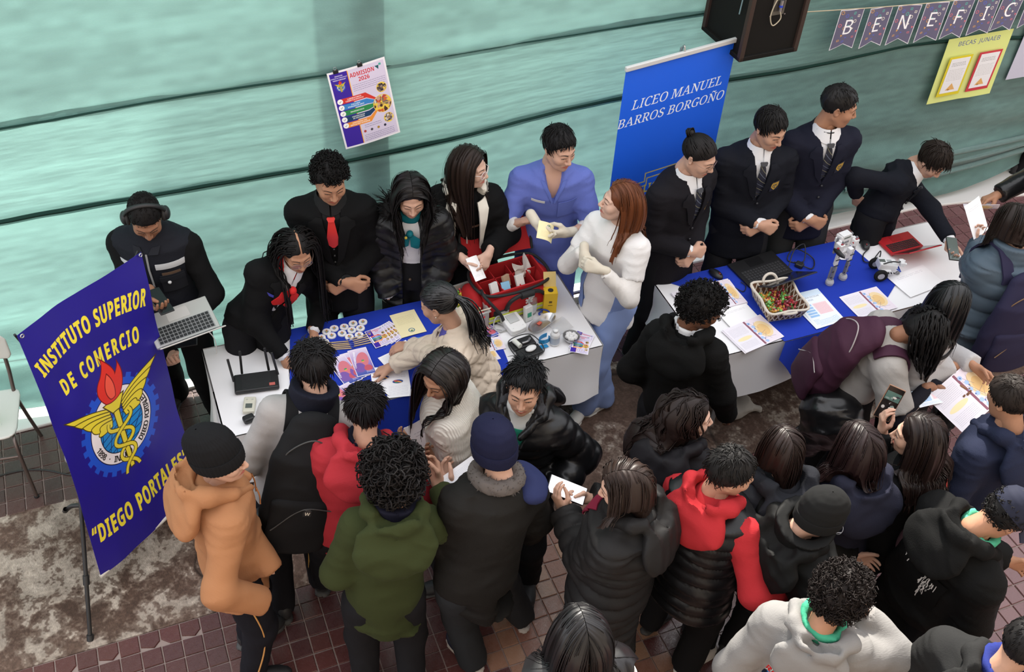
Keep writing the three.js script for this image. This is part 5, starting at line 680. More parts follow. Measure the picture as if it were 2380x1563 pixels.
// red first-aid bag
{ const o = thing('first_aid_bag', 'open red first-aid bag with reflective band and white star of life', 'bag', [1.87, .757, -4.19], .10), red = mat([.42, .022, .025], .7, sheenOf([.5, .1, .1], .2)), w = .40, d = .23, h = .19, bm = cmat([.012, .012, .013], .7);
  part('body', [box(w, h, .012, 0, h / 2, d / 2, .005), box(w, h, .012, 0, h / 2, -d / 2, .005), box(.012, h, d, w / 2, h / 2, 0, .005), box(.012, h, d, -w / 2, h / 2, 0, .005), box(w, .012, d, 0, .006, 0)], red, o);
  part('end_pocket', meshOps([['+', ell(V(-w / 2 - .03, .085, 0), .05, .085, .1)]], .01, { warp: wrinkle(.006) }), red, o); part('end_pocket', meshOps([['+', ell(V(w / 2 + .02, .085, 0), .04, .085, .1)]], .01, { warp: wrinkle(.006) }), red, o);
  part('front_pocket', meshOps([['+', chain([{ p: V(-.16, .075, d / 2 + .02), w: .075, d: .03, x: V(0, 1, 0), z: V(0, 0, 1) }, { p: V(.16, .075, d / 2 + .02), w: .075, d: .03, x: V(0, 1, 0), z: V(0, 0, 1) }])]], .009, { warp: wrinkle(.004) }), red, o);
  part('reflective_band', [box(w + .01, .016, .004, 0, .028, d / 2 + .053), box(w + .01, .016, .004, 0, .056, d / 2 + .053)], cmat([.62, .70, .05], .5), o); part('silver_band', box(w + .01, .014, .004, 0, .042, d / 2 + .053), cmat([.55, .56, .56], .35), o);
  { const g = []; for (let i = 0; i < 3; i++) g.push(box(.012, .05, .003).applyMatrix4(new THREE.Matrix4().makeRotationZ(i * Math.PI / 3)).translate(.05, .105, d / 2 + .05)); part('star_emblem', g, cmat([.8, .8, .8], .5), o, 'white six-pointed medical star'); }
  part('rim_piping', tube([[-w / 2, h, -d / 2], [w / 2, h, -d / 2], [w / 2, h, d / 2], [-w / 2, h, d / 2]].map((p) => V(...p)), .009, 60, 6, true), bm, o);
  part('lid', shell(grid(14, 8, (u, v) => V(lerp(-w / 2 - .01, w / 2 + .02, u), h + .02 + .17 * v + .02 * Math.sin(u * 3), -d / 2 - .02 - .07 * v - .03 * Math.sin(v * 2)), 1), .012), red, o); part('lid_piping', tube([[-w / 2 - .01, h + .02, -d / 2 - .02], [-w / 2, h + .2, -d / 2 - .12], [.05, h + .21, -d / 2 - .12], [w / 2 + .02, h + .2, -d / 2 - .12], [w / 2 + .02, h + .02, -d / 2 - .02]], .009, 40, 6), bm, o);
  for (const [x, l] of [[-.08, 1], [.03, 1], [.12, 1]]) part('divider', box(.006, h * .7, d * .9, x, h * .55, 0), red, o); part('divider', box(w * .9, h * .7, .006, 0, h * .55, -.02), red, o);
  part('strap', [tube([[-.1, .09, d / 2 + .05], [-.08, .17, d / 2 + .075], [.0, .19, d / 2 + .07], [.1, .17, d / 2 + .06], [.17, .1, d / 2 + .05]], .012, 30, 6), tube([[-.2, .18, .05], [-.22, .2, .12], [-.15, .1, .2], [-.12, .02, .19]], .010, 24, 6)], bm, o); part('handle_wrap', bar([-.02, .185, d / 2 + .075], [.06, .18, d / 2 + .07], .02, 10), bm, o);
  for (const [x, y, z, l, c, a] of [[-.12, .19, .06, 'small white carton standing in the first-aid bag', [.75, .75, .73], .3], [-.05, .185, .07, 'small blue and white carton in the first-aid bag', [.25, .5, .7], -.2], [-.03, .19, .02, 'brown medicine carton in the first-aid bag', [.45, .3, .2], .5], [.04, .2, .05, 'white gauze packet in the first-aid bag', [.72, .70, .66], .1]]) { const q = one('carton', box(.05, .07, .02, 0, -.02, 0, .002), cmat(c, .7), l, 'box'); q.position.set(1.87 + x, .757 + y, -4.19 + z); q.rotation.set(-.5, a, .1); }
  const pk = thing('dressing_packet', 'clear plastic packet of dressings sticking out of the first-aid bag', 'packet', [1.98, .90, -4.2], .3); part('sleeve', shell(grid(8, 8, (u, v) => V((u - .5) * .12, v * .1 - .02, .03 * Math.sin(u * 5) * v + .02 * noise(u * 5, v * 5, 2) - .05 * v)), .003), mat([.66, .60, .54], .3, { clearcoat: .4 }), pk);
}
// blood pressure cuff and monitor, tube
{ const o = thing('pressure_cuff', 'folded black blood-pressure cuff leaning on the red bag', 'cuff', [1.765, .757, -4.03], .1); part('pad', box(.115, .105, .035, 0, .055, 0, .014), M.black, o); part('printed_label', new THREE.PlaneGeometry(.05, .05).translate(.015, .06, .0182), cmat([.5, .5, .5], .6), o); part('hook_strip', box(.03, .1, .004, -.035, .055, .019, .001), cmat([.03, .03, .03], .9), o); }
one('air_tube', tube([[1.79, .8, -4.01], [1.72, .83, -3.99], [1.70, .775, -3.97], [1.72, .765, -3.94], [1.77, .766, -3.95], [1.70, .77, -4.04], [1.68, .765, -3.99], [1.75, .766, -3.94]], .0045, 60, 6), cmat([.45, .45, .46], .5), 'grey air tube between the black cuff and the white monitor', 'tube');
{ const o = thing('pressure_monitor', 'white blood-pressure monitor with grey display', 'monitor', [1.815, .757, -3.965], .2); const S = [['+', ell(V(0, .03, 0), .056, .032, .074)], ['+', fn([-.055, 0, -.075, .055, .05, .075], (x, y, z) => { const qx = Math.abs(x) - .035, qz = Math.abs(z) - .055; return Math.hypot(Math.max(qx, 0), Math.max(qz, 0)) - .018 + Math.max(0, y - .045 - z * -.15) * 1; }), .01], ['-', fn([-.1, -.1, -.1, .1, .002, .1], (x, y) => y - .002)], ['-', fn([-.1, .03, -.1, .1, .1, .1], (x, y, z) => .048 - z * .18 - y)]]; part('case', meshOps(S, .004), cmat([.78, .78, .77], .4), o); part('display', box(.062, .003, .06, 0, .0505, -.02).applyMatrix4(new THREE.Matrix4().makeRotationX(.17)), cmat([.52, .54, .53], .25), o); part('button', cyl(.012, .012, .004, 0, .0365, .05, 16).scale(1.2, 1, .8), cmat([.08, .12, .35], .4), o); for (const s of [-1, 1]) part('button', cyl(.006, .006, .004, s * .032, .037, .048, 12), cmat([.6, .6, .6], .4), o); }
// sharps box
{ const o = thing('sharps_box', 'yellow cardboard sharps container with open flap', 'container', [2.065, .757, -4.03], -.25), ym = cmat([.72, .46, .02], .6); part('carton', box(.078, .15, .062, 0, .075, 0, .002), ym, o); part('flap', shell(grid(4, 4, (u, v) => V(lerp(-.036, .036, u), .15 + v * .075, -.03 - v * .035 - .01 * v * v)), .002), cmat([.70, .52, .20], .7), o); part('slot', cyl(.016, .016, .003, 0, .151, .002, 20), cmat([.02, .02, .02], .4), o); part('printed_mark', [box(.018, .014, .001, 0, .085, .0315), box(.026, .004, .001, 0, .06, .0315), box(.001, .014, .016, .0395, .1, 0)], cmat([.12, .07, .01], .7), o); }
// bottles
function bottle(label, x, z, r, h, c, capc, o2 = {}) { const o = thing('bottle', label, 'bottle', [x, .757, z]), L = (p, m, n) => part(n, new THREE.LatheGeometry(p.map((q) => new THREE.Vector2(...q)), 24), m, o); L([[0, 0], [r * .96, 0], [r, .006], [r, h * .66], [r * .85, h * .78], [r * .45, h * .86], [r * .45, h * .9], [0, h * .9]], o2.m ?? mat(c, .3), 'flask'); L([[0, h * .87], [r * .52, h * .87], [r * .52, h], [0, h]], mat(capc, .4), 'cap'); if (o2.label) L([[r * 1.01, h * .12], [r * 1.01, h * .56]], mat(o2.label, .6), 'label'); return o; }
bottle('clear plastic spray bottle standing in front of the first-aid bag', 1.955, -4.045, .036, .145, [.8, .8, .8], [.75, .78, .8], { m: new THREE.MeshPhysicalMaterial({ color: 0xf2f6f8, roughness: .08, transmission: .85, thickness: 0 }), label: [.65, .70, .74] });
bottle('white pill-style bottle with grey label near the cotton bowl', 1.985, -3.76, .028, .105, [.76, .76, .76], [.78, .78, .78], { label: [.45, .50, .58] });
{ const o = thing('gauze_pack', 'white carton of gauze with green print beside the monitor', 'box', [1.918, .757, -3.985], .25); part('carton', box(.05, .1, .028, 0, .05, 0, .003).applyMatrix4(new THREE.Matrix4().makeRotationX(-.12)), cmat([.76, .77, .76], .6), o); part('printed_mark', box(.028, .03, .001, 0, .045, .0148).applyMatrix4(new THREE.Matrix4().makeRotationX(-.12)), cmat([.05, .35, .22], .6), o); }
one('cable', tube([[2.0, .775, -4.03], [2.03, .79, -4.0], [2.05, .775, -3.99], [2.02, .765, -3.97], [1.99, .77, -4.0], [2.03, .77, -4.02]], .005, 40, 6), cmat([.02, .05, .35], .4), 'blue coiled cord behind the clear bottle', 'cord');
// kidney dish
{ const o = thing('kidney_dish', 'stainless steel kidney-shaped dish with swabs', 'dish', [1.968, .757, -3.905], .45); const ring = (s, y) => Array.from({ length: 40 }, (_, i) => { const a = i / 40 * Math.PI * 2, r = .085 * (1 + .12 * Math.cos(2 * a) - .22 * Math.max(0, Math.sin(a)) ** 2 * (1 - .2)); return V(Math.cos(a) * r * 1.05 * s, y, (Math.sin(a) * r * .62 + (Math.cos(a) ** 2) * .0) * s); }); const R0 = ring(.7, .002), R1 = ring(1, .035), R2 = ring(1.06, .037); part('bowl', shell(grid(40, 4, (u, v) => { const i = Math.round(u * 40) % 40; return v < .5 ? V(0, .002, 0).lerp(R0[i], v * 2) : v < .95 ? R0[i].clone().lerp(R1[i], (v - .5) / .25 > 1 ? 1 : (v - .5) / .25) : R2[i]; }), -.001), M.steel, o); }
one('swab', box(.03, .008, .02, 0, .004, 0, .004), cmat([.55, .10, .06], .6), 'orange-red swab lying in the kidney dish', 'swab', [1.965, .763, -3.93], .5);
// glucose kit, tourniquet, cotton bowl
{ const o = thing('meter_case', 'open black zip case with test strips and lancet pen', 'case', [1.815, .757, -3.77], .14); part('shell', [box(.145, .018, .075, 0, .009, -.04, .008), box(.145, .022, .075, 0, .011, .042, .008)], M.black, o); part('zip_edge', tube([[-.07, .02, -.075], [.07, .02, -.075], [.072, .02, .078], [-.072, .02, .078]], .0035, 50, 5, true), cmat([.05, .05, .05], .4), o); }
one('test_strip_vial', join([cyl(.014, .014, .045, 0, 0, 0, 16), cyl(.0145, .0145, .014, 0, .026, 0, 16)]).applyMatrix4(new THREE.Matrix4().makeRotationX(Math.PI / 2)), cmat([.74, .75, .68], .4), 'white and green strip vial in the black zip case', 'vial', [1.77, .79, -3.80], .3);
one('lancet_pen', tube([[-.03, 0, 0], [0, .004, .012], [.03, 0, .0]], .007, 14, 8), cmat([.3, .3, .31], .2, { metalness: .6 }), 'silver curved lancet pen in the black zip case', 'pen', [1.83, .784, -3.805], .4);
one('glucose_meter', meshOps([['+', ell(V(0, 0, 0), .036, .012, .022)]], .004), cmat([.76, .76, .75], .35), 'white oval glucose meter in the black zip case', 'meter', [1.83, .79, -3.735], .3);
one('tourniquet', [shell(grid(20, 3, (u, v) => V(.035 * Math.cos(u * 5.4) + .02 * u, .01 + .03 * v + .012 * Math.sin(u * 6), .03 * Math.sin(u * 5.4))), .002), shell(grid(8, 2, (u, v) => V(lerp(-.06, .01, u), .006 + .004 * Math.sin(u * 5), lerp(.0, .025, v) + .02)), .002)], cmat([.02, .26, .55], .5), 'bright blue looped rubber tourniquet strap', 'strap', [1.925, .757, -3.785], .2);
{ const o = thing('cotton_bowl', 'small steel bowl filled with cotton balls', 'bowl', [2.085, .757, -3.755]); part('bowl', new THREE.LatheGeometry([[0, 0], [.03, 0], [.042, .02], [.047, .034], [.049, .034], [.044, .018], [.031, .002], [0, .002]].map((p) => new THREE.Vector2(...p)), 28), M.steel, o); reseed(3); for (let i = 0; i < 9; i++) { const a = i * 2.4, r = i ? .024 : 0; one('cotton_ball', meshOps([['+', ball(V(0, 0, 0), .0135)]], .005, { warp: (x, y, z) => .003 * noise(x * 300 + i, y * 300, z * 300) }), cmat([.78, .77, .76], 1), 'white cotton ball in the small steel bowl', 'cotton ball', [2.085 + Math.cos(a) * r, .757 + .026 + rr(0, .006), -3.755 + Math.sin(a) * r], 0, 'cotton balls'); } }
sheet('plastic_wrap', 'clear crumpled plastic sleeve on the white cloth behind the cotton bowl', 'wrap', new THREE.MeshPhysicalMaterial({ color: 0xf6f6f6, roughness: .15, transmission: .8, thickness: 0 }), [2.07, .759, -3.87, .11, .1, .3], .012);
// ------------------------------------------------------------------ table two
const keyRows = (w, d, n, rows, y, k) => { const g = []; for (let r = 0; r < rows; r++) for (let i = 0; i < n; i++) g.push(box(w / n * .8, .002, d / rows * .76, lerp(-w / 2, w / 2, (i + .5) / n), y, k + lerp(-d / 2, d / 2, (r + .5) / rows))); return g; };
function laptop(name, label, pos, turn, w, d, c, keyc, lidA, lidC, screenM) {   // user side +... hinge at +z
  const o = thing(name, label, 'laptop', pos, turn); part('base', box(w, .016, d, 0, .008, 0, .005), mat(c, .4), o); const kb = part('keyboard', keyRows(w * .86, d * .46, 14, 5, .0175, d * .18), cmat(keyc, .5), o); part('touchpad', box(w * .32, .001, d * .3, 0, .0165, -d * .28), mat(c.map((v) => v * .8), .3), o);
  const lid = part('lid', box(w, d * .98, .008, 0, d * .49, 0, .003).applyMatrix4(new THREE.Matrix4().makeRotationX(lidA)).translate(0, .014, d / 2), mat(lidC, .35), o); part('screen', box(w * .92, d * .86, .001, 0, d * .49, -.0046).applyMatrix4(new THREE.Matrix4().makeRotationX(lidA)).translate(0, .014, d / 2), screenM ?? cmat([.01, .01, .012], .15), lid); return o;
}
laptop('laptop', 'open black laptop seen from behind its lid on the blue cloth', [3.45, .759, -3.95], .1, .34, .225, [.013, .013, .014], [.03, .03, .032], .92, [.02, .022, .035]);
laptop('laptop', 'small open red netbook on the white cloth corner', [4.45, .759, -3.885], .02, .255, .165, [.42, .014, .02], [.02, .02, .022], .86, [.40, .012, .02]);
function mouse(label, pos, turn, c) { const o = thing('mouse', label, 'mouse', pos, turn); part('shell', meshOps([['+', ell(V(0, .008, 0), .03, .026, .054)], ['-', fn([-.1, -.1, -.1, .1, .001, .1], (x, y) => y)]], .006), cmat(c, .4), o); part('wheel', cyl(.008, .008, .006, 0, 0, 0, 10).rotateZ(Math.PI / 2).translate(0, .028, .025), cmat([.25, .02, .02], .4), o); part('button_gap', box(.0015, .004, .03, 0, .031, .025), cmat([.002, .002, .002], .9), o); }
mouse('black computer mouse at the back of the blue cloth by the laptop', [3.158, .759, -3.99], .3, [.012, .012, .013]); mouse('black computer mouse between the walking robot and red netbook', [4.226, .759, -3.945], -.5, [.02, .02, .021]);
for (const [l, p, c, r] of [['black cable tangle between the laptop and the walking robot', [[3.62, .765, -3.9], [3.7, .83, -3.98], [3.78, .84, -4.0], [3.74, .77, -3.92], [3.66, .765, -3.97], [3.73, .80, -4.02], [3.82, .77, -3.93], [3.76, .766, -3.85], [3.68, .78, -3.93]], [.012, .012, .013], .004], ['black cord of the small mouse looping towards the rolling robot', [[4.22, .77, -3.9], [4.15, .767, -3.86], [4.12, .767, -3.8], [4.2, .78, -3.78], [4.26, .79, -3.84], [4.2, .768, -3.81], [4.14, .768, -3.77]], [.015, .015, .016], .004], ['white lead coiled beside the rolling robot', [[4.2, .768, -3.8], [4.16, .77, -3.75], [4.21, .775, -3.74], [4.24, .77, -3.79], [4.19, .768, -3.77]], [.6, .6, .62], .003], ['thin black cord of the laptop mouse on the blue cloth', [[3.16, .77, -3.93], [3.2, .766, -3.86], [3.24, .765, -3.80], [3.28, .765, -3.84], [3.27, .766, -3.88]], [.012, .012, .013], .003]]) one('cable', tube(p, r, 70, 6), cmat(c, .5), l, 'cable');
one('plug_adapter', box(.045, .028, .05, 0, .014, 0, .008), M.black, 'black plug adapter at the end of the cable tangle', 'adapter', [3.70, .759, -3.90], .6);
{ for (let i = 0; i < 6; i++) sheet('brochure', i < 5 ? 'illustrated school brochure within the stack behind the curly-haired person' : 'topmost brochure of the stack beside the black laptop', 'brochure', PM.map, [3.137 - i * .002, .759 + i * .0025, -3.815, .155, .225, rr(-.05, .05)], .0006, 'brochure stack beside the laptop', .0022); for (let i = 0; i < 3; i++) sheet('brochure', i < 2 ? 'brochure within the low pile at the back left corner of the robot table' : 'topmost brochure of the low pile at the back left corner of the robot table', 'brochure', PM.map, [2.93, .759 + i * .0025, -3.86, .22, .15, .05 + rr(-.05, .05)], .0006, 'brochure pile at table corner', .0022); }
sheet('notice_sheet', 'white notice sheet between the brochure stack and the curly-haired person', 'paper', PM.blank, [3.105, .760, -3.62, .21, .16, .1]); for (let i = 0; i < 3; i++) sheet('brochure', i < 2 ? 'illustrated brochure under the open map brochure at the front edge' : 'open illustrated map brochure at the white front edge', 'brochure', PM.map, [3.098 + i * .004, .760 + i * .0022, -3.462, .285, .21, .17], .0015, 'map brochures at the front edge', .002);
sheet('flyer', 'pale blue school admission flyer beside the candy basket, upper of two', 'flyer', PM.esc, [3.588, .7625, -3.535, .205, .29, .01]); sheet('flyer', 'pale blue school admission flyer beside the candy basket, lower of two', 'flyer', PM.esc, [3.573, .760, -3.525, .205, .29, .06]); sheet('brochure', 'open map brochure lying alone right of the pale blue flyer', 'brochure', PM.map, [3.917, .760, -3.476, .28, .205, .04]); sheet('notice_sheet', 'white notice sheet at the right of the rolling robot', 'paper', PM.blank, [4.33, .759, -3.55, .30, .2, .13]); sheet('name_card', 'small white card behind the walking robot', 'card', PM.blank, [4.02, .7605, -3.88, .06, .04, -.5]);
// woven basket with handle
{ const o = thing('candy_basket', 'woven cream basket with round handle full of candies', 'basket', [3.36, .759, -3.62], -.12), bm = cmat([.66, .60, .52], .8), im = cmat([.14, .07, .04], .85), w = .2, d = .22, h = .085, at = (k, u, v) => { const e = 1 + .22 * v, c = [[-1, -1], [1, -1], [1, 1], [-1, 1]], a = c[k], b = c[(k + 1) % 4]; return V(lerp(a[0], b[0], u) * w / 2 * e, .004 + h * v, lerp(a[1], b[1], u) * d / 2 * e); };
  part('base', box(w, .006, d, 0, .003, 0), bm, o); for (let k = 0; k < 4; k++) { part('lining', shell(grid(6, 3, (u, v) => at(k, u, v).multiplyScalar(.985)), .002), im, o); for (let i = 0; i <= 6; i++) for (const s of [-1, 1]) part('slat', tube([at(k, clamp(i / 6, 0, 1), 0), at(k, clamp(i / 6 + s * .09, 0, 1), .5), at(k, clamp(i / 6 + s * .17, 0, 1), 1)], .0048, 5, 5), bm, o); }
  part('rim', tube([0, 1, 2, 3].map((k) => at(k, 0, 1)).flatMap((p, k) => [p, at(k, .5, 1)]), .008, 48, 7, true), bm, o); part('handle', new THREE.TorusGeometry(.045, .009, 8, 24, Math.PI).rotateX(-.55).translate(0, h + .005, -d / 2 * 1.22), bm, o); part('front_handle', new THREE.TorusGeometry(.04, .009, 8, 20, Math.PI).rotateX(.9).translate(0, h - .01, d / 2 * 1.24), bm, o);
  reseed(15); const cc = [[.35, .03, .04], [.20, .03, .05], [.62, .30, .05], [.15, .45, .10], [.40, .04, .05], [.5, .45, .42]].map((c) => mat(c, .25, { clearcoat: .5 })); for (let i = 0; i < 120; i++) { const x = rr(-.082, .082), z = rr(-.09, .09), m2 = one('candy', candyGeo, cc[x < -.02 ? [3, 2, 2, 3, 5, 0][i % 6] : [0, 1, 0, 4, 1, 2, 3][i % 7]], 'shiny wrapped candy in the woven basket', 'candy', [0, 0, 0], 0, 'candies in the woven basket'), a = -.12; m2.position.set(3.36 + x * Math.cos(a) + z * Math.sin(a), .759 + (i < 60 ? .022 : .045) + rr(0, .015), -3.62 - x * Math.sin(a) + z * Math.cos(a)); m2.rotation.set(rr(-.6, .6), rr(0, 6), rr(-.6, .6)); } }
// walking robot
{ const o = thing('walking_robot', 'white and black two-legged toy robot standing on the blue cloth', 'robot', [3.84, .759, -3.72], .15), wm = cmat([.72, .72, .73], .35), gm = cmat([.22, .22, .24], .4), rm = cmat([.45, .03, .04], .4);
  part('brick', box(.085, .105, .055, 0, .285, 0, .01).applyMatrix4(new THREE.Matrix4().makeRotationX(-.12)), wm, o); part('display', box(.052, .024, .003, 0, .318, .0), cmat([.12, .15, .13], .3), o).position.set(0, -.002, -.012); part('top_plate', [box(.07, .006, .045, 0, .338, -.035, .002), box(.014, .03, .05, .048, .3, -.03, .003), box(.014, .03, .05, -.048, .3, -.03, .003)], wm, o); part('button_pad', [box(.03, .014, .003, 0, .295, -.007), cyl(.006, .006, .004, 0, .28, -.003, 10)], gm, o);
  for (const s of [-1, 1]) { part('side_frame', [box(.008, .12, .014, s * .056, .27, .012, .002), box(.008, .12, .014, s * .056, .27, -.03, .002)], gm, o); for (let i = 0; i < 4; i++) part('axle_peg', bar([s * .05, .235 + i * .026, .015], [s * .068, .235 + i * .026, .015], .0045, 8), i % 2 ? rm : M.black, o); }
  for (const s of [-1, 1]) { part('shoulder_motor', box(.035, .045, .05, s * .058, .285, 0, .006), wm, o); part('red_axle', bar([s * .04, .285, .01], [s * .085, .285, .01], .006), rm, o); const L = new THREE.Group(); L.name = 'leg'; o.add(L); part('thigh', [box(.018, .1, .026, s * .05, .195, .005, .004), box(.01, .1, .012, s * .066, .2, .012, .002)], wm, L); part('shin', [box(.016, .1, .022, s * .052, .09, .014, .004), box(.01, .09, .01, s * .066, .085, .0, .002)], gm, L); part('foot', [cyl(.024, .026, .014, s * .055, .008, .012, 20), cyl(.026, .022, .012, s * .055, .024, .012, 20)], cmat([.5, .5, .52], .3), L); for (let i = 0; i < 4; i++) part('peg', bar([s * .04, .06 + i * .045, .02], [s * .075, .06 + i * .045, .02], .003, 6), M.black, L); }
  part('hip_frame', [box(.09, .03, .04, 0, .235, 0, .004), box(.04, .04, .03, 0, .215, .02, .004)], wm, o); part('chest_motor', [cyl(.012, .012, .05, 0, .25, .03, 12), box(.03, .03, .03, 0, .265, .035, .004)], wm, o); part('arm_blade', meshOps([['+', ell(V(-.085, .265, .03), .012, .016, .05)], ['+', cone(V(-.06, .28, 0), V(-.09, .262, .04), .008, .006), .01]], .005), M.black, o);  }
// rolling robot
{ const o = thing('rolling_robot', 'white toy robot on two black wheels with blue forearm', 'robot', [4.15, .759, -3.67], -.35), wm = cmat([.72, .72, .73], .35); part('brick', box(.115, .05, .075, 0, .085, 0, .008).applyMatrix4(new THREE.Matrix4().makeRotationZ(-.12)), wm, o); part('display', box(.035, .003, .026, -.025, .114, 0), cmat([.10, .12, .11], .3), o); part('button_pad', box(.03, .003, .03, .02, .109, 0), cmat([.35, .36, .37], .4), o);
  for (const s of [-1, 1]) { const W2 = new THREE.Group(); W2.name = 'wheel'; o.add(W2); part('tyre', new THREE.TorusGeometry(.03, .013, 10, 28).translate(-.03, .043, s * .06), cmat([.014, .014, .014], .8), W2); part('hub', cyl(.024, .024, .018, 0, 0, 0, 20).rotateX(Math.PI / 2).translate(-.03, .043, s * .06), cmat([.5, .5, .5], .4), W2); }
  part('side_motor', [box(.06, .03, .02, 0, .06, .045, .004), box(.06, .03, .02, 0, .06, -.045, .004)], wm, o); part('front_arm', [bar([.05, .08, .02], [.1, .05, .02], .005), bar([.05, .08, -.02], [.1, .05, -.02], .005), bar([.1, .05, -.025], [.1, .05, .025], .005)], cmat([.03, .08, .45], .4), o); part('sensor', [box(.03, .03, .05, .1, .1, 0, .006), cyl(.009, .009, .014, .118, .1, .014, 12).rotateZ(0), cyl(.009, .009, .014, .118, .1, -.014, 12)], wm, o); part('castor', new THREE.TorusGeometry(.01, .006, 8, 16).translate(.1, .018, 0), cmat([.35, .35, .36], .4), o); for (let i = 0; i < 6; i++) part('peg', bar([-.04 + i * .017, .066, .056], [-.04 + i * .017, .066, .066], .004, 6), M.black, o); part('cable', tube([[-.03, .11, .03], [.02, .135, .035], [.07, .12, .02], [.09, .11, 0]], .004, 20, 6), M.black, o); }
// ------------------------------------------------------------------ wall pieces
{ const o = thing('poster', 'laminated admission poster clipped to the cloth wall beside the pillar', 'poster', [1.225, 1.835, wallZ(1.22) + .075]); o.rotation.set(-.03, 0, .15); part('printed_face', shell(grid(8, 10, (u, v) => V((u - .5) * .315, (v - .5) * .465, .006 * Math.sin(u * 4) + .01 * (1 - v))), .002), PM.adm, o); for (const x of [-.11, .02]) { const c = part('binder_clip', box(.028, .02, .012, x, .232, .003, .003), M.black, o); part('clip_wire', new THREE.TorusGeometry(.008, .0012, 5, 14).translate(x, .25, .003), M.steel, c); } }
{ const TL = V(2.616, 1.985, -4.475), TR = V(3.392, 1.985, -4.599), w = TL.distanceTo(TR), a = Math.atan2(-(TR.z - TL.z), TR.x - TL.x), c = TL.clone().add(TR).multiplyScalar(.5), o = thing('rollup_banner', 'tall bright blue roll-up banner with white serif lettering and gold crest', 'banner', [c.x, 0, c.z], a); part('printed_fabric', shell(grid(6, 14, (u, v) => V((u - .5) * w, lerp(.1, 1.985, v), .006 * Math.sin(v * 5))), .001), new THREE.MeshPhysicalMaterial({ map: TX.liceo, roughness: .5 }), o); part('top_rail', box(w + .02, .03, .022, 0, 1.985, 0, .006), cmat([.6, .6, .6], .35), o); part('rear_pole', bar([0, .08, -.03], [0, 2.01, -.03], .009), M.steel, o); part('top_hook', tube([[0, 2.0, -.03], [0, 2.03, -.01], [0, 2.0, .0]], .006, 10, 6), M.steel, o); part('base_case', box(w + .04, .08, .1, 0, .045, 0, .02), cmat([.4, .4, .41], .35), o); for (const s of [-1, 1]) part('foot', box(.03, .012, .26, s * .25, .006, .0, .004), cmat([.3, .3, .3], .4), o); }
{ const o = thing('loudspeaker', 'black wooden loudspeaker cabinet hung high in front of the cloth', 'loudspeaker', [3.55, 1.9, -4.715], .04), bw = mat([.010, .009, .008], .75), em = mat([.035, .018, .012], .7); const W2 = .40, D2 = .41, H2 = .75; part('cabinet', box(W2 - .03, H2, D2 - .03, 0, H2 / 2, 0, .004), bw, o); for (const sx of [-1, 1]) for (const sz of [-1, 1]) part('corner_post', box(.03, H2 + .01, .03, sx * (W2 / 2 - .012), H2 / 2, sz * (D2 / 2 - .012), .004), em, o, 'worn brown edge'); for (const s of [-1, 1]) { part('edge_strip', box(W2, .028, .03, 0, .008, s * (D2 / 2 - .012), .004), bw, o); part('edge_strip', box(.03, .028, D2, s * (W2 / 2 - .012), .008, 0, .004), bw, o); }
  part('connector_plate', box(.085, .1, .004, -.0, .30, D2 / 2 - .012), cmat([.13, .12, .10], .5, { metalness: .4 }), o); part('connector_dish', box(.06, .06, .004, 0, .305, D2 / 2 - .009), cmat([.04, .035, .03], .5), o); part('socket', [cyl(.011, .011, .03, 0, .33, D2 / 2 + .004, 14), cyl(.0085, .0085, .03, 0, .295, D2 / 2 + .006, 14)], M.steel, o); part('plug_ring', cyl(.0115, .0115, .012, 0, .31, D2 / 2 + .005, 14), cmat([.02, .06, .5], .4), o); for (const [x, y] of [[-.05, .25], [.05, .25], [-.05, .355], [.05, .355]]) part('screw', cyl(.004, .004, .003, 0, 0, 0, 8).rotateX(Math.PI / 2).translate(x, y, D2 / 2 - .008), M.steel, o); part('cord', tube([[0, .28, D2 / 2 + .01], [.012, .235, D2 / 2 + .012], [-.03, .2, D2 / 2 + .012], [-.062, .26, D2 / 2 + .012], [-.04, .36, D2 / 2 + .012], [0, .42, D2 / 2 + .01]], .0035, 40, 6), cmat([.5, .44, .32], .6), o); part('hanging_bracket', [bar([0, H2, 0], [0, 1.9, 0], .014), box(.14, .012, .14, 0, H2 + .006, 0)], M.grey, o); part('rear_cable', bar([-W2 / 2 - .004, .25, .12], [-W2 / 2 - .004, H2, .14], .004), cmat([.2, .3, .33], .5), o); }
{ const o = thing('letter_bunting', 'string of swallow-tailed paper pennants spelling benefits along the wall', 'bunting'); const sx = (x) => 1.93 - .06 * (x - 4.06) + .018 * (x - 4.06) * (x - 5.4), sz = (x) => wallZ(x) + .1; part('string', tube(Array.from({ length: 20 }, (_, i) => { const x = lerp(3.78, 6.6, i / 19); return V(x, sx(x), sz(x)); }), .0035, 60, 5), cmat([.55, .47, .33], .8), o); [...'BENEFICI'].forEach((ch, i) => { const x = 4.395 + i * .222, w = .185, h = .27, S = grid(4, 6, (u, v) => V((u - .5) * w, -h * (1 - v) + (v === 0 ? .04 * (1 - Math.abs(u - .5) * 2) : v < .2 ? .02 * (1 - Math.abs(u - .5) * 2) : 0), .004 * Math.sin(u * 5 + i))); const m = part('pennant', shell(S, .001), paperMat(flagTex(ch)), o); m.position.set(x, sx(x), sz(x) + .004); m.rotation.set(-.04, .05 * Math.sin(i * 2), -.06 + .05 * Math.sin(i * 3)); }); }
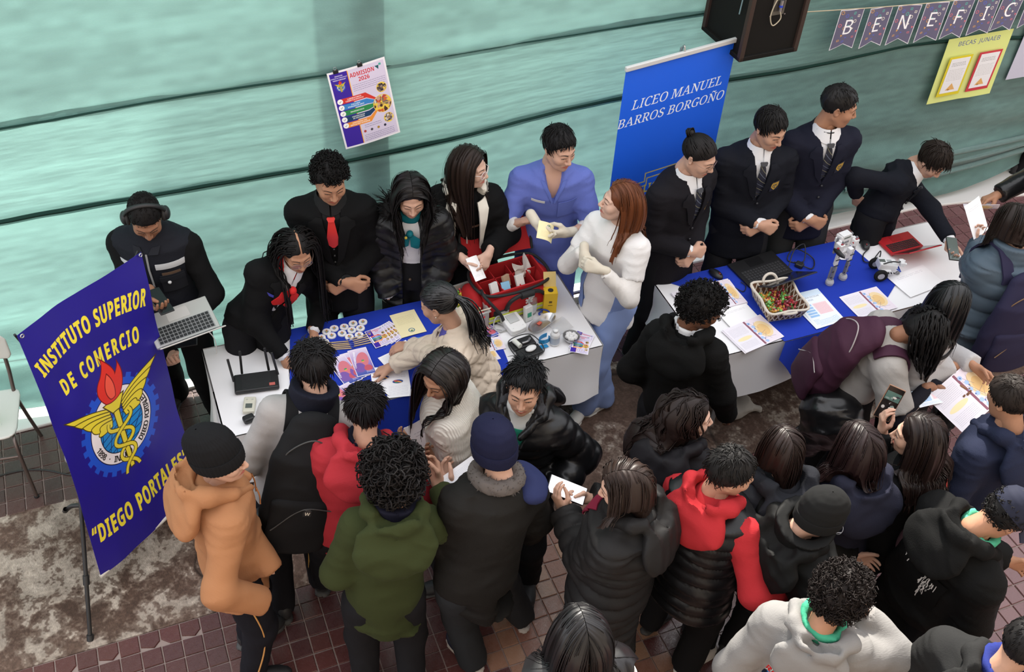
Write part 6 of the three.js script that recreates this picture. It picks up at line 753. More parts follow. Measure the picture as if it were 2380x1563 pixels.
{ const o = thing('notice_board', 'yellow-green card with two framed notices and blue handwritten heading', 'poster', [5.62, 1.28, wallZ(5.6) + .05]); part('card', shell(grid(6, 6, (u, v) => V((u - .5) * .56, (v - .5) * .5 , .02 * (1 - v) * (u > .5 ? 1 : .6))), .002), PM.becas, o); for (const [x, c, a] of [[-.13, [.75, .62, .02], .04], [.13, [.60, .04, .06], .02]]) { const f = part('frame_sheet', box(.2, .31, .002, x, -.04, .022), cmat(c, .7), o); part('notice_sheet', shell(grid(2, 2, (u, v) => V(x + (u - .5) * .165, -.035 + (v - .5) * .27, .0245)), .001), noticeMat(), f); } }
function noticeMat() { return PM.notice ??= paperMat(canvasTex(240, 400, (x, w, h) => { x.fillStyle = '#efeff2'; x.fillRect(0, 0, w, h); lines(x, 30, 40, 210, 90, 3, '#777', 4); lines(x, 24, 120, 216, 260, 8, '#aaa', 3); poly(x, '#e3b06a', [[60, 370], [120, 290], [180, 370]]); blob(x, '#a8763a', 100, 365, 16, 8); })); }
{ const o = thing('poster', 'pale lilac poster cut off by the right edge of the wall', 'poster', [6.32, 1.33, wallZ(6.3) + .05]); part('card', shell(grid(4, 4, (u, v) => V((u - .5) * .5, (v - .5) * .5, .01 * u)), .002), cmat([.58, .58, .70], .8), o); part('blue_panel', box(.3, .22, .002, .06, .02, .012), cmat([.05, .1, .4], .6), o); }
// ------------------------------------------------------------------ insuco banner on its tripod
{ const o = thing('stand_banner', 'dark blue institute banner with yellow lettering and winged torch emblem', 'banner'); const TL = V(-.626, 1.6, -3.78), TR = V(-.054, 1.6, -4.195), BL = V(-.602, .2, -3.446), BR = V(-.035, .2, -3.85), nrm = V(.59, .15, .79).normalize();
  const S = (u, v) => { const t = v, p = BL.clone().lerp(BR, u).lerp(TL.clone().lerp(TR, u), t), sq = Math.sin(t * Math.PI) * .028; p.lerp(BL.clone().lerp(BR, .5).lerp(TL.clone().lerp(TR, .5), t), sq * 2 * Math.abs(u - .5) * 2); return p.addScaledVector(nrm, .02 * Math.sin(u * 5 + t * 3) * .6 + .008 * noise(u * 6, t * 8, 1)); };
  part('printed_fabric', shell(grid(24, 40, S), .0012), new THREE.MeshPhysicalMaterial({ map: TX.insuco, roughness: .36, clearcoat: .25, clearcoatRoughness: .3 }), o); part('bottom_tube', bar(BL.clone().addScaledVector(nrm, -.006), BR.clone().addScaledVector(nrm, -.006), .012), cmat([.62, .58, .52], .6), o, 'pale rolled bottom edge'); for (const p of [TL, TR]) part('grommet', new THREE.TorusGeometry(.008, .003, 6, 14).applyQuaternion(new THREE.Quaternion().setFromUnitVectors(V(0, 0, 1), nrm)).translate(...p.clone().addScaledVector(nrm, .02).lerp(V(-.33, 1.5, -3.9), .04).toArray()), M.steel, o);
  const st = thing('banner_stand', 'black telescopic tripod stand carrying the dark blue banner', 'stand'); const hub = V(-.52, .95, -3.95), m = M.black; part('hub', new THREE.SphereGeometry(.03, 12, 8).translate(...hub.toArray()), m, st); for (const [a, b, r] of [[hub, V(-.718, 0, -3.231), .011], [hub, V(-.62, 0, -4.0), .011], [hub, V(-.05, 0, -4.02), .011]]) { part('leg', bar(a, b, r), m, st); part('leg_joint', bar(a.clone().lerp(b, .72), a.clone().lerp(b, .76), r * 1.5, 10), m, st); part('rubber_foot', bar(a.clone().lerp(b, .975), b, r * 1.6, 10), m, st); } for (const p of [TL, TR]) part('arm', bar(hub, p.clone().addScaledVector(nrm, -.012), .006), m, st); part('lower_hook', tube([[-.60, .5, -3.68], [-.66, .47, -3.72], [-.70, .42, -3.74], [-.69, .46, -3.72]], .012, 20, 7), m, st); }
// ------------------------------------------------------------------ chair at the left edge
{ const o = thing('chair', 'white shell school chair on bent grey tube legs at the left edge', 'chair', [-1.06, 0, -4.5], -.12), wm = cmat([.60, .60, .56], .45), tm = cmat([.13, .10, .09], .35, { metalness: .6 }); part('seat', meshOps([['+', fn([-.21, .43, -.2, .21, .47, .2], (x, y, z) => { const qx = Math.abs(x) - .14, qz = Math.abs(z) - .13, r = Math.hypot(Math.max(qx, 0), Math.max(qz, 0)) - .055; return Math.max(r, Math.abs(y - .45 - x * x * .3) - .008); })]], .009), wm, o); part('backrest', meshOps([['+', fn([-.21, .66, -.27, .21, .86, -.15], (x, y, z) => { const qx = Math.abs(x) - .16, qy = Math.abs(y - .76) - .04, r = Math.hypot(Math.max(qx, 0), Math.max(qy, 0)) - .05; return Math.max(r, Math.abs(z + .22 - x * x * .5) - .007); })]], .009), wm, o);
  for (const s of [-1, 1]) { part('leg', tube([[s * .19, .0, .24], [s * .18, .42, .19], [s * .17, .44, .12], [s * .16, .44, -.05]], .011, 24, 8), tm, o); part('leg', tube([[s * .19, 0, -.22], [s * .17, .3, -.17], [s * .16, .44, -.16], [s * .165, .6, -.2], [s * .165, .82, -.235]], .011, 26, 8), tm, o); part('rubber_foot', cyl(.014, .014, .02, s * .19, .01, .24, 10), M.black, o); } part('cross_bar', bar([-.18, .32, .2], [.18, .32, .2], .009), tm, o); for (const s of [-1, 1]) part('rivet', cyl(.008, .008, .004, s * .12, .46, .08, 10), M.steel, o); }
{ const o = bottle('green-tinted glass bottle standing on the white chair at the left edge', -1.02, -4.42, .035, .2, [.3, .4, .3], [.2, .3, .2], { m: new THREE.MeshPhysicalMaterial({ color: 0xcfe6d2, roughness: .05, transmission: .9, thickness: 0 }) }); o.position.y = .462; }
{ const o = thing('cardboard_flap', 'piece of brown cardboard lying on the tiles beside the charcoal coat', 'cardboard', [2.98, .012, -1.72], .3); part('sheet', box(.26, .004, .16, 0, .002, 0), cmat([.10, .07, .035], .9), o); }
// ------------------------------------------------------------------ what individual people wear and hold
const X = {};
const stripeTex = canvasTex(64, 256, (x, w, h) => { x.fillStyle = '#1b1e2c'; x.fillRect(0, 0, w, h); x.lineWidth = 3; for (let i = -2; i < 12; i++) { x.strokeStyle = i % 2 ? '#8e8a6a' : '#6d7688'; x.beginPath(); x.moveTo(0, i * 30 + 40); x.lineTo(64, i * 30); x.stroke(); } });
const schoolTie = new THREE.MeshPhysicalMaterial({ map: stripeTex, roughness: .5 });
const crestTex = canvasTex(200, 230, (x, w, h) => { x.fillStyle = '#15172a'; x.fillRect(0, 0, w, h); poly(x, '#c9a13a', [[20, 20], [180, 20], [180, 130], [100, 215], [20, 130]]); poly(x, '#1b1e33', [[45, 70], [155, 70], [150, 130], [100, 180], [50, 130]]); x.strokeStyle = '#d8b552'; x.lineWidth = 10; x.beginPath(); x.moveTo(60, 80); x.lineTo(80, 150); x.lineTo(100, 90); x.lineTo(120, 150); x.lineTo(142, 80); x.stroke(); x.strokeStyle = '#15172a'; x.lineWidth = 6; for (let i = 0; i < 6; i++) { x.beginPath(); x.moveTo(30 + i * 26, 22); x.lineTo(36 + i * 26, 50); x.stroke(); } });
const crestMat = new THREE.MeshPhysicalMaterial({ map: crestTex, roughness: .7 });
const world = (J, v) => v.clone().applyMatrix4(J.root.matrixWorld);
function atHand(J, k, off, e) { J.root.updateMatrixWorld(); const a = J.arm[k], m = basis(a.dir.clone().cross(a.palm), a.dir, a.palm); m.setPosition(a.W.clone().addScaledVector(a.dir, .012)); return J.root.matrixWorld.clone().multiply(m).multiply(new THREE.Matrix4().makeRotationFromEuler(new THREE.Euler(...(e ?? [0, 0, 0]))).setPosition(V(...off))); }
function place(o, m) { m.decompose(o.position, o.quaternion, o.scale); o.scale.set(1, 1, 1); return o; }
function phone(label, J, k, off, e, o2 = {}) { const o = place(thing('phone', label, 'phone'), o2.at ?? atHand(J, k, off, e)); const w = o2.w ?? .074, h = o2.h ?? .158; part('case', box(w, h, .009, 0, 0, 0, .004), cmat(o2.c ?? [.012, .012, .014], .4), o); part('screen', shell(grid(1, 1, (u, v) => V((u - .5) * (w - .006), (v - .5) * (h - .008), .0056)), .0008), o2.m ?? cmat([.008, .009, .011], .12), o); return o; }
const faceM = (pos, n, up) => { const z = V(...n).normalize(), y = V(...up).addScaledVector(z, -V(...up).dot(z)).normalize(), m = basis(y.clone().cross(z), y, z); m.setPosition(V(...pos)); return m; };   // an object in the hand, by where it faces
function held(name, label, cat, J, k, off, e, w, h, m, bend = .01, th = .0012, at) { const o = place(thing(name, label, cat), at ?? atHand(J, k, off, e)); part('printed_face', shell(grid(8, 8, (u, v) => V((u - .5) * w, (v - .5) * h, bend * Math.sin(u * 3.14) - bend * .5)), th), m, o); return o; }
function jacketCollar(J, P, c) { const A = J.axes(1), s = J.s, q = (x, y, z) => J.N.clone().addScaledVector(A.x, x * s).addScaledVector(A.T, y * s).addScaledVector(A.z, z * s); P('jacket_collar', shell(grid(20, 4, (u, v) => { const a = lerp(-2.35, 2.35, u) + Math.PI, r = lerp(.068, .094, v); return q(Math.sin(a) * r, lerp(.028, -.032, v) + .012 * Math.sin(v * 3) - .045 * Math.pow(Math.abs(u - .5) * 2, 3), Math.cos(a) * r * .95 + .002); }), .005), cmat(c, .85)); }
function schoolUniform(crestX) { return (J, P, d) => { const b = J.top[J.top.length - 1], sh = J.top[J.top.length - 2], m = cmat(b.c, .8, sheenOf(b.c, .12)); collarOn(J, P, WHITE); tieOn(J, P, sh, null, schoolTie, { top: .95, bot: .5 }); lapels(J, P, b, m, { lo: .45 }); jacketCollar(J, P, b.c); if (crestX) patch(J, P, 'crest', b, .62, crestX, .062, .075, crestMat, .009, 1, 4).userData.label = 'gold embroidered crest'; for (const t of [.4, .25]) P('button', new THREE.SphereGeometry(.009, 8, 6).translate(...front(J, b.torso, .012, t, .007).toArray()), cmat([.02, .02, .025], .3)); patch(J, P, 'pocket_flap', b, .22, .1, .11, .035, m, .006); patch(J, P, 'pocket_flap', b, .22, -.1, .11, .035, m, .006); }; }
const WHITE = [.76, .76, .78];
const fur = (J, P, name, c, R0, y, n, o = {}) => { const A = J.axes(1), R = ribbonSet(); reseed(n); for (let i = 0; i < n; i++) { const a = rr(o.a0 ?? -2.6, o.a1 ?? 2.6) + Math.PI, b = rr(0, 6.28), r = R0 * J.s, ctr = V(0, 0, 0).addScaledVector(A.x, Math.sin(a) * r).addScaledVector(A.z, Math.cos(a) * r).addScaledVector(A.T, y + (o.rise ?? 0) * Math.cos(a)).add(J.N), rad0 = A.x.clone().multiplyScalar(Math.sin(a)).addScaledVector(A.z, Math.cos(a)), dir = rad0.multiplyScalar(Math.cos(b)).addScaledVector(A.T, Math.sin(b)).normalize(), p = ctr.clone().addScaledVector(dir, (o.tr ?? .03) * .8), len = (o.len ?? .03) * rr(.6, 1.2), t2 = V(rr(-1, 1), rr(-1, 1), rr(-1, 1)).multiplyScalar(.5), pts = [0, .5, 1].map((f) => p.clone().addScaledVector(dir, f * len).addScaledVector(t2, f * f * len)); ribbon(R, pts, pts.map(() => V(.3, .5, .8)), (f) => .004 * (1 - f * .85), .002); } const core = meshOps([['+', fn(bb([J.N], .25), (x, yy, z) => { const vx = x - J.N.x, vy = yy - J.N.y, vz = z - J.N.z, v = vx * A.T.x + vy * A.T.y + vz * A.T.z, ax = vx * A.x.x + vy * A.x.y + vz * A.x.z, az = vx * A.z.x + vy * A.z.y + vz * A.z.z, r = Math.hypot(ax, az); const an = Math.atan2(ax, -az); return Math.max(Math.hypot(r - R0 * J.s, v - y + (o.rise ?? 0) * Math.cos(an)) - (o.tr ?? .03), (Math.abs(an) - (o.a1 ?? 2.6)) * .08); })]], .009, { warp: (x, yy, z) => .006 * noise(x * 70, yy * 70, z * 70) }); P(name, join([core, ribbonGeo(R)]), cmat(c, .9, sheenOf(c, .5))); };
function backpack(label, J, o = {}) {   // on the back of J, straps over the shoulders
  const g = thing('backpack', label, 'backpack', [J.hip[0], 0, J.hip[1]], J.yaw), c = o.c ?? [.011, .011, .012], m = mat(c, o.rough ?? .75, sheenOf(c, .2)), b = J.top[0].torso, tr = J.outer, w = o.w ?? .15, up = o.up ?? .93, lo = o.lo ?? .12, pts = []; const A = (t) => J.axes(t), bk = (t, off) => front(J, tr, 0, t, off, -1);
  const st = [lo, lerp(lo, up, .25), lerp(lo, up, .5), lerp(lo, up, .75), up].map((t, i) => { const a = A(t), d = (o.d ?? .08) * [.85, 1.1, 1, .85, .5][i]; return { p: bk(t, d * .9), w: w * [.92, 1, 1, .93, .62][i], d, x: a.x, z: a.z }; });
  part('main_compartment', meshOps([['+', chain(st, { cap: .06 })]], .0105, { warp: wrinkle(o.wr ?? .007) , uv: 1 }), m, g);
  const st2 = [lo + .02, lerp(lo, up, .22), lerp(lo, up, .42)].map((t, i) => { const a = A(t); return { p: bk(t, (o.d ?? .08) * 1.75), w: w * .82, d: .038, x: a.x, z: a.z }; }); part('front_pocket', meshOps([['+', chain(st2, { cap: .04 })]], .0105, { warp: wrinkle(.006) }), m, g);
  part('zip', tube([st2[2].p, st2[2].p, st2[1].p].map((p, i) => p.clone().addScaledVector(A(.4).x, [-.75, 0, .75][i] * w).addScaledVector(A(.4).z, -.034)), .003, 20, 5), cmat(o.zip ?? [.05, .05, .05], .4), g); part('zip', tube([-1, -.7, 0, .7, 1].map((f, i) => { const t = up - .02 - .35 * Math.abs(f) ** 3 * (up - lo), a = A(t); return bk(t, (o.d ?? .08) * 1.45 * (1 - .2 * Math.abs(f))).addScaledVector(a.x, f * w * .82); }), .0035, 30, 5), cmat(o.zip ?? [.05, .05, .05], .4), g);
  part('handle', tube([-.05, 0, .05].map((x, i) => bk(up + .03, .045 + (i === 1 ? .02 : 0)).addScaledVector(A(.9).x, x).addScaledVector(A(.9).T, i === 1 ? .035 : .0)), .008, 14, 6), m, g);
  for (const s of [-1, 1]) { const all = J.top.flatMap((q) => q.ops), xs = s * .088 * J.s, q = [.8, .87, .92].map((t) => front(J, tr, xs, t, .014, -1)); for (const z of [-.05, .0, .05]) { const a = A(.95); q.push(cast(tr, J.N.clone().addScaledVector(a.T, -.085).addScaledVector(a.x, xs).addScaledVector(a.z, z), a.T, .2).addScaledVector(a.T, .022)); } for (const t of [.86, .74, .6, .45]) q.push(front(J, tr, xs, t, .014, 1)); const cv = new THREE.CatmullRomCurve3(q); part('shoulder_strap', shell(grid(24, 2, (u, v) => cv.getPoint(u).addScaledVector(A(.8).x, (v - .5) * (o.sw ?? .055))), .012), m, g); }
  if (o.mark) o.mark(g, st, A, w, bk); return g;
}
X.headphones_man = (J, P, d) => {
  const v = J.top[1], silver = cmat([.55, .56, .57], .35); for (const [a, b] of [[-.17, -.035], [.035, .17]]) { const r = strip(J, v.torso, [[.70, a, b], [.775, a, b]], .008, 6, 1, .003); P('reflective_band', r, silver, 'silver reflective stripe'); } P('reflective_band', strip(J, v.torso, [[.70, -.16, .16], [.775, -.16, .16]], .008, 8, -1, .003), silver);
  P('zip', strip(J, v.torso, [[.3, -.005, .005], [.9, -.005, .005]], .007, 2, 1, .003), cmat([.3, .3, .3], .3)); const pm = cmat([.016, .017, .022], .8); for (const x of [-.1, .1]) { patch(J, P, 'chest_pocket', v, .5, x, .11, .12, pm, .014); patch(J, P, 'pocket_flap', v, .56, x, .115, .035, pm, .019); } patch(J, P, 'name_patch', v, .63, .1, .085, .02, cmat([.12, .075, .05], .8), .01); P('snap', new THREE.SphereGeometry(.01, 10, 8).translate(...front(J, v.torso, .085, .52, .02).toArray()), cmat([.6, .6, .6], .3)); P('collar', strip(J, v.torso, [[.9, -.06, -.01], [.97, -.07, -.03]], .01, 3, 1, .004), pm); P('collar', strip(J, v.torso, [[.9, .01, .06], [.97, .03, .07]], .01, 3, 1, .004), pm);
  J.root.updateMatrixWorld(); const hp = thing('headphones', 'black over-ear headphones on the bowed head beside the blue banner', 'headphones'); const m = J.root.matrixWorld.clone().multiply(J.HM); place(hp, m); part('headband', new THREE.TorusGeometry(.098, .008, 8, 30, Math.PI).scale(1, 1.18, 1.5).translate(0, .01, -.01), M.black, hp); for (const s of [-1, 1]) { part('ear_cup', meshOps([['+', ell(V(s * .098, -.005, -.008), .022, .042, .036)]], .006), M.black, hp); part('ear_cushion', new THREE.TorusGeometry(.028, .011, 8, 18).rotateY(Math.PI / 2).scale(1, 1.15, 1).translate(s * .085, -.005, -.008), cmat([.02, .02, .02], .7), hp); }
  const L = thing('laptop', 'open silver laptop balanced on the forearm of the person with headphones', 'laptop', [.06, 1.15, -4.135], .12); L.rotation.set(.16, .16, .05, 'YXZ'); const sm = mat([.50, .48, .46], .35, { metalness: .4 }), w = .325, dd = .22; part('base', box(w, .014, dd, 0, .007, 0, .005), sm, L); part('keyboard_well', box(w * .88, .001, dd * .5, 0, .0143, dd * .2), cmat([.25, .25, .25], .5), L); part('keyboard', keyRows(w * .86, dd * .48, 14, 5, .0158, dd * .2), cmat([.012, .012, .013], .5), L); part('touchpad', box(w * .34, .001, dd * .3, 0, .0145, -dd * .26), mat([.46, .44, .42], .3), L); const lid = part('lid', box(w, dd * .98, .007, 0, dd * .49, 0, .003).applyMatrix4(new THREE.Matrix4().makeRotationX(.68)).translate(0, .012, dd / 2), sm, L); part('screen', box(w * .93, dd * .88, .001, 0, dd * .49, -.004).applyMatrix4(new THREE.Matrix4().makeRotationX(.68)).translate(0, .012, dd / 2), cmat([.012, .012, .015], .15), lid);
  phone('black phone in the hand above the silver laptop', J, 'R', [0, .085, .03], [-.2, 0, .1]);
};
X.hidden_sitter = (J) => { phone('black phone held out beside the dark blue banner edge', J, 'L', 0, 0, { at: faceM([.047, .875, -4.30], [-.3, .9, .3], [.95, .1, .25]) }); const o = thing('stool', 'low stool hidden behind the dark blue banner', 'stool', [J.hip[0], 0, J.hip[1]]); part('seat', box(.34, .03, .34, 0, .385, 0, .01), M.grey, o); for (const sx of [-1, 1]) for (const sz of [-1, 1]) part('leg', bar([sx * .14, 0, sz * .14], [sx * .13, .38, sz * .13], .012), M.grey, o); };
const scarf = (J, P, g, c, o = {}) => { const m = cmat(c, .55, sheenOf(c, .4)), A = J.axes(.97), k = front(J, g.torso, 0, .88, .022); P('scarf', [meshOps([['+', fn(bb([J.N], .16), (x, y, z) => { const vx = x - J.N.x, vy = y - J.N.y, vz = z - J.N.z, v = vx * A.T.x + vy * A.T.y + vz * A.T.z, a = vx * A.x.x + vy * A.x.y + vz * A.x.z, b = vx * A.z.x + vy * A.z.y + vz * A.z.z; return Math.hypot(Math.hypot(a, b) - .066 * J.s, (v - .012 + b * .28) * .6) - .0145; })], ['+', ball(k, .021), .012]], .007, { warp: wrinkle(.004, 2) })], m); for (const s of [-1, 1]) P('scarf_tail', strip(J, g.torso, [[.87, s * .004 - .012, s * .004 + .012], [.80, s * .028 - .026, s * .028 + .026], [o.lo ?? .62, s * .034 - .03, s * .034 + .026], [(o.lo ?? .62) - .05, s * .04 - .006, s * .04 + .004]], .016 + (s > 0 ? .006 : 0), 4, 1, .004), m); };
X.braids_student = (J, P) => { const b = J.top[1]; collarOn(J, P, WHITE); lapels(J, P, b, cmat(b.c, .85)); scarf(J, P, b, [.58, .025, .025], { lo: .55 }); patch(J, P, 'name_tag', b, .66, -.10, .085, .02, cmat([.05, .05, .35], .5), .012); jacketCollar(J, P, b.c); };
X.suit_man = (J, P) => { const b = J.top[2]; tieOn(J, P, J.top[1], null, cmat([.62, .03, .025], .45), { top: .94, bot: .55 }); lapels(J, P, b, cmat(b.c, .8), { lo: .3, w: .085 }); collarOn(J, P, [.016, .016, .017]); jacketCollar(J, P, b.c); for (let i = 0; i < 4; i++) P('button', new THREE.SphereGeometry(.007, 8, 6).translate(...front(J, J.top[1].torso, 0, .52 - i * .09, .012).toArray()), cmat([.03, .03, .03], .2)); };
X.teal_scarf_student = (J, P) => { scarf(J, P, J.top[0], [.01, .16, .20], { lo: .72 }); P('brooch', meshOps([['+', ball(front(J, J.top[0].torso, -.02, .88, .05), .009)]], .004), cmat([.65, .45, .05], .3)); fur(J, P, 'fur_hood_trim', [.012, .011, .011], .115, .02, 520, { tr: .034, len: .05, rise: .02, a0: -2.2, a1: 2.2 }); P('button', new THREE.SphereGeometry(.009, 8, 6).translate(...front(J, J.top[0].torso, -.01, .14, .012).toArray()), cmat([.08, .05, .03], .4)); };
X.fleece_jacket_student = (J, P) => { const j = J.top[1], fm = cmat([.72, .68, .60], 1, sheenOf([.8, .8, .7], .5)); for (const s of [-1, 1]) P('fleece_lining', (() => { const R = 6, rows = [[.97, .055, .1], [.88, .062, .115], [.75, .066, .105], [.6, .068, .095], [.45, .07, .088], [.3, .07, .082]].map(([t, a, b]) => s > 0 ? [t, a, b] : [t, -b, -a]); return strip(J, j.torso, rows, .012, 5, 1, .012); })(), fm, 'cream fleece lining'); fur(J, P, 'fleece_collar', [.70, .66, .58], .1, .01, 60, { tr: .03, len: .012, a0: -2.1, a1: 2.1 }); P('zip', strip(J, J.top[0].torso, [[.2, -.004, .004], [.95, -.004, .004]], .009, 2, 1, .003), cmat([.65, .65, .65], .3)); patch(J, P, 'name_patch', J.top[0], .62, .05, .06, .016, cmat([.16, .09, .06], .7), .012); held('leaflet', 'small folded white leaflet held by the person with clear glasses', 'leaflet', J, 'R', [.02, .10, .03], [-.3, .2, -.3], .075, .14, PM.blank); };
X.scrubs_man = (J, P) => { const t = J.top[1]; patch(J, P, 'name_tag', t, .72, -.085, .075, .018, cmat([.6, .6, .6], .5), .012); patch(J, P, 'chest_pocket', t, .6, .085, .11, .12, cmat([.12, .16, .47], .8), .010); for (const s of [-1, 1]) P('neck_band', strip(J, t.torso, [[.96, s > 0 ? .05 : -.072, s > 0 ? .072 : -.05], [.84, s > 0 ? .018 : -.038, s > 0 ? .038 : -.018], [.70, s > 0 ? 0 : -.008, s > 0 ? .008 : 0]], .007, 2, 1, .005), cmat([.11, .15, .45], .8)); held('booklet', 'small cream folded booklet in the gloved hands of the scrubs wearer', 'booklet', J, 'R', [.03, .10, .035], [-.5, .4, -.35], .12, .10, PM.cert, .025); };
X.redhead_nurse = (J, P) => { const t = J.top[1], bm = cmat([.20, .28, .55], .85); for (const s of [-1, 1]) P('side_panel', wrapStrip(J, t.torso, [[-.18, s * .7, s * 2.3], [.1, s * .8, s * 2.2], [.4, s * .95, s * 2.05], [.66, s * 1.2, s * 1.9]], .006), bm, 'pale blue side panel'); J.root.updateMatrixWorld(); P('hair_clip', meshOps([['+', ball(V(-.05, .0, -.105), .009)], ['+', ball(V(-.045, .014, -.105), .008), .004], ['+', ball(V(-.04, -.012, -.108), .008), .004]], .0035).applyMatrix4(J.HM), cmat([.7, .7, .7], .3)); P('tag', new THREE.BoxGeometry(.014, .03, .008).translate(...front(J, t.torso, .05, .35, .02).toArray()), cmat([.3, .02, .03], .5)); };
X.bun_student = schoolUniform(.105); X.centre_blazer_student = schoolUniform(.1); X.tall_blazer_student = schoolUniform(.1);
X.leaning_blazer_student = (J, P, d) => { schoolUniform(.1)(J, P, d); phone('black phone with lit map screen above the red netbook', J, 'L', [.005, .095, .034], [-.25, 0, .3], { m: cmat([.10, .13, .12], .15) }); };
X.leather_sleeve_person = (J) => { held('brochure', 'open map brochure held in by the leather sleeve', 'brochure', J, 'R', [.02, .13, .03], [-.3, .2, .5], .26, .19, PM.map, .03); };
X.grey_puffer_person = (J, P) => { held('notice_sheet', 'white card held up beside the grey puffer coat', 'paper', J, 'L', [0, .16, .03], [.1, .4, .1], .15, .21, PM.blank, .006); backpack('large navy backpack with brown zip worn over the grey puffer coat', J, { c: [.024, .022, .050], w: .175, d: .085, up: .86, lo: -.02, zip: [.16, .09, .04], sw: .065 }); };
X.beige_jacket_person = (J, P) => { J.root.updateMatrixWorld(); for (const s of [-1, 1]) P('earring', new THREE.SphereGeometry(.0045, 8, 6).translate(s * .083, -.032, -.008).applyMatrix4(J.HM), cmat([.7, .6, .5], .25, { metalness: .7 })); P('jacket_collar', strip(J, J.top[1].torso, [[.8, -.085, -.035], [.97, -.1, -.055]], .01, 3, 1, .006), cmat([.60, .50, .40], .8)); };
X.white_sweater_person = (J) => { held('folder', 'white folder and papers held against the cream sweater', 'folder', J, 'R', 0, 0, .19, .27, PM.blank, .03, .004, faceM([1.03, 1.12, -3.0], [-.3, .5, .8], [-.5, .9, -.3])); held('magenta_leaflet', 'magenta leaflet tucked behind the white folder', 'leaflet', J, 'R', 0, 0, .19, .25, cmat([.45, .03, .25], .6), .03, .002, faceM([1.045, 1.09, -3.01], [-.3, .5, .8], [-.35, .9, -.3])); };
X.smiling_boy = (J, P) => { P('green_sweater', strip(J, J.top[0].torso, [[.7, -.02, .02], [.84, -.04, .04], [.9, -.03, .03]], .006, 4, 1, .004), cmat([.02, .22, .14], .8)); J.root.updateMatrixWorld(); P('teeth', tube([[-.014, -.066, .0885], [0, -.0675, .094], [.014, -.066, .0885]], .0024, 10, 6).applyMatrix4(J.HM), cmat([.75, .72, .68], .3)); fur(J, P, 'plush_lining', [.05, .05, .055], .088, .03, 60, { tr: .022, len: .008, a0: -2, a1: 2 }); };
const wTex = canvasTex(64, 64, (x) => { x.fillStyle = '#17171a'; x.fillRect(0, 0, 64, 64); txt(x, 'W', 32, 34, 46, '#d8cfc0'); });
X.backpack_boy = (J) => { backpack('large black backpack worn over the grey jersey', J, { w: .165, d: .095, up: .93, lo: -.06, mark: (g, st, A, w, bk) => { const a = A(.3), p = bk(.33, .205).addScaledVector(a.x, -.02), q = basis(a.x.clone().negate(), a.T, a.z.clone().negate()); q.setPosition(p); part('label_patch', box(.036, .036, .003).applyMatrix4(q), new THREE.MeshPhysicalMaterial({ map: wTex, roughness: .7 }), g); const q2 = q.clone(); q2.setPosition(bk(.5, .15).addScaledVector(a.x, -.06)); part('pull_tag', join([0, 1, 2, 3].map((i) => box(.014, .005, .003, 0, i * .009, 0).applyMatrix4(new THREE.Matrix4().makeRotationZ(.4)))).applyMatrix4(q2), cmat([.7, .7, .7], .5), g); } }); const o = thing('tied_jacket', 'shiny black padded jacket hanging below the black backpack', 'jacket', [J.hip[0], 0, J.hip[1]], J.yaw); part('padding', meshOps([['+', ell(V(.05, .88, -.15), .17, .10, .08)], ['+', cone(V(-.08, .86, -.18), V(.12, .80, -.2), .05, .05), .04]], .012, { warp: wrinkle(.014, 1.3) }), cmat([.010, .010, .012], .35), o); };
X.red_hoodie_boy = (J, P) => { P('shirt_hem', meshOps([['+', torso(J, .02, { top: .1, hem: .70 })]], .014), cmat([.6, .58, .58], .8)); };
X.tan_hoodie_boy = (J, P) => { beanie(J, P, [.011, .011, .012], { ribs: 42, amp: .0035, tilt: -.28, slouch: -.03, up: .01 }); const h = J.top[0]; P('hem_label', new THREE.BoxGeometry(.05, .025, .003).translate(...front(J, h.torso, -.06, -.02, .03).toArray()), cmat([.012, .012, .012], .6)); P('front_pocket', strip(J, h.torso, [[-.02, -.13, .13], [.16, -.13, .13], [.3, -.08, .08]], .008, 8, 1, .012), cmat(h.c, .85, sheenOf(h.c, .3))); for (const x of [-.03, .03]) P('drawstring', tube([[x * 1.3, .9], [x * 1.4, .78], [x * 1.2, .66]].map(([a, t]) => front(J, h.torso, a, t, .022)), .0035, 14, 5), cmat([.40, .17, .07], .8)); };
X.navy_beanie_man = (J, P) => { beanie(J, P, [.012, .013, .034], { ribs: 60, amp: .0012, tilt: -.3, up: .006 }); fur(J, P, 'plush_collar', [.11, .095, .088], .085, .03, 420, { tr: .034, len: .012 }); const A = J.axes(.97); P('blue_hood', meshOps([['+', ell(J.N.clone().addScaledVector(A.x, -.13).addScaledVector(A.T, -.01).addScaledVector(A.z, -.05), .07, .04, .10)]], .009, { warp: wrinkle(.014, 1.4) }), cmat([.022, .028, .085], .8)); held('booklet', 'white booklet read by the person in the navy beanie', 'booklet', J, 'L', 0, 0, .2, .14, PM.plain, .02, .006, faceM([1.06, 1.17, -2.71], [.15, .85, .5], [-.4, .3, -1])); };
X.phone_woman = (J, P) => { phone('phone with bright white screen held by the person in the quilted coat', J, 'L', [.02, .10, .035], [.25, -.2, -.6], { m: new THREE.MeshPhysicalMaterial({ map: TX.plain, emissiveMap: TX.plain, emissive: 0xffffff, emissiveIntensity: .25, roughness: .2 }), w: .085, h: .18, at: faceM([1.462, 1.19, -2.496], [.1, .9, .45], [-.75, .2, -.5]) }); P('maroon_lining', strip(J, J.top[0].torso, [[.72, -.05, .0], [.85, -.08, .02], [.97, -.07, .05]], .016, 4, 1, .006), cmat([.16, .012, .03], .8)); };
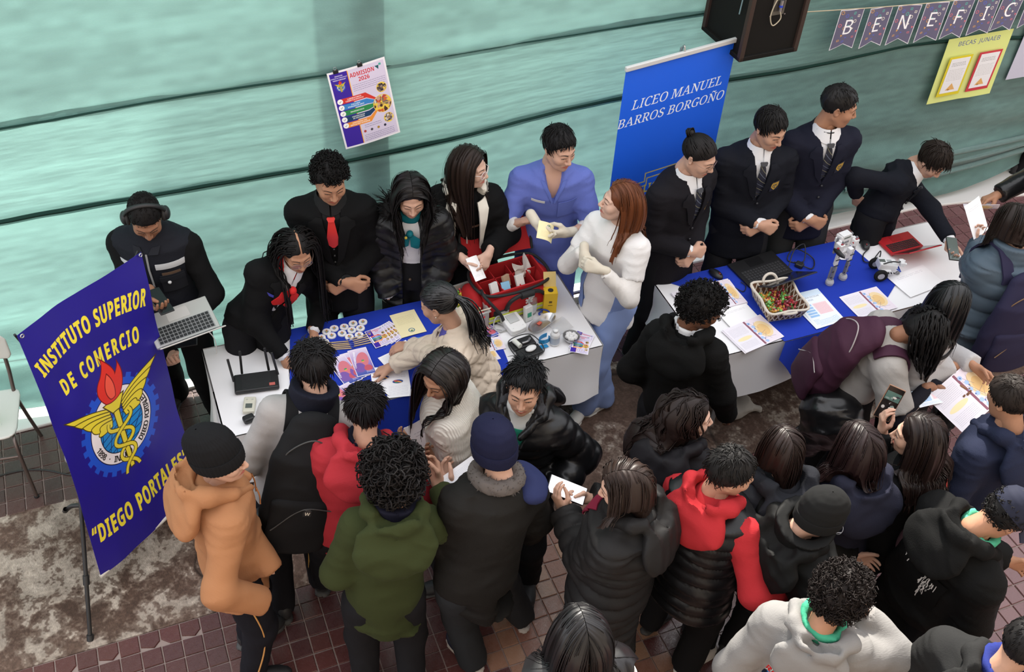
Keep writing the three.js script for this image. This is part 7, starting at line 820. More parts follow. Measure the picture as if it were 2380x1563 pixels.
X.red_sleeve_boy = (J, P) => { J.root.updateMatrixWorld(); const o = place(thing('pen', 'black pen with white end in the raised fist of the red-sleeved person', 'pen'), atHand(J, 'L', [.0, .05, .03], [0, 0, 1.2])); part('barrel', bar([0, -.05, 0], [0, .07, 0], .004), M.black, o); part('end_cap', bar([0, .07, 0], [0, .078, 0], .0042), cmat([.75, .75, .75], .4), o); };
X.phone_photographer = (J, P) => { phone('phone in tan case showing the camera view of the table', J, 'L', [.03, .09, .034], [.1, 0, .1], { c: [.30, .16, .10], m: camMat(), w: .08, h: .17, at: faceM([3.01, 1.37, -2.34], [-.55, .45, .7], [.15, 1, .1]) }); const q = []; for (let i = 0; i <= 8; i++) { const f = i / 8; q.push(f < .5 ? front(J, J.outer, -.09 + .03 * f, lerp(.5, .97, f * 2), .014, -1) : front(J, J.outer, -.09, lerp(.97, .6, f * 2 - 1), .014, 1)); } const band = (w0, w1, t2, m, n) => P(n, shell(grid(16, 2, (u, v) => { const f = u * 8, i = Math.min(7, Math.floor(f)); return q[i].clone().lerp(q[i + 1], f - i).addScaledVector(J.axes(.8).x, lerp(w0, w1, v)).addScaledVector(V(0, 1, 0), t2); }), .006), m); band(-.025, .025, .002, cmat([.66, .60, .50], .8), 'bag_strap'); band(-.031, -.024, .003, cmat([.45, .03, .02], .7), 'strap_edge'); band(.024, .031, .003, cmat([.45, .03, .02], .7), 'strap_edge'); const o = thing('small_backpack', 'small tweed backpack with red trim under the long brown hair', 'backpack', [J.hip[0], 0, J.hip[1]], J.yaw), c = front(J, J.outer, 0, .3, .05, -1); part('bag', meshOps([['+', ell(c, .12, .14, .07)]], .01, { warp: wrinkle(.008) }), new THREE.MeshPhysicalMaterial({ color: 0xffffff, roughness: .9, map: tweed() }), o); part('trim', new THREE.TorusGeometry(.10, .006, 6, 30).translate(c.x, c.y, c.z - .05), cmat([.3, .02, .03], .6), o); };
function camMat() { return new THREE.MeshPhysicalMaterial({ roughness: .2, map: canvasTex(160, 340, (x, w, h) => { x.fillStyle = '#101214'; x.fillRect(0, 0, w, h); x.fillStyle = '#4c6d66'; x.fillRect(6, 50, 148, 90); for (let i = 0; i < 14; i++) blob(x, ['#1c1c20', '#c9c4c0', '#7d8f8a', '#30303a'][i % 4], rr(20, 140), rr(80, 240), rr(8, 24), rr(8, 20)); x.fillStyle = '#101214'; x.fillRect(0, 262, w, 80); blob(x, '#f2f2f2', 80, 300, 15, 15); }) }); }
function tweed() { const t = srgb(noiseTex(64, (u, v) => { const q = nh(Math.floor(u * 40), Math.floor(v * 40), 3); return q > .3 ? [190, 175, 170] : q > -.1 ? [130, 100, 104] : [90, 50, 60]; })); t.repeat.set(8, 8); return t; }
X.box_braids_girl = (J, P) => { backpack('plum purple backpack on the person with box braids', J, { c: [.055, .020, .038], w: .15, d: .095, up: .92, lo: -.05, rough: .6, zip: [.4, .36, .36], sw: .07 }); P('collar_trim', new THREE.TorusGeometry(.072 * J.s, .007, 6, 30).applyQuaternion(new THREE.Quaternion().setFromUnitVectors(V(0, 0, 1), J.axes(.95).T)).translate(...J.N.clone().addScaledVector(J.axes(.95).T, -.005).toArray()), cmat([.55, .30, .04], .7)); held('leaflet', 'folded colour leaflets held by the person with box braids', 'leaflet', J, 'L', 0, 0, .21, .10, PM.esc, .01, .0012, faceM([3.59, .99, -2.56], [0, 1, .2], [.1, .1, -1])); const o = thing('puffer_jacket', 'glossy black quilted jacket hanging from the plum backpack wearer', 'jacket', [J.hip[0], 0, J.hip[1]], J.yaw); part('padding', meshOps([['+', ell(V(-.16, .78, -.14), .14, .15, .16)], ['+', cone(V(-.2, .75, -.1), V(-.12, .5, -.2), .12, .09), .06]], .010, { warp: (x, y, z) => wrinkle(.014, 1.2)(x, y, z) + .006 * Math.abs(Math.sin((y + x) * 34)) }), cmat([.009, .009, .010], .28), o); };
const raiders = canvasTex(512, 200, (x, w, h) => { x.fillStyle = '#b9b7b8'; x.fillRect(0, 0, w, h); x.fillStyle = '#141416'; x.fillRect(0, 0, w, 62); x.font = 'bold 118px serif'; x.textAlign = 'center'; x.textBaseline = 'middle'; x.lineWidth = 14; x.strokeStyle = '#141416'; x.strokeText('RAIDERS', 256, 130, 480); x.lineWidth = 6; x.fillStyle = '#d8d6d8'; x.fillText('RAIDERS', 256, 130, 480); });
X.varsity_sweatshirt_girl = (J, P) => { patch(J, P, 'printed_lettering', J.top[0], .66, 0, .27, .10, new THREE.MeshPhysicalMaterial({ map: raiders, roughness: .85 }), .010, 1, 12); held('map_leaflet', 'large open map leaflet between the pointing hand and the navy hoodie', 'leaflet', J, 'L', 0, 0, .36, .25, PM.map, .03, .0012, faceM([3.76, 1.0, -2.5], [-.1, .95, .3], [-.35, .2, -1])); };
X.black_beanie_boy = (J, P) => { beanie(J, P, [.012, .012, .012], { ribs: 0, amp: 0, tilt: -.5, nu: 72, up: .01 }); P('glasses', [new THREE.TorusGeometry(.024, .0016, 6, 24).translate(.034, -.004, .1), new THREE.TorusGeometry(.024, .0016, 6, 24).translate(-.034, -.004, .1), tube([[-.058, .002, .096], [-.08, .0, .03], [-.082, -.004, -.02]], .0022, 12, 5), tube([[.058, .002, .096], [.08, .0, .03], [.082, -.004, -.02]], .0022, 12, 5)].reduce((a, g) => (a.push(g.applyMatrix4(J.HM)), a), []), cmat([.35, .36, .4], .25)); };
const printTex = canvasTex(640, 760, (x, w, h) => { x.fillStyle = '#7f7c7a'; x.fillRect(0, 0, w, h); x.save(); x.beginPath(); x.ellipse(330, 480, 290, 270, 0, 0, 7); x.clip(); x.fillStyle = '#16233c'; x.fillRect(0, 0, w, h); for (let i = 0; i < 90; i++) blob(x, ['#1d3a6a', '#2c5f9a', '#101a2c', '#234e80', '#0f2440'][i % 5], rr(20, 620), rr(200, 760), rr(14, 60), rr(10, 40), rr(0, 3)); for (let i = 0; i < 34; i++) blob(x, ['#8e1f24', '#b5362c', '#6a1a20', '#c77a3a'][i % 4], rr(180, 460), rr(330, 700), rr(6, 26), rr(14, 60), rr(-.9, .9)); for (let i = 0; i < 18; i++) blob(x, ['#d9c48a', '#5f8f7a', '#cfd8d8'][i % 3], rr(60, 600), rr(380, 740), rr(4, 16), rr(4, 14)); x.restore(); const band = (s, cx, cy, a) => { x.save(); x.translate(cx, cy); x.rotate(a); x.font = 'bold 96px sans-serif'; x.textAlign = 'center'; x.lineWidth = 12; x.strokeStyle = '#f0ece8'; x.strokeText(s, 0, 0); x.lineWidth = 7; x.strokeStyle = '#2a1718'; x.strokeText(s, 0, 0); x.fillStyle = '#c22c30'; x.fillText(s, 0, 0); x.restore(); }; band('IRON', 160, 300, .05); band('MAIDEN', 450, 320, .05); });
X.printed_hoodie_boy = (J, P) => { patch(J, P, 'back_print', J.top[1], .45, 0, .30, .38, new THREE.MeshPhysicalMaterial({ map: printTex, roughness: .85, specularIntensity: .3 }), .008, -1, 12); };
const gothTex = canvasTex(360, 300, (x, w, h) => { x.fillStyle = '#0f0f0f'; x.fillRect(0, 0, w, h); x.strokeStyle = '#cfcac6'; x.lineCap = 'round'; reseed(44); const scr = (cx, cy, n, sx, sy) => { for (let i = 0; i < n; i++) { x.lineWidth = rr(3, 9); x.beginPath(); const a = cx + rr(-sx, sx), b = cy + rr(-sy, sy); x.moveTo(a, b); x.quadraticCurveTo(a + rr(-14, 14), b + rr(10, 26), a + rr(-8, 8), b + rr(24, 56)); x.stroke(); } }; scr(60, 40, 7, 34, 14); for (let i = 0; i < 5; i++) scr(260 - i * 2, 40 + i * 40, 9 - i, 52 - i * 10, 12); });
X.cap_boy = (J, P) => { J.root.updateMatrixWorld(); patch(J, P, 'back_print', J.top[1], .46, .03, .24, .18, new THREE.MeshPhysicalMaterial({ map: gothTex, roughness: .9, specularIntensity: .2 }), .010, -1, 10); const cm = cmat([.020, .022, .038], .75, sheenOf([.1, .1, .2], .2)); const cap = P('cap', capShape(J, [[.113, .03], [.113, .06], [.108, .09], [.092, .118], [.062, .136], [.03, .143], [.003, .145]], { ribs: 0, tilt: -.06, nu: 60, lump: .001 }), cm); part('brim', shell(grid(16, 6, (u, v) => { const a = lerp(-1.15, 1.15, u), r = lerp(.108, .185 - .03 * Math.abs(a), v); return V(Math.sin(a) * r * .82, .034 - .02 * v - .018 * a * a, Math.cos(a) * r - .012); }), .005).applyMatrix4(J.HM), cm, cap); part('top_button', new THREE.SphereGeometry(.008, 8, 6).translate(0, .145, -.02).applyMatrix4(J.HM), cm, cap); part('front_emblem', [box(.01, .045, .003, -.004, .08, .098), box(.03, .008, .003, 0, .085, .098)].map((g) => g.applyMatrix4(new THREE.Matrix4().makeRotationX(-.15)).applyMatrix4(J.HM)), cmat([.75, .75, .75], .5), cap); for (let i = 0; i < 4; i++) part('eyelet', new THREE.TorusGeometry(.003, .001, 5, 8).rotateX(Math.PI / 2).translate(Math.cos(i * 1.57 + .8) * .055, .134, Math.sin(i * 1.57 + .8) * .06 - .016).applyMatrix4(J.HM), cm, cap); };
// ------------------------------------------------------------------ the people, one by one (metres, degrees)
const W = {};
W.headphones_man = person({label:"person in reflective-striped navy vest and headphones, bent over a silver laptop and phone",head:[0.008,1.6,-4.462],hip:[0.026,-4.532],h:1.78,yaw:-22,hyaw:-5,hp:34,L:{dir:[-0.9,-0.1,0.5],palm:[0,1,0.1],pose:"curl",p:[0.073,1.05,-4.188]},R:{dir:[0.6,-0.1,0.8],palm:[0.2,1,0],pose:"hold",p:[-0.048,1.295,-4.239]},fL:[0.158,-4.514],fR:[-0.046,-4.722],skin:"brown",bottom:{c:[0.0065,0.0065,0.007],wide:0.05},shoe:[0.02,0.018,0.016],brow:[0.01,0.008,0.007],top:[{name:"sweater",c:[0.0065,0.0065,0.007],fit:0.014,hem:0.88},{name:"vest",c:[0.013,0.014,0.019],fit:0.028,sleeve:"none",hem:0.84,wr:0.007,rough:0.75}],hair:{kind:"crop",n:420,len:0.012,t:0.006,w:0.004,lift:0.3,mess:0.6,cut:-0.002,c:[0.006,0.005,0.005],rough:0.7},extra:X.headphones_man});
W.hidden_sitter = person({label:"person in dark jacket seated behind the dark blue banner, holding up a black phone",head:[-0.291,1.18,-4.063],hip:[-0.506,-4.269],h:1.6,yaw:30,hyaw:30,hp:30,hipY:0.5,L:{dir:[-0.5,0.3,0.8],palm:[-0.4,0.7,0.4],pose:"hold",p:[-0.022,0.86,-4.228]},fL:[-0.293,-4.496],fR:[-0.384,-4.355],skin:"fair",low:true,top:[{name:"jacket",c:[0.0065,0.0065,0.007],fit:0.03,hem:0.5}],hair:{kind:"short",n:120},extra:X.hidden_sitter});
W.braids_student = person({label:"person with long black braids, round glasses and red neck scarf leaning over the table",head:[0.696,1.36,-4.266],hip:[0.434,-4.333],h:1.66,yaw:8,hyaw:4,hp:20,L:{dir:[-0.1,-0.5,0.8],palm:[-0.6,-0.6,0],pose:"curl",p:[0.729,0.8,-4.23]},R:{dir:[0.15,-0.75,0.55],palm:[0.6,-0.2,-0.7],pose:"relax",pole:[-0.6,0.1,-0.6],p:[0.533,0.8,-4.084]},skin:"tan",fem:true,glasses:"thin",hunch:0.05,gaze:-0.5,top:[{name:"shirt",c:[0.75,0.75,0.77],fit:0.007,afit:0.004,hem:0.92,end:1.02,wr:0.004,fit2:0},{name:"blazer",c:[0.0065,0.0065,0.007],fit:0.021,afit:0.016,hem:0.74,open:[0.052,0.3],wr:0.0045,rough:0.85,end:0.93,sheen:0.12}],hair:{kind:"braids",part:0.004,len:0.62,n:120,w:0.0042,t:0.008,c:[0.009,0.008,0.008],back:-0.8,rough:0.6,mess:0.05,wave:0.004},extra:X.braids_student});
W.suit_man = person({label:"person in black three-piece suit with red tie standing with hands folded",head:[0.924,1.675,-4.387],hip:[0.947,-4.495],h:1.8,yaw:-14,hyaw:-2,hp:20,L:{dir:[-1,-0.35,0.25],palm:[-0.1,-0.25,-1],pose:"clasp",p:[0.966,1.043,-4.304]},R:{dir:[1,-0.35,0.2],palm:[0.1,-0.25,-1],pose:"clasp",p:[0.939,1.061,-4.291]},skin:"tan",bw:0.98,top:[{name:"shirt",c:[0.016,0.016,0.017],fit:0.006,hem:0.95,end:1},{name:"waistcoat",c:[0.007,0.007,0.0075],fit:0.014,sleeve:"none",hem:0.92,open:[0.055,0.2],wr:0.003},{name:"blazer",c:[0.0065,0.0065,0.007],fit:0.021,afit:0.016,hem:0.78,open:[0.052,0.5],wr:0.0045,rough:0.85,end:0.93,sheen:0.12}],hair:{kind:"curly",n:420,t:0.012,len:0.014,cr:0.012,w:0.004,cut:0.008,c:[0.008,0.007,0.007]},extra:X.suit_man});
W.teal_scarf_student = person({label:"person with long black hair, teal neck scarf and shiny black padded jacket, hands in pockets",head:[1.323,1.554,-4.291],hip:[1.375,-4.444],h:1.67,yaw:-20,hyaw:-10,hp:22,L:{pose:"relax",hide:true,p:[1.427,0.853,-4.244]},R:{pose:"relax",hide:true,p:[1.197,0.847,-4.328]},skin:"fair",fem:true,top:[{name:"shirt",c:[0.75,0.75,0.77],fit:0.007,afit:0.004,hem:0.92,end:1.02,wr:0.004},{name:"padded_jacket",c:[0.0065,0.0065,0.007],fit:0.036,puff:0.012,pitch:0.07,hem:0.7,open:[0.055,0.42,0.05],rough:0.42,sheen:0,wr:0.004,mo:{specularIntensity:0.8}}],hair:{kind:"long",part:0,len:0.48,n:270,wavy:0.18,c:[0.011,0.009,0.009],pull:[0,-0.3,0.13],pullk:1.5,back:-0.2},extra:X.teal_scarf_student});
W.fleece_jacket_student = person({label:"person with very long brown hair and clear glasses, black jacket lined with white fleece",head:[1.703,1.563,-4.431],hip:[1.716,-4.502],h:1.68,yaw:-14,hyaw:48,hp:4,L:{dir:[-0.45,-0.75,0.5],palm:[-0.2,-0.4,-0.9],pose:"relax",p:[1.765,1.102,-4.243]},R:{dir:[0.7,-0.35,0.6],palm:[0.3,0.6,0.2],pose:"hold",p:[1.61,1.07,-4.281]},skin:"pale",fem:true,glasses:"clear",gx:0.5,top:[{name:"zip_sweatshirt",c:[0.007,0.007,0.0075],fit:0.012,hem:0.88},{name:"fleece_jacket",c:[0.007,0.007,0.0075],fit:0.04,hem:0.76,open:[0.075,0.5,0.07],wr:0.006}],skirt:{c:[0.014,0.016,0.02],hem:0.5},hair:{kind:"long",part:0.012,len:0.55,n:250,c:[0.017,0.009,0.0065],pull:[0.02,-0.3,0.12],pullk:1.6,back:-0.15},extra:X.fleece_jacket_student});
W.scrubs_man = person({label:"person in periwinkle blue medical scrubs and gloves reading a small folded booklet",head:[2.195,1.638,-4.358],hip:[2.216,-4.446],h:1.76,yaw:-18,hyaw:14,hp:12,L:{dir:[-0.9,0.15,0.4],palm:[-0.3,0.5,-0.8],pose:"hold",p:[2.201,1.207,-4.146]},R:{dir:[0.5,-0.5,0.7],palm:[0.7,0.5,0.1],pose:"hold",p:[2.013,1.288,-4.228]},skin:"fair",glove:true,top:[{name:"undershirt",c:[0.6,0.58,0.56],fit:-0.004,afit:0.003,end:0.45,hem:1,open:[0.09,0.3]},{name:"scrub_top",c:[0.13,0.17,0.5],fit:0.018,afit:0.01,sf:0.014,sleeve:"short",hem:0.8,open:[0.06,0.15],wr:0.007}],bottom:{c:[0.09,0.12,0.4]},hair:{kind:"short",n:420,len:0.05,lift:0.3,mess:0.5,w:0.006,t:0.012,fwd:0.3,cut:0.006,c:[0.009,0.008,0.009]},extra:X.scrubs_man});
W.redhead_nurse = person({label:"person with long auburn hair in white and pale blue clinic tunic pulling on gloves",head:[2.351,1.563,-3.901],hip:[2.381,-3.92],h:1.68,yaw:-64,hyaw:-106,hp:-6,L:{dir:[-0.75,0.25,0.6],palm:[-0.3,-0.5,-0.7],pose:"clasp",p:[2.215,1.25,-3.744]},R:{dir:[0.5,-0.6,0.5],palm:[0.2,-0.6,-0.7],pose:"fist",p:[2.161,1.3,-3.872]},fL:[2.251,-3.811],fR:[2.401,-3.828],skin:"pale",fem:true,glove:true,gaze:-0.1,brow:[0.12,0.05,0.03],top:[{name:"long_sleeve_undershirt",c:[0.72,0.69,0.66],fit:0.008,afit:0.008,hem:0.95,end:0.92},{name:"tunic",c:[0.75,0.73,0.72],fit:0.018,afit:0.014,sf:0.004,sl:0.6,sleeve:"short",hem:0.74,wr:0.006}],bottom:{c:[0.23,0.31,0.56],wide:0.06},shoe:[0.7,0.68,0.64],sole:[0.72,0.7,0.66],hair:{kind:"long",len:0.5,n:250,c:[0.135,0.042,0.016],t:0.013,back:-0.7,pull:[0,-0.3,0.02],pullk:1.2,rough:0.42},extra:X.redhead_nurse});
W.bun_student = person({label:"person in dark blazer with hair tied in a small bun and thin glasses, head bowed",head:[2.919,1.619,-4.08],hip:[2.889,-4.165],h:1.74,yaw:16,hyaw:34,hp:20,L:{dir:[-1,-0.35,0.25],palm:[-0.1,-0.25,-1],pose:"clasp",p:[2.966,0.995,-3.989]},R:{dir:[1,-0.35,0.2],palm:[0.1,-0.25,-1],pose:"clasp",p:[2.908,1.039,-3.952]},bw:1.08,skin:"fair",glasses:"thin",top:[{name:"shirt",c:[0.75,0.75,0.77],fit:0.007,afit:0.004,hem:0.92,end:1.02,wr:0.004},{name:"blazer",c:[0.012,0.011,0.014],fit:0.021,afit:0.016,hem:0.72,open:[0.052,0.3],wr:0.0045,rough:0.85,end:0.93,sheen:0.12}],hair:{kind:"bun",n:240,t:0.008,tie:[0,0.075,-0.1],c:[0.012,0.01,0.01]},extra:X.bun_student});
W.centre_blazer_student = person({label:"person in navy blazer with straight fringe, gold crest and fingertips together, behind the black laptop",head:[3.435,1.638,-4.18],hip:[3.441,-4.235],h:1.76,yaw:-14,hyaw:12,hp:16,L:{dir:[-1,-0.35,0.25],palm:[-0.1,-0.25,-1],pose:"clasp",p:[3.45,1.046,-4.037]},R:{dir:[1,-0.35,0.2],palm:[0.1,-0.25,-1],pose:"clasp",p:[3.409,1.063,-4.027]},skin:"light",bw:1.1,top:[{name:"shirt",c:[0.75,0.75,0.77],fit:0.007,afit:0.004,hem:0.92,end:1.02,wr:0.004},{name:"blazer",c:[0.01,0.011,0.016],fit:0.021,afit:0.016,hem:0.74,open:[0.052,0.3],wr:0.0045,rough:0.85,end:0.93,sheen:0.12}],bottom:{c:[0.022,0.022,0.025]},hair:{kind:"short",n:420,len:0.06,lift:0.12,mess:0.25,w:0.008,t:0.012,fwd:0.3,cut:0.006,c:[0.011,0.01,0.01]},extra:X.centre_blazer_student});
W.tall_blazer_student = person({label:"tallest person in navy blazer, short cropped hair, looking down to the right",head:[3.876,1.712,-4.17],hip:[3.873,-4.216],h:1.84,yaw:-12,hyaw:58,hp:12,L:{dir:[-1,-0.35,0.25],palm:[-0.1,-0.25,-1],pose:"clasp",p:[3.812,1.001,-4.035]},R:{dir:[1,-0.35,0.2],palm:[0.1,-0.25,-1],pose:"clasp",p:[3.768,1.02,-4.024]},skin:"tan",top:[{name:"dark_undershirt",c:[0.02,0.022,0.027],fit:0.004,hem:1,end:0.8,collar:0.022,collarR:0.068,ct:0.006},{name:"shirt",c:[0.75,0.75,0.77],fit:0.007,afit:0.004,hem:0.92,end:1.02,wr:0.004},{name:"blazer",c:[0.012,0.013,0.024],fit:0.021,afit:0.016,hem:0.8,open:[0.052,0.32],wr:0.0045,rough:0.85,end:0.93,sheen:0.12}],bottom:{c:[0.035,0.036,0.038]},hair:{kind:"crop",n:420,len:0.024,t:0.009,w:0.005,lift:0.35,fwd:0.4,c:[0.012,0.011,0.011],rough:0.4},extra:X.tall_blazer_student});
W.leaning_blazer_student = person({label:"person in dark blazer bending far over the table above the red laptop",head:[4.587,1.3,-4.005],hip:[4.371,-4.078],h:1.7,yaw:28,hyaw:20,hp:38,L:{dir:[-0.8,-0.1,0.4],palm:[0,1,0.3],pose:"relax",pole:[0.9,-0.1,0.2],p:[4.596,0.93,-3.654]},R:{dir:[0.3,-0.8,0.2],palm:[0.9,0,0],pose:"curl",pole:[-0.8,0.5,-0.6],p:[4.215,1.02,-4.15]},skin:"fair",hunch:0.05,top:[{name:"shirt",c:[0.75,0.75,0.77],fit:0.007,afit:0.004,hem:0.92,end:1.02,wr:0.004},{name:"blazer",c:[0.009,0.01,0.015],fit:0.021,afit:0.016,hem:0.7,open:[0.052,0.3],wr:0.0045,rough:0.85,end:0.93,sheen:0.12}],hair:{kind:"short",n:420,len:0.075,lift:0.15,mess:0.5,w:0.007,t:0.016,fwd:0.5,c:[0.02,0.014,0.011]},extra:X.leaning_blazer_student});
W.leather_sleeve_person = person({label:"person in shiny black leather jacket at the edge, reaching in with a brochure",head:[5.186,1.629,-3.511],hip:[5.246,-3.506],h:1.75,yaw:-95,hyaw:-95,hp:20,R:{dir:[0,-0.25,1],palm:[0.3,-0.6,-0.2],pose:"hold",p:[5.078,1.05,-3.835]},skin:"tan",low:true,top:[{name:"leather_jacket",c:[0.009,0.009,0.01],fit:0.03,hem:0.8,rough:0.25,sheen:0,wr:0.01,mo:{specularIntensity:0.8}}],hair:{kind:"short",n:120},extra:X.leather_sleeve_person});
W.grey_puffer_person = person({label:"person in grey-blue puffer coat with large navy backpack at the right edge",head:[4.268,1.563,-3.068],hip:[4.27,-3.005],h:1.68,yaw:172,hyaw:200,hp:24,L:{dir:[0.2,0.7,0.6],palm:[0,0.3,-0.9],pose:"hold",p:[4.491,1.15,-3.351]},skin:"fair",fem:true,low:true,top:[{name:"puffer_coat",c:[0.072,0.1,0.13],fit:0.05,puff:0.017,pitch:0.1,wr:0.004,hem:0.6,collar:0.045,collarR:0.085,ct:0.02,rough:0.45,sheen:0}],hair:{kind:"long",len:0.26,n:180,c:[0.015,0.009,0.007],t:0.014},extra:X.grey_puffer_person});
W.beige_jacket_person = person({label:"person with sleek black ponytail in beige quilted jacket, stretching an arm across the blue table",head:[1.247,1.4,-3.612],hip:[1.415,-3.489],h:1.68,yaw:-118,hyaw:-132,hp:22,L:{dir:[0,-0.4,0.9],palm:[0,-1,0],pose:"relax",p:[1.173,0.85,-3.927]},R:{dir:[0.1,-0.5,0.9],palm:[0.1,-0.9,-0.2],pose:"relax",p:[1.058,0.82,-3.817]},skin:"light",fem:true,top:[{name:"blouse",c:[0.1,0.09,0.35],fit:0.004,hem:1,end:0.5},{name:"quilted_jacket",quilt:0.055,c:[0.6,0.5,0.4],fit:0.026,hem:0.55,wr:0.005,cell:0.0085,rough:0.75,open:[0.05,0.25]}],hair:{kind:"pony",n:250,tie:[0,0.035,-0.118],len:0.36,n2:110,t:0.009,c:[0.01,0.009,0.01],out:[0,-0.35,-1],rough:0.34,spec:1},extra:X.beige_jacket_person});
W.white_sweater_person = person({label:"person with long glossy dark hair in cream ribbed knit sweater, looking down to the left",head:[1.059,1.545,-3.014],hip:[1.115,-3.012],h:1.66,yaw:-108,hyaw:-62,hp:20,L:{dir:[-0.1,0.2,0.9],palm:[-0.3,0.8,-0.2],pose:"hold",p:[0.99,1.05,-3.071]},R:{dir:[0.1,0.5,0.8],palm:[0.3,0.5,-0.7],pose:"hold",p:[1.048,1.08,-2.928]},skin:"tan",fem:true,lip:[0.32,0.1,0.1],top:[{name:"knit_sweater",m:knitMat,fit:0.036,hem:0.7,wr:0.007,collar:0.02,collarR:0.066,ct:0.012}],bottom:{c:[0.02,0.02,0.022]},hair:{kind:"long",part:0.012,len:0.52,n:250,c:[0.012,0.008,0.007],pull:[0,-0.3,0.16],pullk:2.2,back:-0.1,t:0.012,rough:0.36,spec:0.8},extra:X.white_sweater_person});
W.smiling_boy = person({label:"person with tousled black hair smiling down, glossy black puffer coat with open hood",head:[1.37,1.545,-2.827],hip:[1.395,-2.861],h:1.66,yaw:-38,hyaw:-30,hp:2,L:{pose:"relax",hide:true,p:[1.471,1.013,-2.611]},R:{pose:"relax",hide:true,p:[1.221,1.086,-2.743]},bw:0.88,skin:"light",gaze:-0.4,top:[{name:"collared_shirt",c:[0.55,0.55,0.53],fit:0.006,hem:1,end:0.8,collar:0.03,collarR:0.062,ct:0.006},{name:"puffer_coat",c:[0.006,0.006,0.007],fit:0.042,puff:0.016,pitch:0.085,wr:0.004,hem:0.66,rough:0.34,sheen:0,hood:1.12,open:[0.06,0.2],mo:{specularIntensity:0.8}}],hair:{kind:"short",n:420,len:0.07,lift:0.4,mess:0.8,w:0.007,t:0.017,fwd:0,cut:0.014,fr:0.35,c:[0.009,0.009,0.01]},extra:X.smiling_boy});
W.curly_hoodie_boy = person({label:"person with tight black curls and glasses in plain black hoodie beside the white table end",head:[2.372,1.545,-3.037],hip:[2.325,-3.018],h:1.66,yaw:128,hyaw:72,hp:16,L:{p:[2.335,0.9,-3.21]},R:{p:[2.604,0.82,-2.92]},bw:0.86,skin:"dark",glasses:"black",gx:0,top:[{name:"collar_shirt",c:[0.75,0.75,0.77],fit:0.004,hem:1,end:0.5,collar:0.03,collarR:0.066,ct:0.008},{name:"hoodie",c:[0.0055,0.0055,0.0055],fit:0.034,hem:0.68,hood:1,wr:0.006,sheen:0.1}],hair:{kind:"curly",n:620,t:0.026,len:0.022,cr:0.008,w:0.0036,c:[0.008,0.007,0.007]},extra:X.curly_hoodie_boy});
W.backpack_boy = person({label:"person in grey jersey with navy neck warmer and black backpack, back turned",head:[0.537,1.573,-3.218],hip:[0.343,-3.106],h:1.69,yaw:172,hyaw:172,hp:24,L:{p:[0.237,0.997,-3.323]},R:{p:[0.643,0.909,-3.317]},fL:[0.226,-3.068],fR:[0.444,-3.168],bw:0.92,skin:"fair",low:true,top:[{name:"jersey",c:[0.36,0.34,0.33],fit:0.024,hem:0.72,wr:0.005},{name:"neck_warmer",c:[0.012,0.013,0.022],fit:-0.05,sleeve:"none",hem:1.2,collar:0.05,collarR:0.078,ct:0.022,cell:0.009,sheen:0.5}],bottom:{c:[0.011,0.011,0.014]},hair:{kind:"short",n:460,len:0.08,lift:0.18,mess:0.4,w:0.007,t:0.018,c:[0.012,0.011,0.012],whorl:[0.01,0.11,-0.07]},extra:X.backpack_boy});
W.red_hoodie_boy = person({label:"person with straight black hair in plain red hoodie seen from behind",head:[0.686,1.545,-2.929],hip:[0.561,-2.852],h:1.66,yaw:165,hyaw:165,hp:30,L:{p:[0.415,0.727,-2.973]},R:{p:[0.843,0.892,-2.983]},fL:[0.454,-3.164],fR:[0.596,-3.002],bw:0.92,skin:"light",low:true,top:[{name:"undershirt",c:[0.014,0.016,0.03],fit:0.004,hem:0.7,end:0.5,collar:0.02,collarR:0.064,ct:0.008},{name:"hoodie",c:[0.36,0.028,0.038],fit:0.034,hem:0.74,hood:1.05,wr:0.007}],bottom:{c:[0.011,0.011,0.014],stripe:[0.55,0.33,0.08]},hair:{kind:"short",n:460,len:0.085,lift:0.08,mess:0.15,w:0.007,t:0.015,c:[0.011,0.01,0.011],whorl:[0.005,0.1,-0.08]},extra:X.red_hoodie_boy});
W.tan_hoodie_boy = person({label:"person in tan hoodie and ribbed black beanie facing the tables, hand in front pocket",head:[0.072,1.582,-2.838],hip:[0.028,-2.839],h:1.7,yaw:92,hyaw:62,hp:4,L:{hide:true,p:[0.173,0.92,-2.699]},R:{hide:true,pole:[-0.5,-0.4,-0.6],p:[0.11,0.92,-2.563]},bw:0.93,skin:"fair",gaze:0,top:[{name:"hoodie",c:[0.36,0.168,0.08],fit:0.034,hem:0.72,hood:1.15,wr:0.007,sheen:0.3}],bottom:{c:[0.011,0.011,0.015],stripe:[0.55,0.27,0.08]},hair:{kind:"crop",n:60,len:0.02,t:0.003},extra:X.tan_hoodie_boy});
W.green_hoodie_boy = person({label:"person with big wavy dark hair in olive green velvet hoodie, back turned",head:[0.689,1.573,-2.526],hip:[0.605,-2.448],h:1.69,yaw:168,hyaw:168,hp:18,L:{p:[0.552,0.94,-2.643]},R:{dir:[0.2,0.6,0.7],palm:[0.4,0.2,-0.7],pose:"hold",p:[0.946,1.164,-2.723]},bw:0.86,skin:"light",low:true,top:[{name:"hoodie",c:[0.033,0.041,0.015],fit:0.032,hem:0.7,hood:1.12,wr:0.008,sheen:0.9,rough:0.9},{name:"neck_warmer",c:[0.012,0.012,0.024],fit:-0.05,sleeve:"none",hem:1.2,collar:0.045,collarR:0.075,ct:0.02,cell:0.009,sheen:0.5}],hair:{kind:"curly",n:380,t:0.03,len:0.035,cr:0.022,w:0.0062,c:[0.013,0.011,0.011],cut:-0.006,rough:0.5},extra:X.green_hoodie_boy});
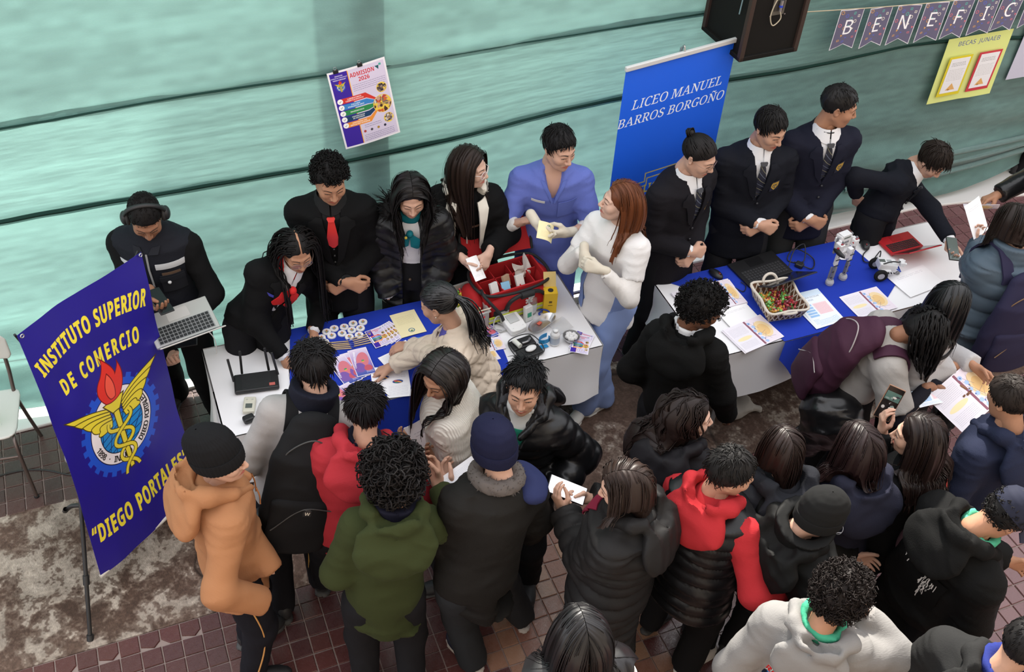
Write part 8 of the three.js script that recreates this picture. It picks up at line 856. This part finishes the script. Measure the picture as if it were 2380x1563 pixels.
W.navy_beanie_man = person({label:"person in navy knit beanie and black jacket with grey plush collar, reading a booklet",head:[1.102,1.601,-2.516],hip:[1.002,-2.398],h:1.72,yaw:188,hyaw:188,hp:26,L:{dir:[0.2,0.5,0.8],palm:[-0.6,0.2,-0.6],pose:"hold",p:[1.025,1.123,-2.704]},R:{p:[1.359,0.766,-2.61]},fL:[1.039,-2.475],fR:[1.365,-2.617],bw:0.92,skin:"fair",low:true,top:[{name:"jacket",c:[0.013,0.012,0.011],fit:0.05,hem:0.7,wr:0.007,rough:0.7,sheen:0.1}],bottom:{c:[0.022,0.024,0.027],wide:0.06},shoe:[0.012,0.014,0.03],sole:[0.42,0.38,0.35],hair:{kind:"crop",n:60,len:0.02,t:0.003},extra:X.navy_beanie_man});
W.phone_woman = person({label:"person with shoulder-length brown hair in grey-black quilted puffer coat, looking at a phone",head:[1.536,1.563,-2.183],hip:[1.525,-2.139],h:1.68,yaw:-140,hyaw:-118,hp:18,L:{dir:[0,0.75,0.5],palm:[-0.5,0.5,0.1],pose:"hold",p:[1.432,1.12,-2.438]},R:{dir:[0.5,0.3,0.6],palm:[0.6,0.4,-0.2],pose:"hold",p:[1.569,1.12,-2.465]},skin:"fair",fem:true,bw:1.15,top:[{name:"puffer_coat",c:[0.016,0.015,0.015],fit:0.045,puff:0.017,pitch:0.066,hem:0.42,hood:1.15,rough:0.5,sheen:0.1,flare:0.02,wr:0.003,cell:0.009}],hair:{kind:"long",part:0.02,len:0.28,n:280,c:[0.024,0.014,0.011],t:0.016,back:-0.5,rough:0.42,wavy:0.05},extra:X.phone_woman});
W.curly_long_hair_girl = person({label:"person with very long dark curls and black padded jacket turned to the right",head:[1.997,1.517,-2.464],hip:[1.96,-2.445],h:1.63,yaw:120,hyaw:66,hp:2,L:{p:[2.268,1,-2.532]},R:{dir:[0.1,0.1,1],palm:[0.2,0.9,0],pose:"relax",p:[2.044,1,-2.528]},skin:"pale",fem:true,top:[{name:"padded_jacket",c:[0.013,0.012,0.014],fit:0.04,puff:0.009,pitch:0.1,hem:0.72,hood:1,rough:0.55,sheen:0.1}],hair:{kind:"long",len:0.46,n:250,wavy:0.45,c:[0.014,0.008,0.007],t:0.016,back:-1.5,mess:0.5,w:0.007},extra:X.curly_long_hair_girl});
W.red_sleeve_boy = person({label:"person with red hood and sleeves under a black quilted vest, holding a pen",head:[1.996,1.545,-2.117],hip:[1.947,-2.106],h:1.66,yaw:112,hyaw:70,hp:12,L:{dir:[-0.2,0.2,0.9],palm:[-0.5,-0.2,0.4],pose:"fist",p:[2.179,1.12,-2.195]},R:{dir:[0,0,1],palm:[0.8,-0.5,0],pose:"relax",pole:[-0.6,-0.8,-0.2],p:[2.239,0.98,-1.831]},fL:[2.259,-2.241],fR:[2.066,-2.076],skin:"light",gaze:-0.4,top:[{name:"hoodie",c:[0.4,0.026,0.032],fit:0.026,hem:0.78,hood:1,wr:0.006},{name:"padded_vest",c:[0.006,0.006,0.007],fit:0.05,sleeve:"none",puff:0.013,pitch:0.07,wr:0.003,hem:0.7,rough:0.35,sheen:0,topT:0.9,yoke:0.45,mo:{specularIntensity:0.7}}],bottom:{c:[0.01,0.01,0.011],wide:0.06},shoe:[0.55,0.52,0.5],sole:[0.6,0.58,0.55],hair:{kind:"short",n:480,len:0.045,lift:0.5,mess:0.7,w:0.005,t:0.016,c:[0.012,0.011,0.011]},extra:X.red_sleeve_boy});
W.brown_hair_girl = person({label:"person with straight dark brown hair and pale parting in charcoal hoodie, seen from behind",head:[2.295,1.489,-2.182],hip:[2.291,-2.118],h:1.6,yaw:176,hyaw:176,hp:24,skin:"light",fem:true,low:true,top:[{name:"hoodie",c:[0.02,0.021,0.026],fit:0.036,hem:0.75,hood:1.15,wr:0.006}],hair:{kind:"long",part:0.006,len:0.27,n:250,c:[0.017,0.009,0.0075],t:0.012,back:-0.5,rough:0.4},extra:X.brown_hair_girl});
W.dark_red_hair_girl = person({label:"person with long dark reddish hair in navy hooded top, seen from behind",head:[2.597,1.508,-2.081],hip:[2.595,-2.021],h:1.62,yaw:178,hyaw:178,hp:20,skin:"light",fem:true,low:true,top:[{name:"hooded_top",c:[0.016,0.017,0.03],fit:0.036,hem:0.72,hood:1.1,wr:0.006}],bottom:{c:[0.013,0.015,0.035]},hair:{kind:"long",len:0.46,n:250,c:[0.013,0.0055,0.0055],t:0.014,back:-0.9,rough:0.42},extra:X.dark_red_hair_girl});
W.phone_photographer = person({label:"person with long dark brown hair and cream bag strap taking a phone picture",head:[2.885,1.508,-2.045],hip:[2.897,-2],h:1.62,yaw:190,hyaw:222,hp:8,L:{dir:[0.1,0.9,0.3],palm:[-0.7,0.1,-0.5],pose:"hold",p:[2.929,1.3,-2.245]},R:{dir:[0.3,0.85,0.3],palm:[0.7,0.2,-0.4],pose:"grip",p:[3.008,1.22,-2.194]},skin:"fair",fem:true,top:[{name:"jacket",c:[0.0065,0.0065,0.007],fit:0.03,hem:0.75,wr:0.006}],hair:{kind:"long",len:0.5,n:250,c:[0.013,0.007,0.006],t:0.013,back:-0.7,rough:0.38,mess:0.2},extra:X.phone_photographer});
W.box_braids_girl = person({label:"person with thick box braids in grey tee bending under a plum backpack",head:[3.504,1.36,-2.71],hip:[3.358,-2.883],h:1.64,yaw:70,hyaw:62,hp:50,L:{dir:[-0.3,-0.2,0.9],palm:[0,0.9,0],pose:"hold",p:[3.657,1,-2.579]},R:{dir:[0.4,-0.3,0.8],palm:[0,-0.9,0.2],pose:"hold",p:[3.578,1.02,-2.602]},skin:"brown",fem:true,low:true,hunch:0.06,top:[{name:"long_sleeve",c:[0.014,0.014,0.02],fit:0.008,hem:0.95},{name:"tshirt",c:[0.36,0.34,0.32],fit:0.026,afit:0.03,sleeve:"short",hem:0.74,wr:0.006}],hair:{kind:"braids",len:0.46,n:190,w:0.0068,t:0.01,c:[0.009,0.008,0.008],back:0.2,pull:[0,-0.25,0.12],pullk:2.5,rough:0.5,veil:true,wavy:0.12},extra:X.box_braids_girl});
W.varsity_sweatshirt_girl = person({label:"person with straight black hair in grey sweatshirt with outlined letters, pointing at a leaflet",head:[3.671,1.452,-2.761],hip:[3.634,-2.798],h:1.56,yaw:36,hyaw:72,hp:14,L:{dir:[-0.2,-0.2,0.9],palm:[-0.4,0.2,-0.5],pose:"hold",p:[3.851,1.08,-2.612]},R:{dir:[0.5,-0.3,0.8],palm:[0.2,-0.9,0],pose:"point",p:[3.777,1.05,-2.668]},skin:"tan",fem:true,gaze:-0.3,top:[{name:"sweatshirt",c:[0.48,0.47,0.48],fit:0.034,hem:0.76,wr:0.006}],hair:{kind:"long",part:-0.004,len:0.36,n:250,c:[0.008,0.008,0.009],t:0.01,back:-0.3,rough:0.36,spec:0.8},extra:X.varsity_sweatshirt_girl});
W.navy_hoodie_boy = person({label:"person with short brown hair in navy hoodie at the right, seen from behind",head:[3.368,1.563,-2.057],hip:[3.379,-1.996],h:1.68,yaw:190,hyaw:190,hp:22,skin:"tan",low:true,top:[{name:"hoodie",c:[0.017,0.021,0.044],fit:0.038,hem:0.72,hood:1.15,wr:0.006,sheen:0.3}],hair:{kind:"crop",n:480,len:0.03,t:0.012,lift:0.3,mess:0.4,w:0.005,c:[0.018,0.013,0.011]},extra:X.navy_hoodie_boy});
W.black_beanie_boy = person({label:"person in smooth black beanie and black quilted hooded jacket bending to the right",head:[2.285,1.46,-1.848],hip:[2.306,-1.965],h:1.64,yaw:96,hyaw:74,hp:34,L:{p:[2.67,0.9,-1.894]},R:{p:[2.391,0.85,-1.836]},skin:"fair",low:true,top:[{name:"quilted_jacket",c:[0.007,0.007,0.007],fit:0.045,puff:0.007,pitch:0.11,hem:0.7,hood:1.2,rough:0.6,sheen:0.15,collar:0.075,collarR:0.092,ct:0.022}],hair:{kind:"crop",n:60,len:0.02,t:0.003},extra:X.black_beanie_boy});
W.printed_hoodie_boy = person({label:"person with dark curls in light grey hoodie with colourful back print, hand raised to face",head:[2.053,1.582,-1.452],hip:[1.98,-1.509],h:1.7,yaw:140,hyaw:118,hp:30,L:{p:[1.94,0.95,-1.544]},R:{dir:[0.2,0.9,0.1],palm:[0.6,0.2,-0.6],pose:"curl",pole:[-0.9,-0.6,0],p:[2.231,1.36,-1.461]},bw:0.88,skin:"tan",low:true,top:[{name:"green_polo_collar",c:[0.055,0.33,0.2],fit:0.004,hem:1,end:0.5,collar:0.035,collarR:0.07,ct:0.012},{name:"hoodie",c:[0.21,0.203,0.197],fit:0.034,hem:0.7,hood:0.92,wr:0.007}],hair:{kind:"curly",n:620,t:0.024,len:0.022,cr:0.01,w:0.004,c:[0.014,0.01,0.009]},extra:X.printed_hoodie_boy});
W.cap_boy = person({label:"person in navy baseball cap and black hoodie with white gothic print leaning to the right",head:[2.951,1.52,-1.567],hip:[2.857,-1.645],h:1.72,yaw:84,hyaw:78,hp:48,L:{p:[3.235,1,-1.621]},R:{p:[3.079,0.95,-1.523]},skin:"tan",low:true,hunch:0.07,top:[{name:"green_undershirt",c:[0.08,0.4,0.25],fit:0.004,hem:1,end:0.5,collar:0.03,collarR:0.068,ct:0.012},{name:"hoodie",c:[0.006,0.006,0.006],fit:0.05,hem:0.62,hood:1.02,wr:0.007,sheen:0.12}],bottom:{c:[0.009,0.009,0.01],wide:0.08},hair:{kind:"curly",n:160,t:0.012,len:0.008,cr:0.01,w:0.004,cut:-0.012,c:[0.01,0.009,0.009]},extra:X.cap_boy});
W.corner_person = person({label:"person in charcoal coat and short dark hair cut off by the bottom right corner",head:[2.564,1.601,-1.048],hip:[2.507,-1.031],h:1.72,yaw:110,hyaw:100,hp:20,skin:"light",low:true,bw:1.1,top:[{name:"blue_sweatshirt",c:[0.02,0.03,0.16],fit:0.012,hem:1,end:0.5,collar:0.03,collarR:0.072,ct:0.012},{name:"coat",c:[0.018,0.018,0.018],fit:0.05,hem:0.6,hood:1,wr:0.004}],hair:{kind:"crop",n:480,len:0.02,t:0.009,w:0.004,lift:0.3,c:[0.01,0.009,0.009]},extra:X.corner_person});
W.white_top_girl = person({label:"person with long black hair over a white fleece top, cut off by the bottom edge",head:[1.109,1.526,-1.666],hip:[1.101,-1.61],h:1.64,yaw:172,hyaw:172,hp:16,skin:"tan",fem:true,low:true,top:[{name:"fleece_top",c:[0.7,0.68,0.66],fit:0.04,hem:0.7,wr:0.008}],hair:{kind:"long",part:-0.004,len:0.55,n:250,c:[0.008,0.007,0.008],t:0.012,back:-0.5,rough:0.34,spec:0.8},extra:X.white_top_girl});
W.edge_walker = person({label:"person in black trousers and black trainers walking along the wall at the right edge",head:[6.965,1.582,-4.977],hip:[6.92,-4.973],h:1.7,yaw:95,hyaw:95,hp:5,fL:[7.203,-5.125],fR:[6.817,-5.076],skin:"tan",low:true,top:[{name:"jacket",c:[0.0065,0.0065,0.007],fit:0.03,hem:0.8}],hair:{kind:"short",n:120},extra:X.edge_walker});
{ let t = 0; scene.traverse((m) => { if (m.isMesh) t += (m.geometry.index ? m.geometry.index.count : m.geometry.attributes.position.count) / 3; }); console.log('triangles', t); }
renderer.render(scene, camera);
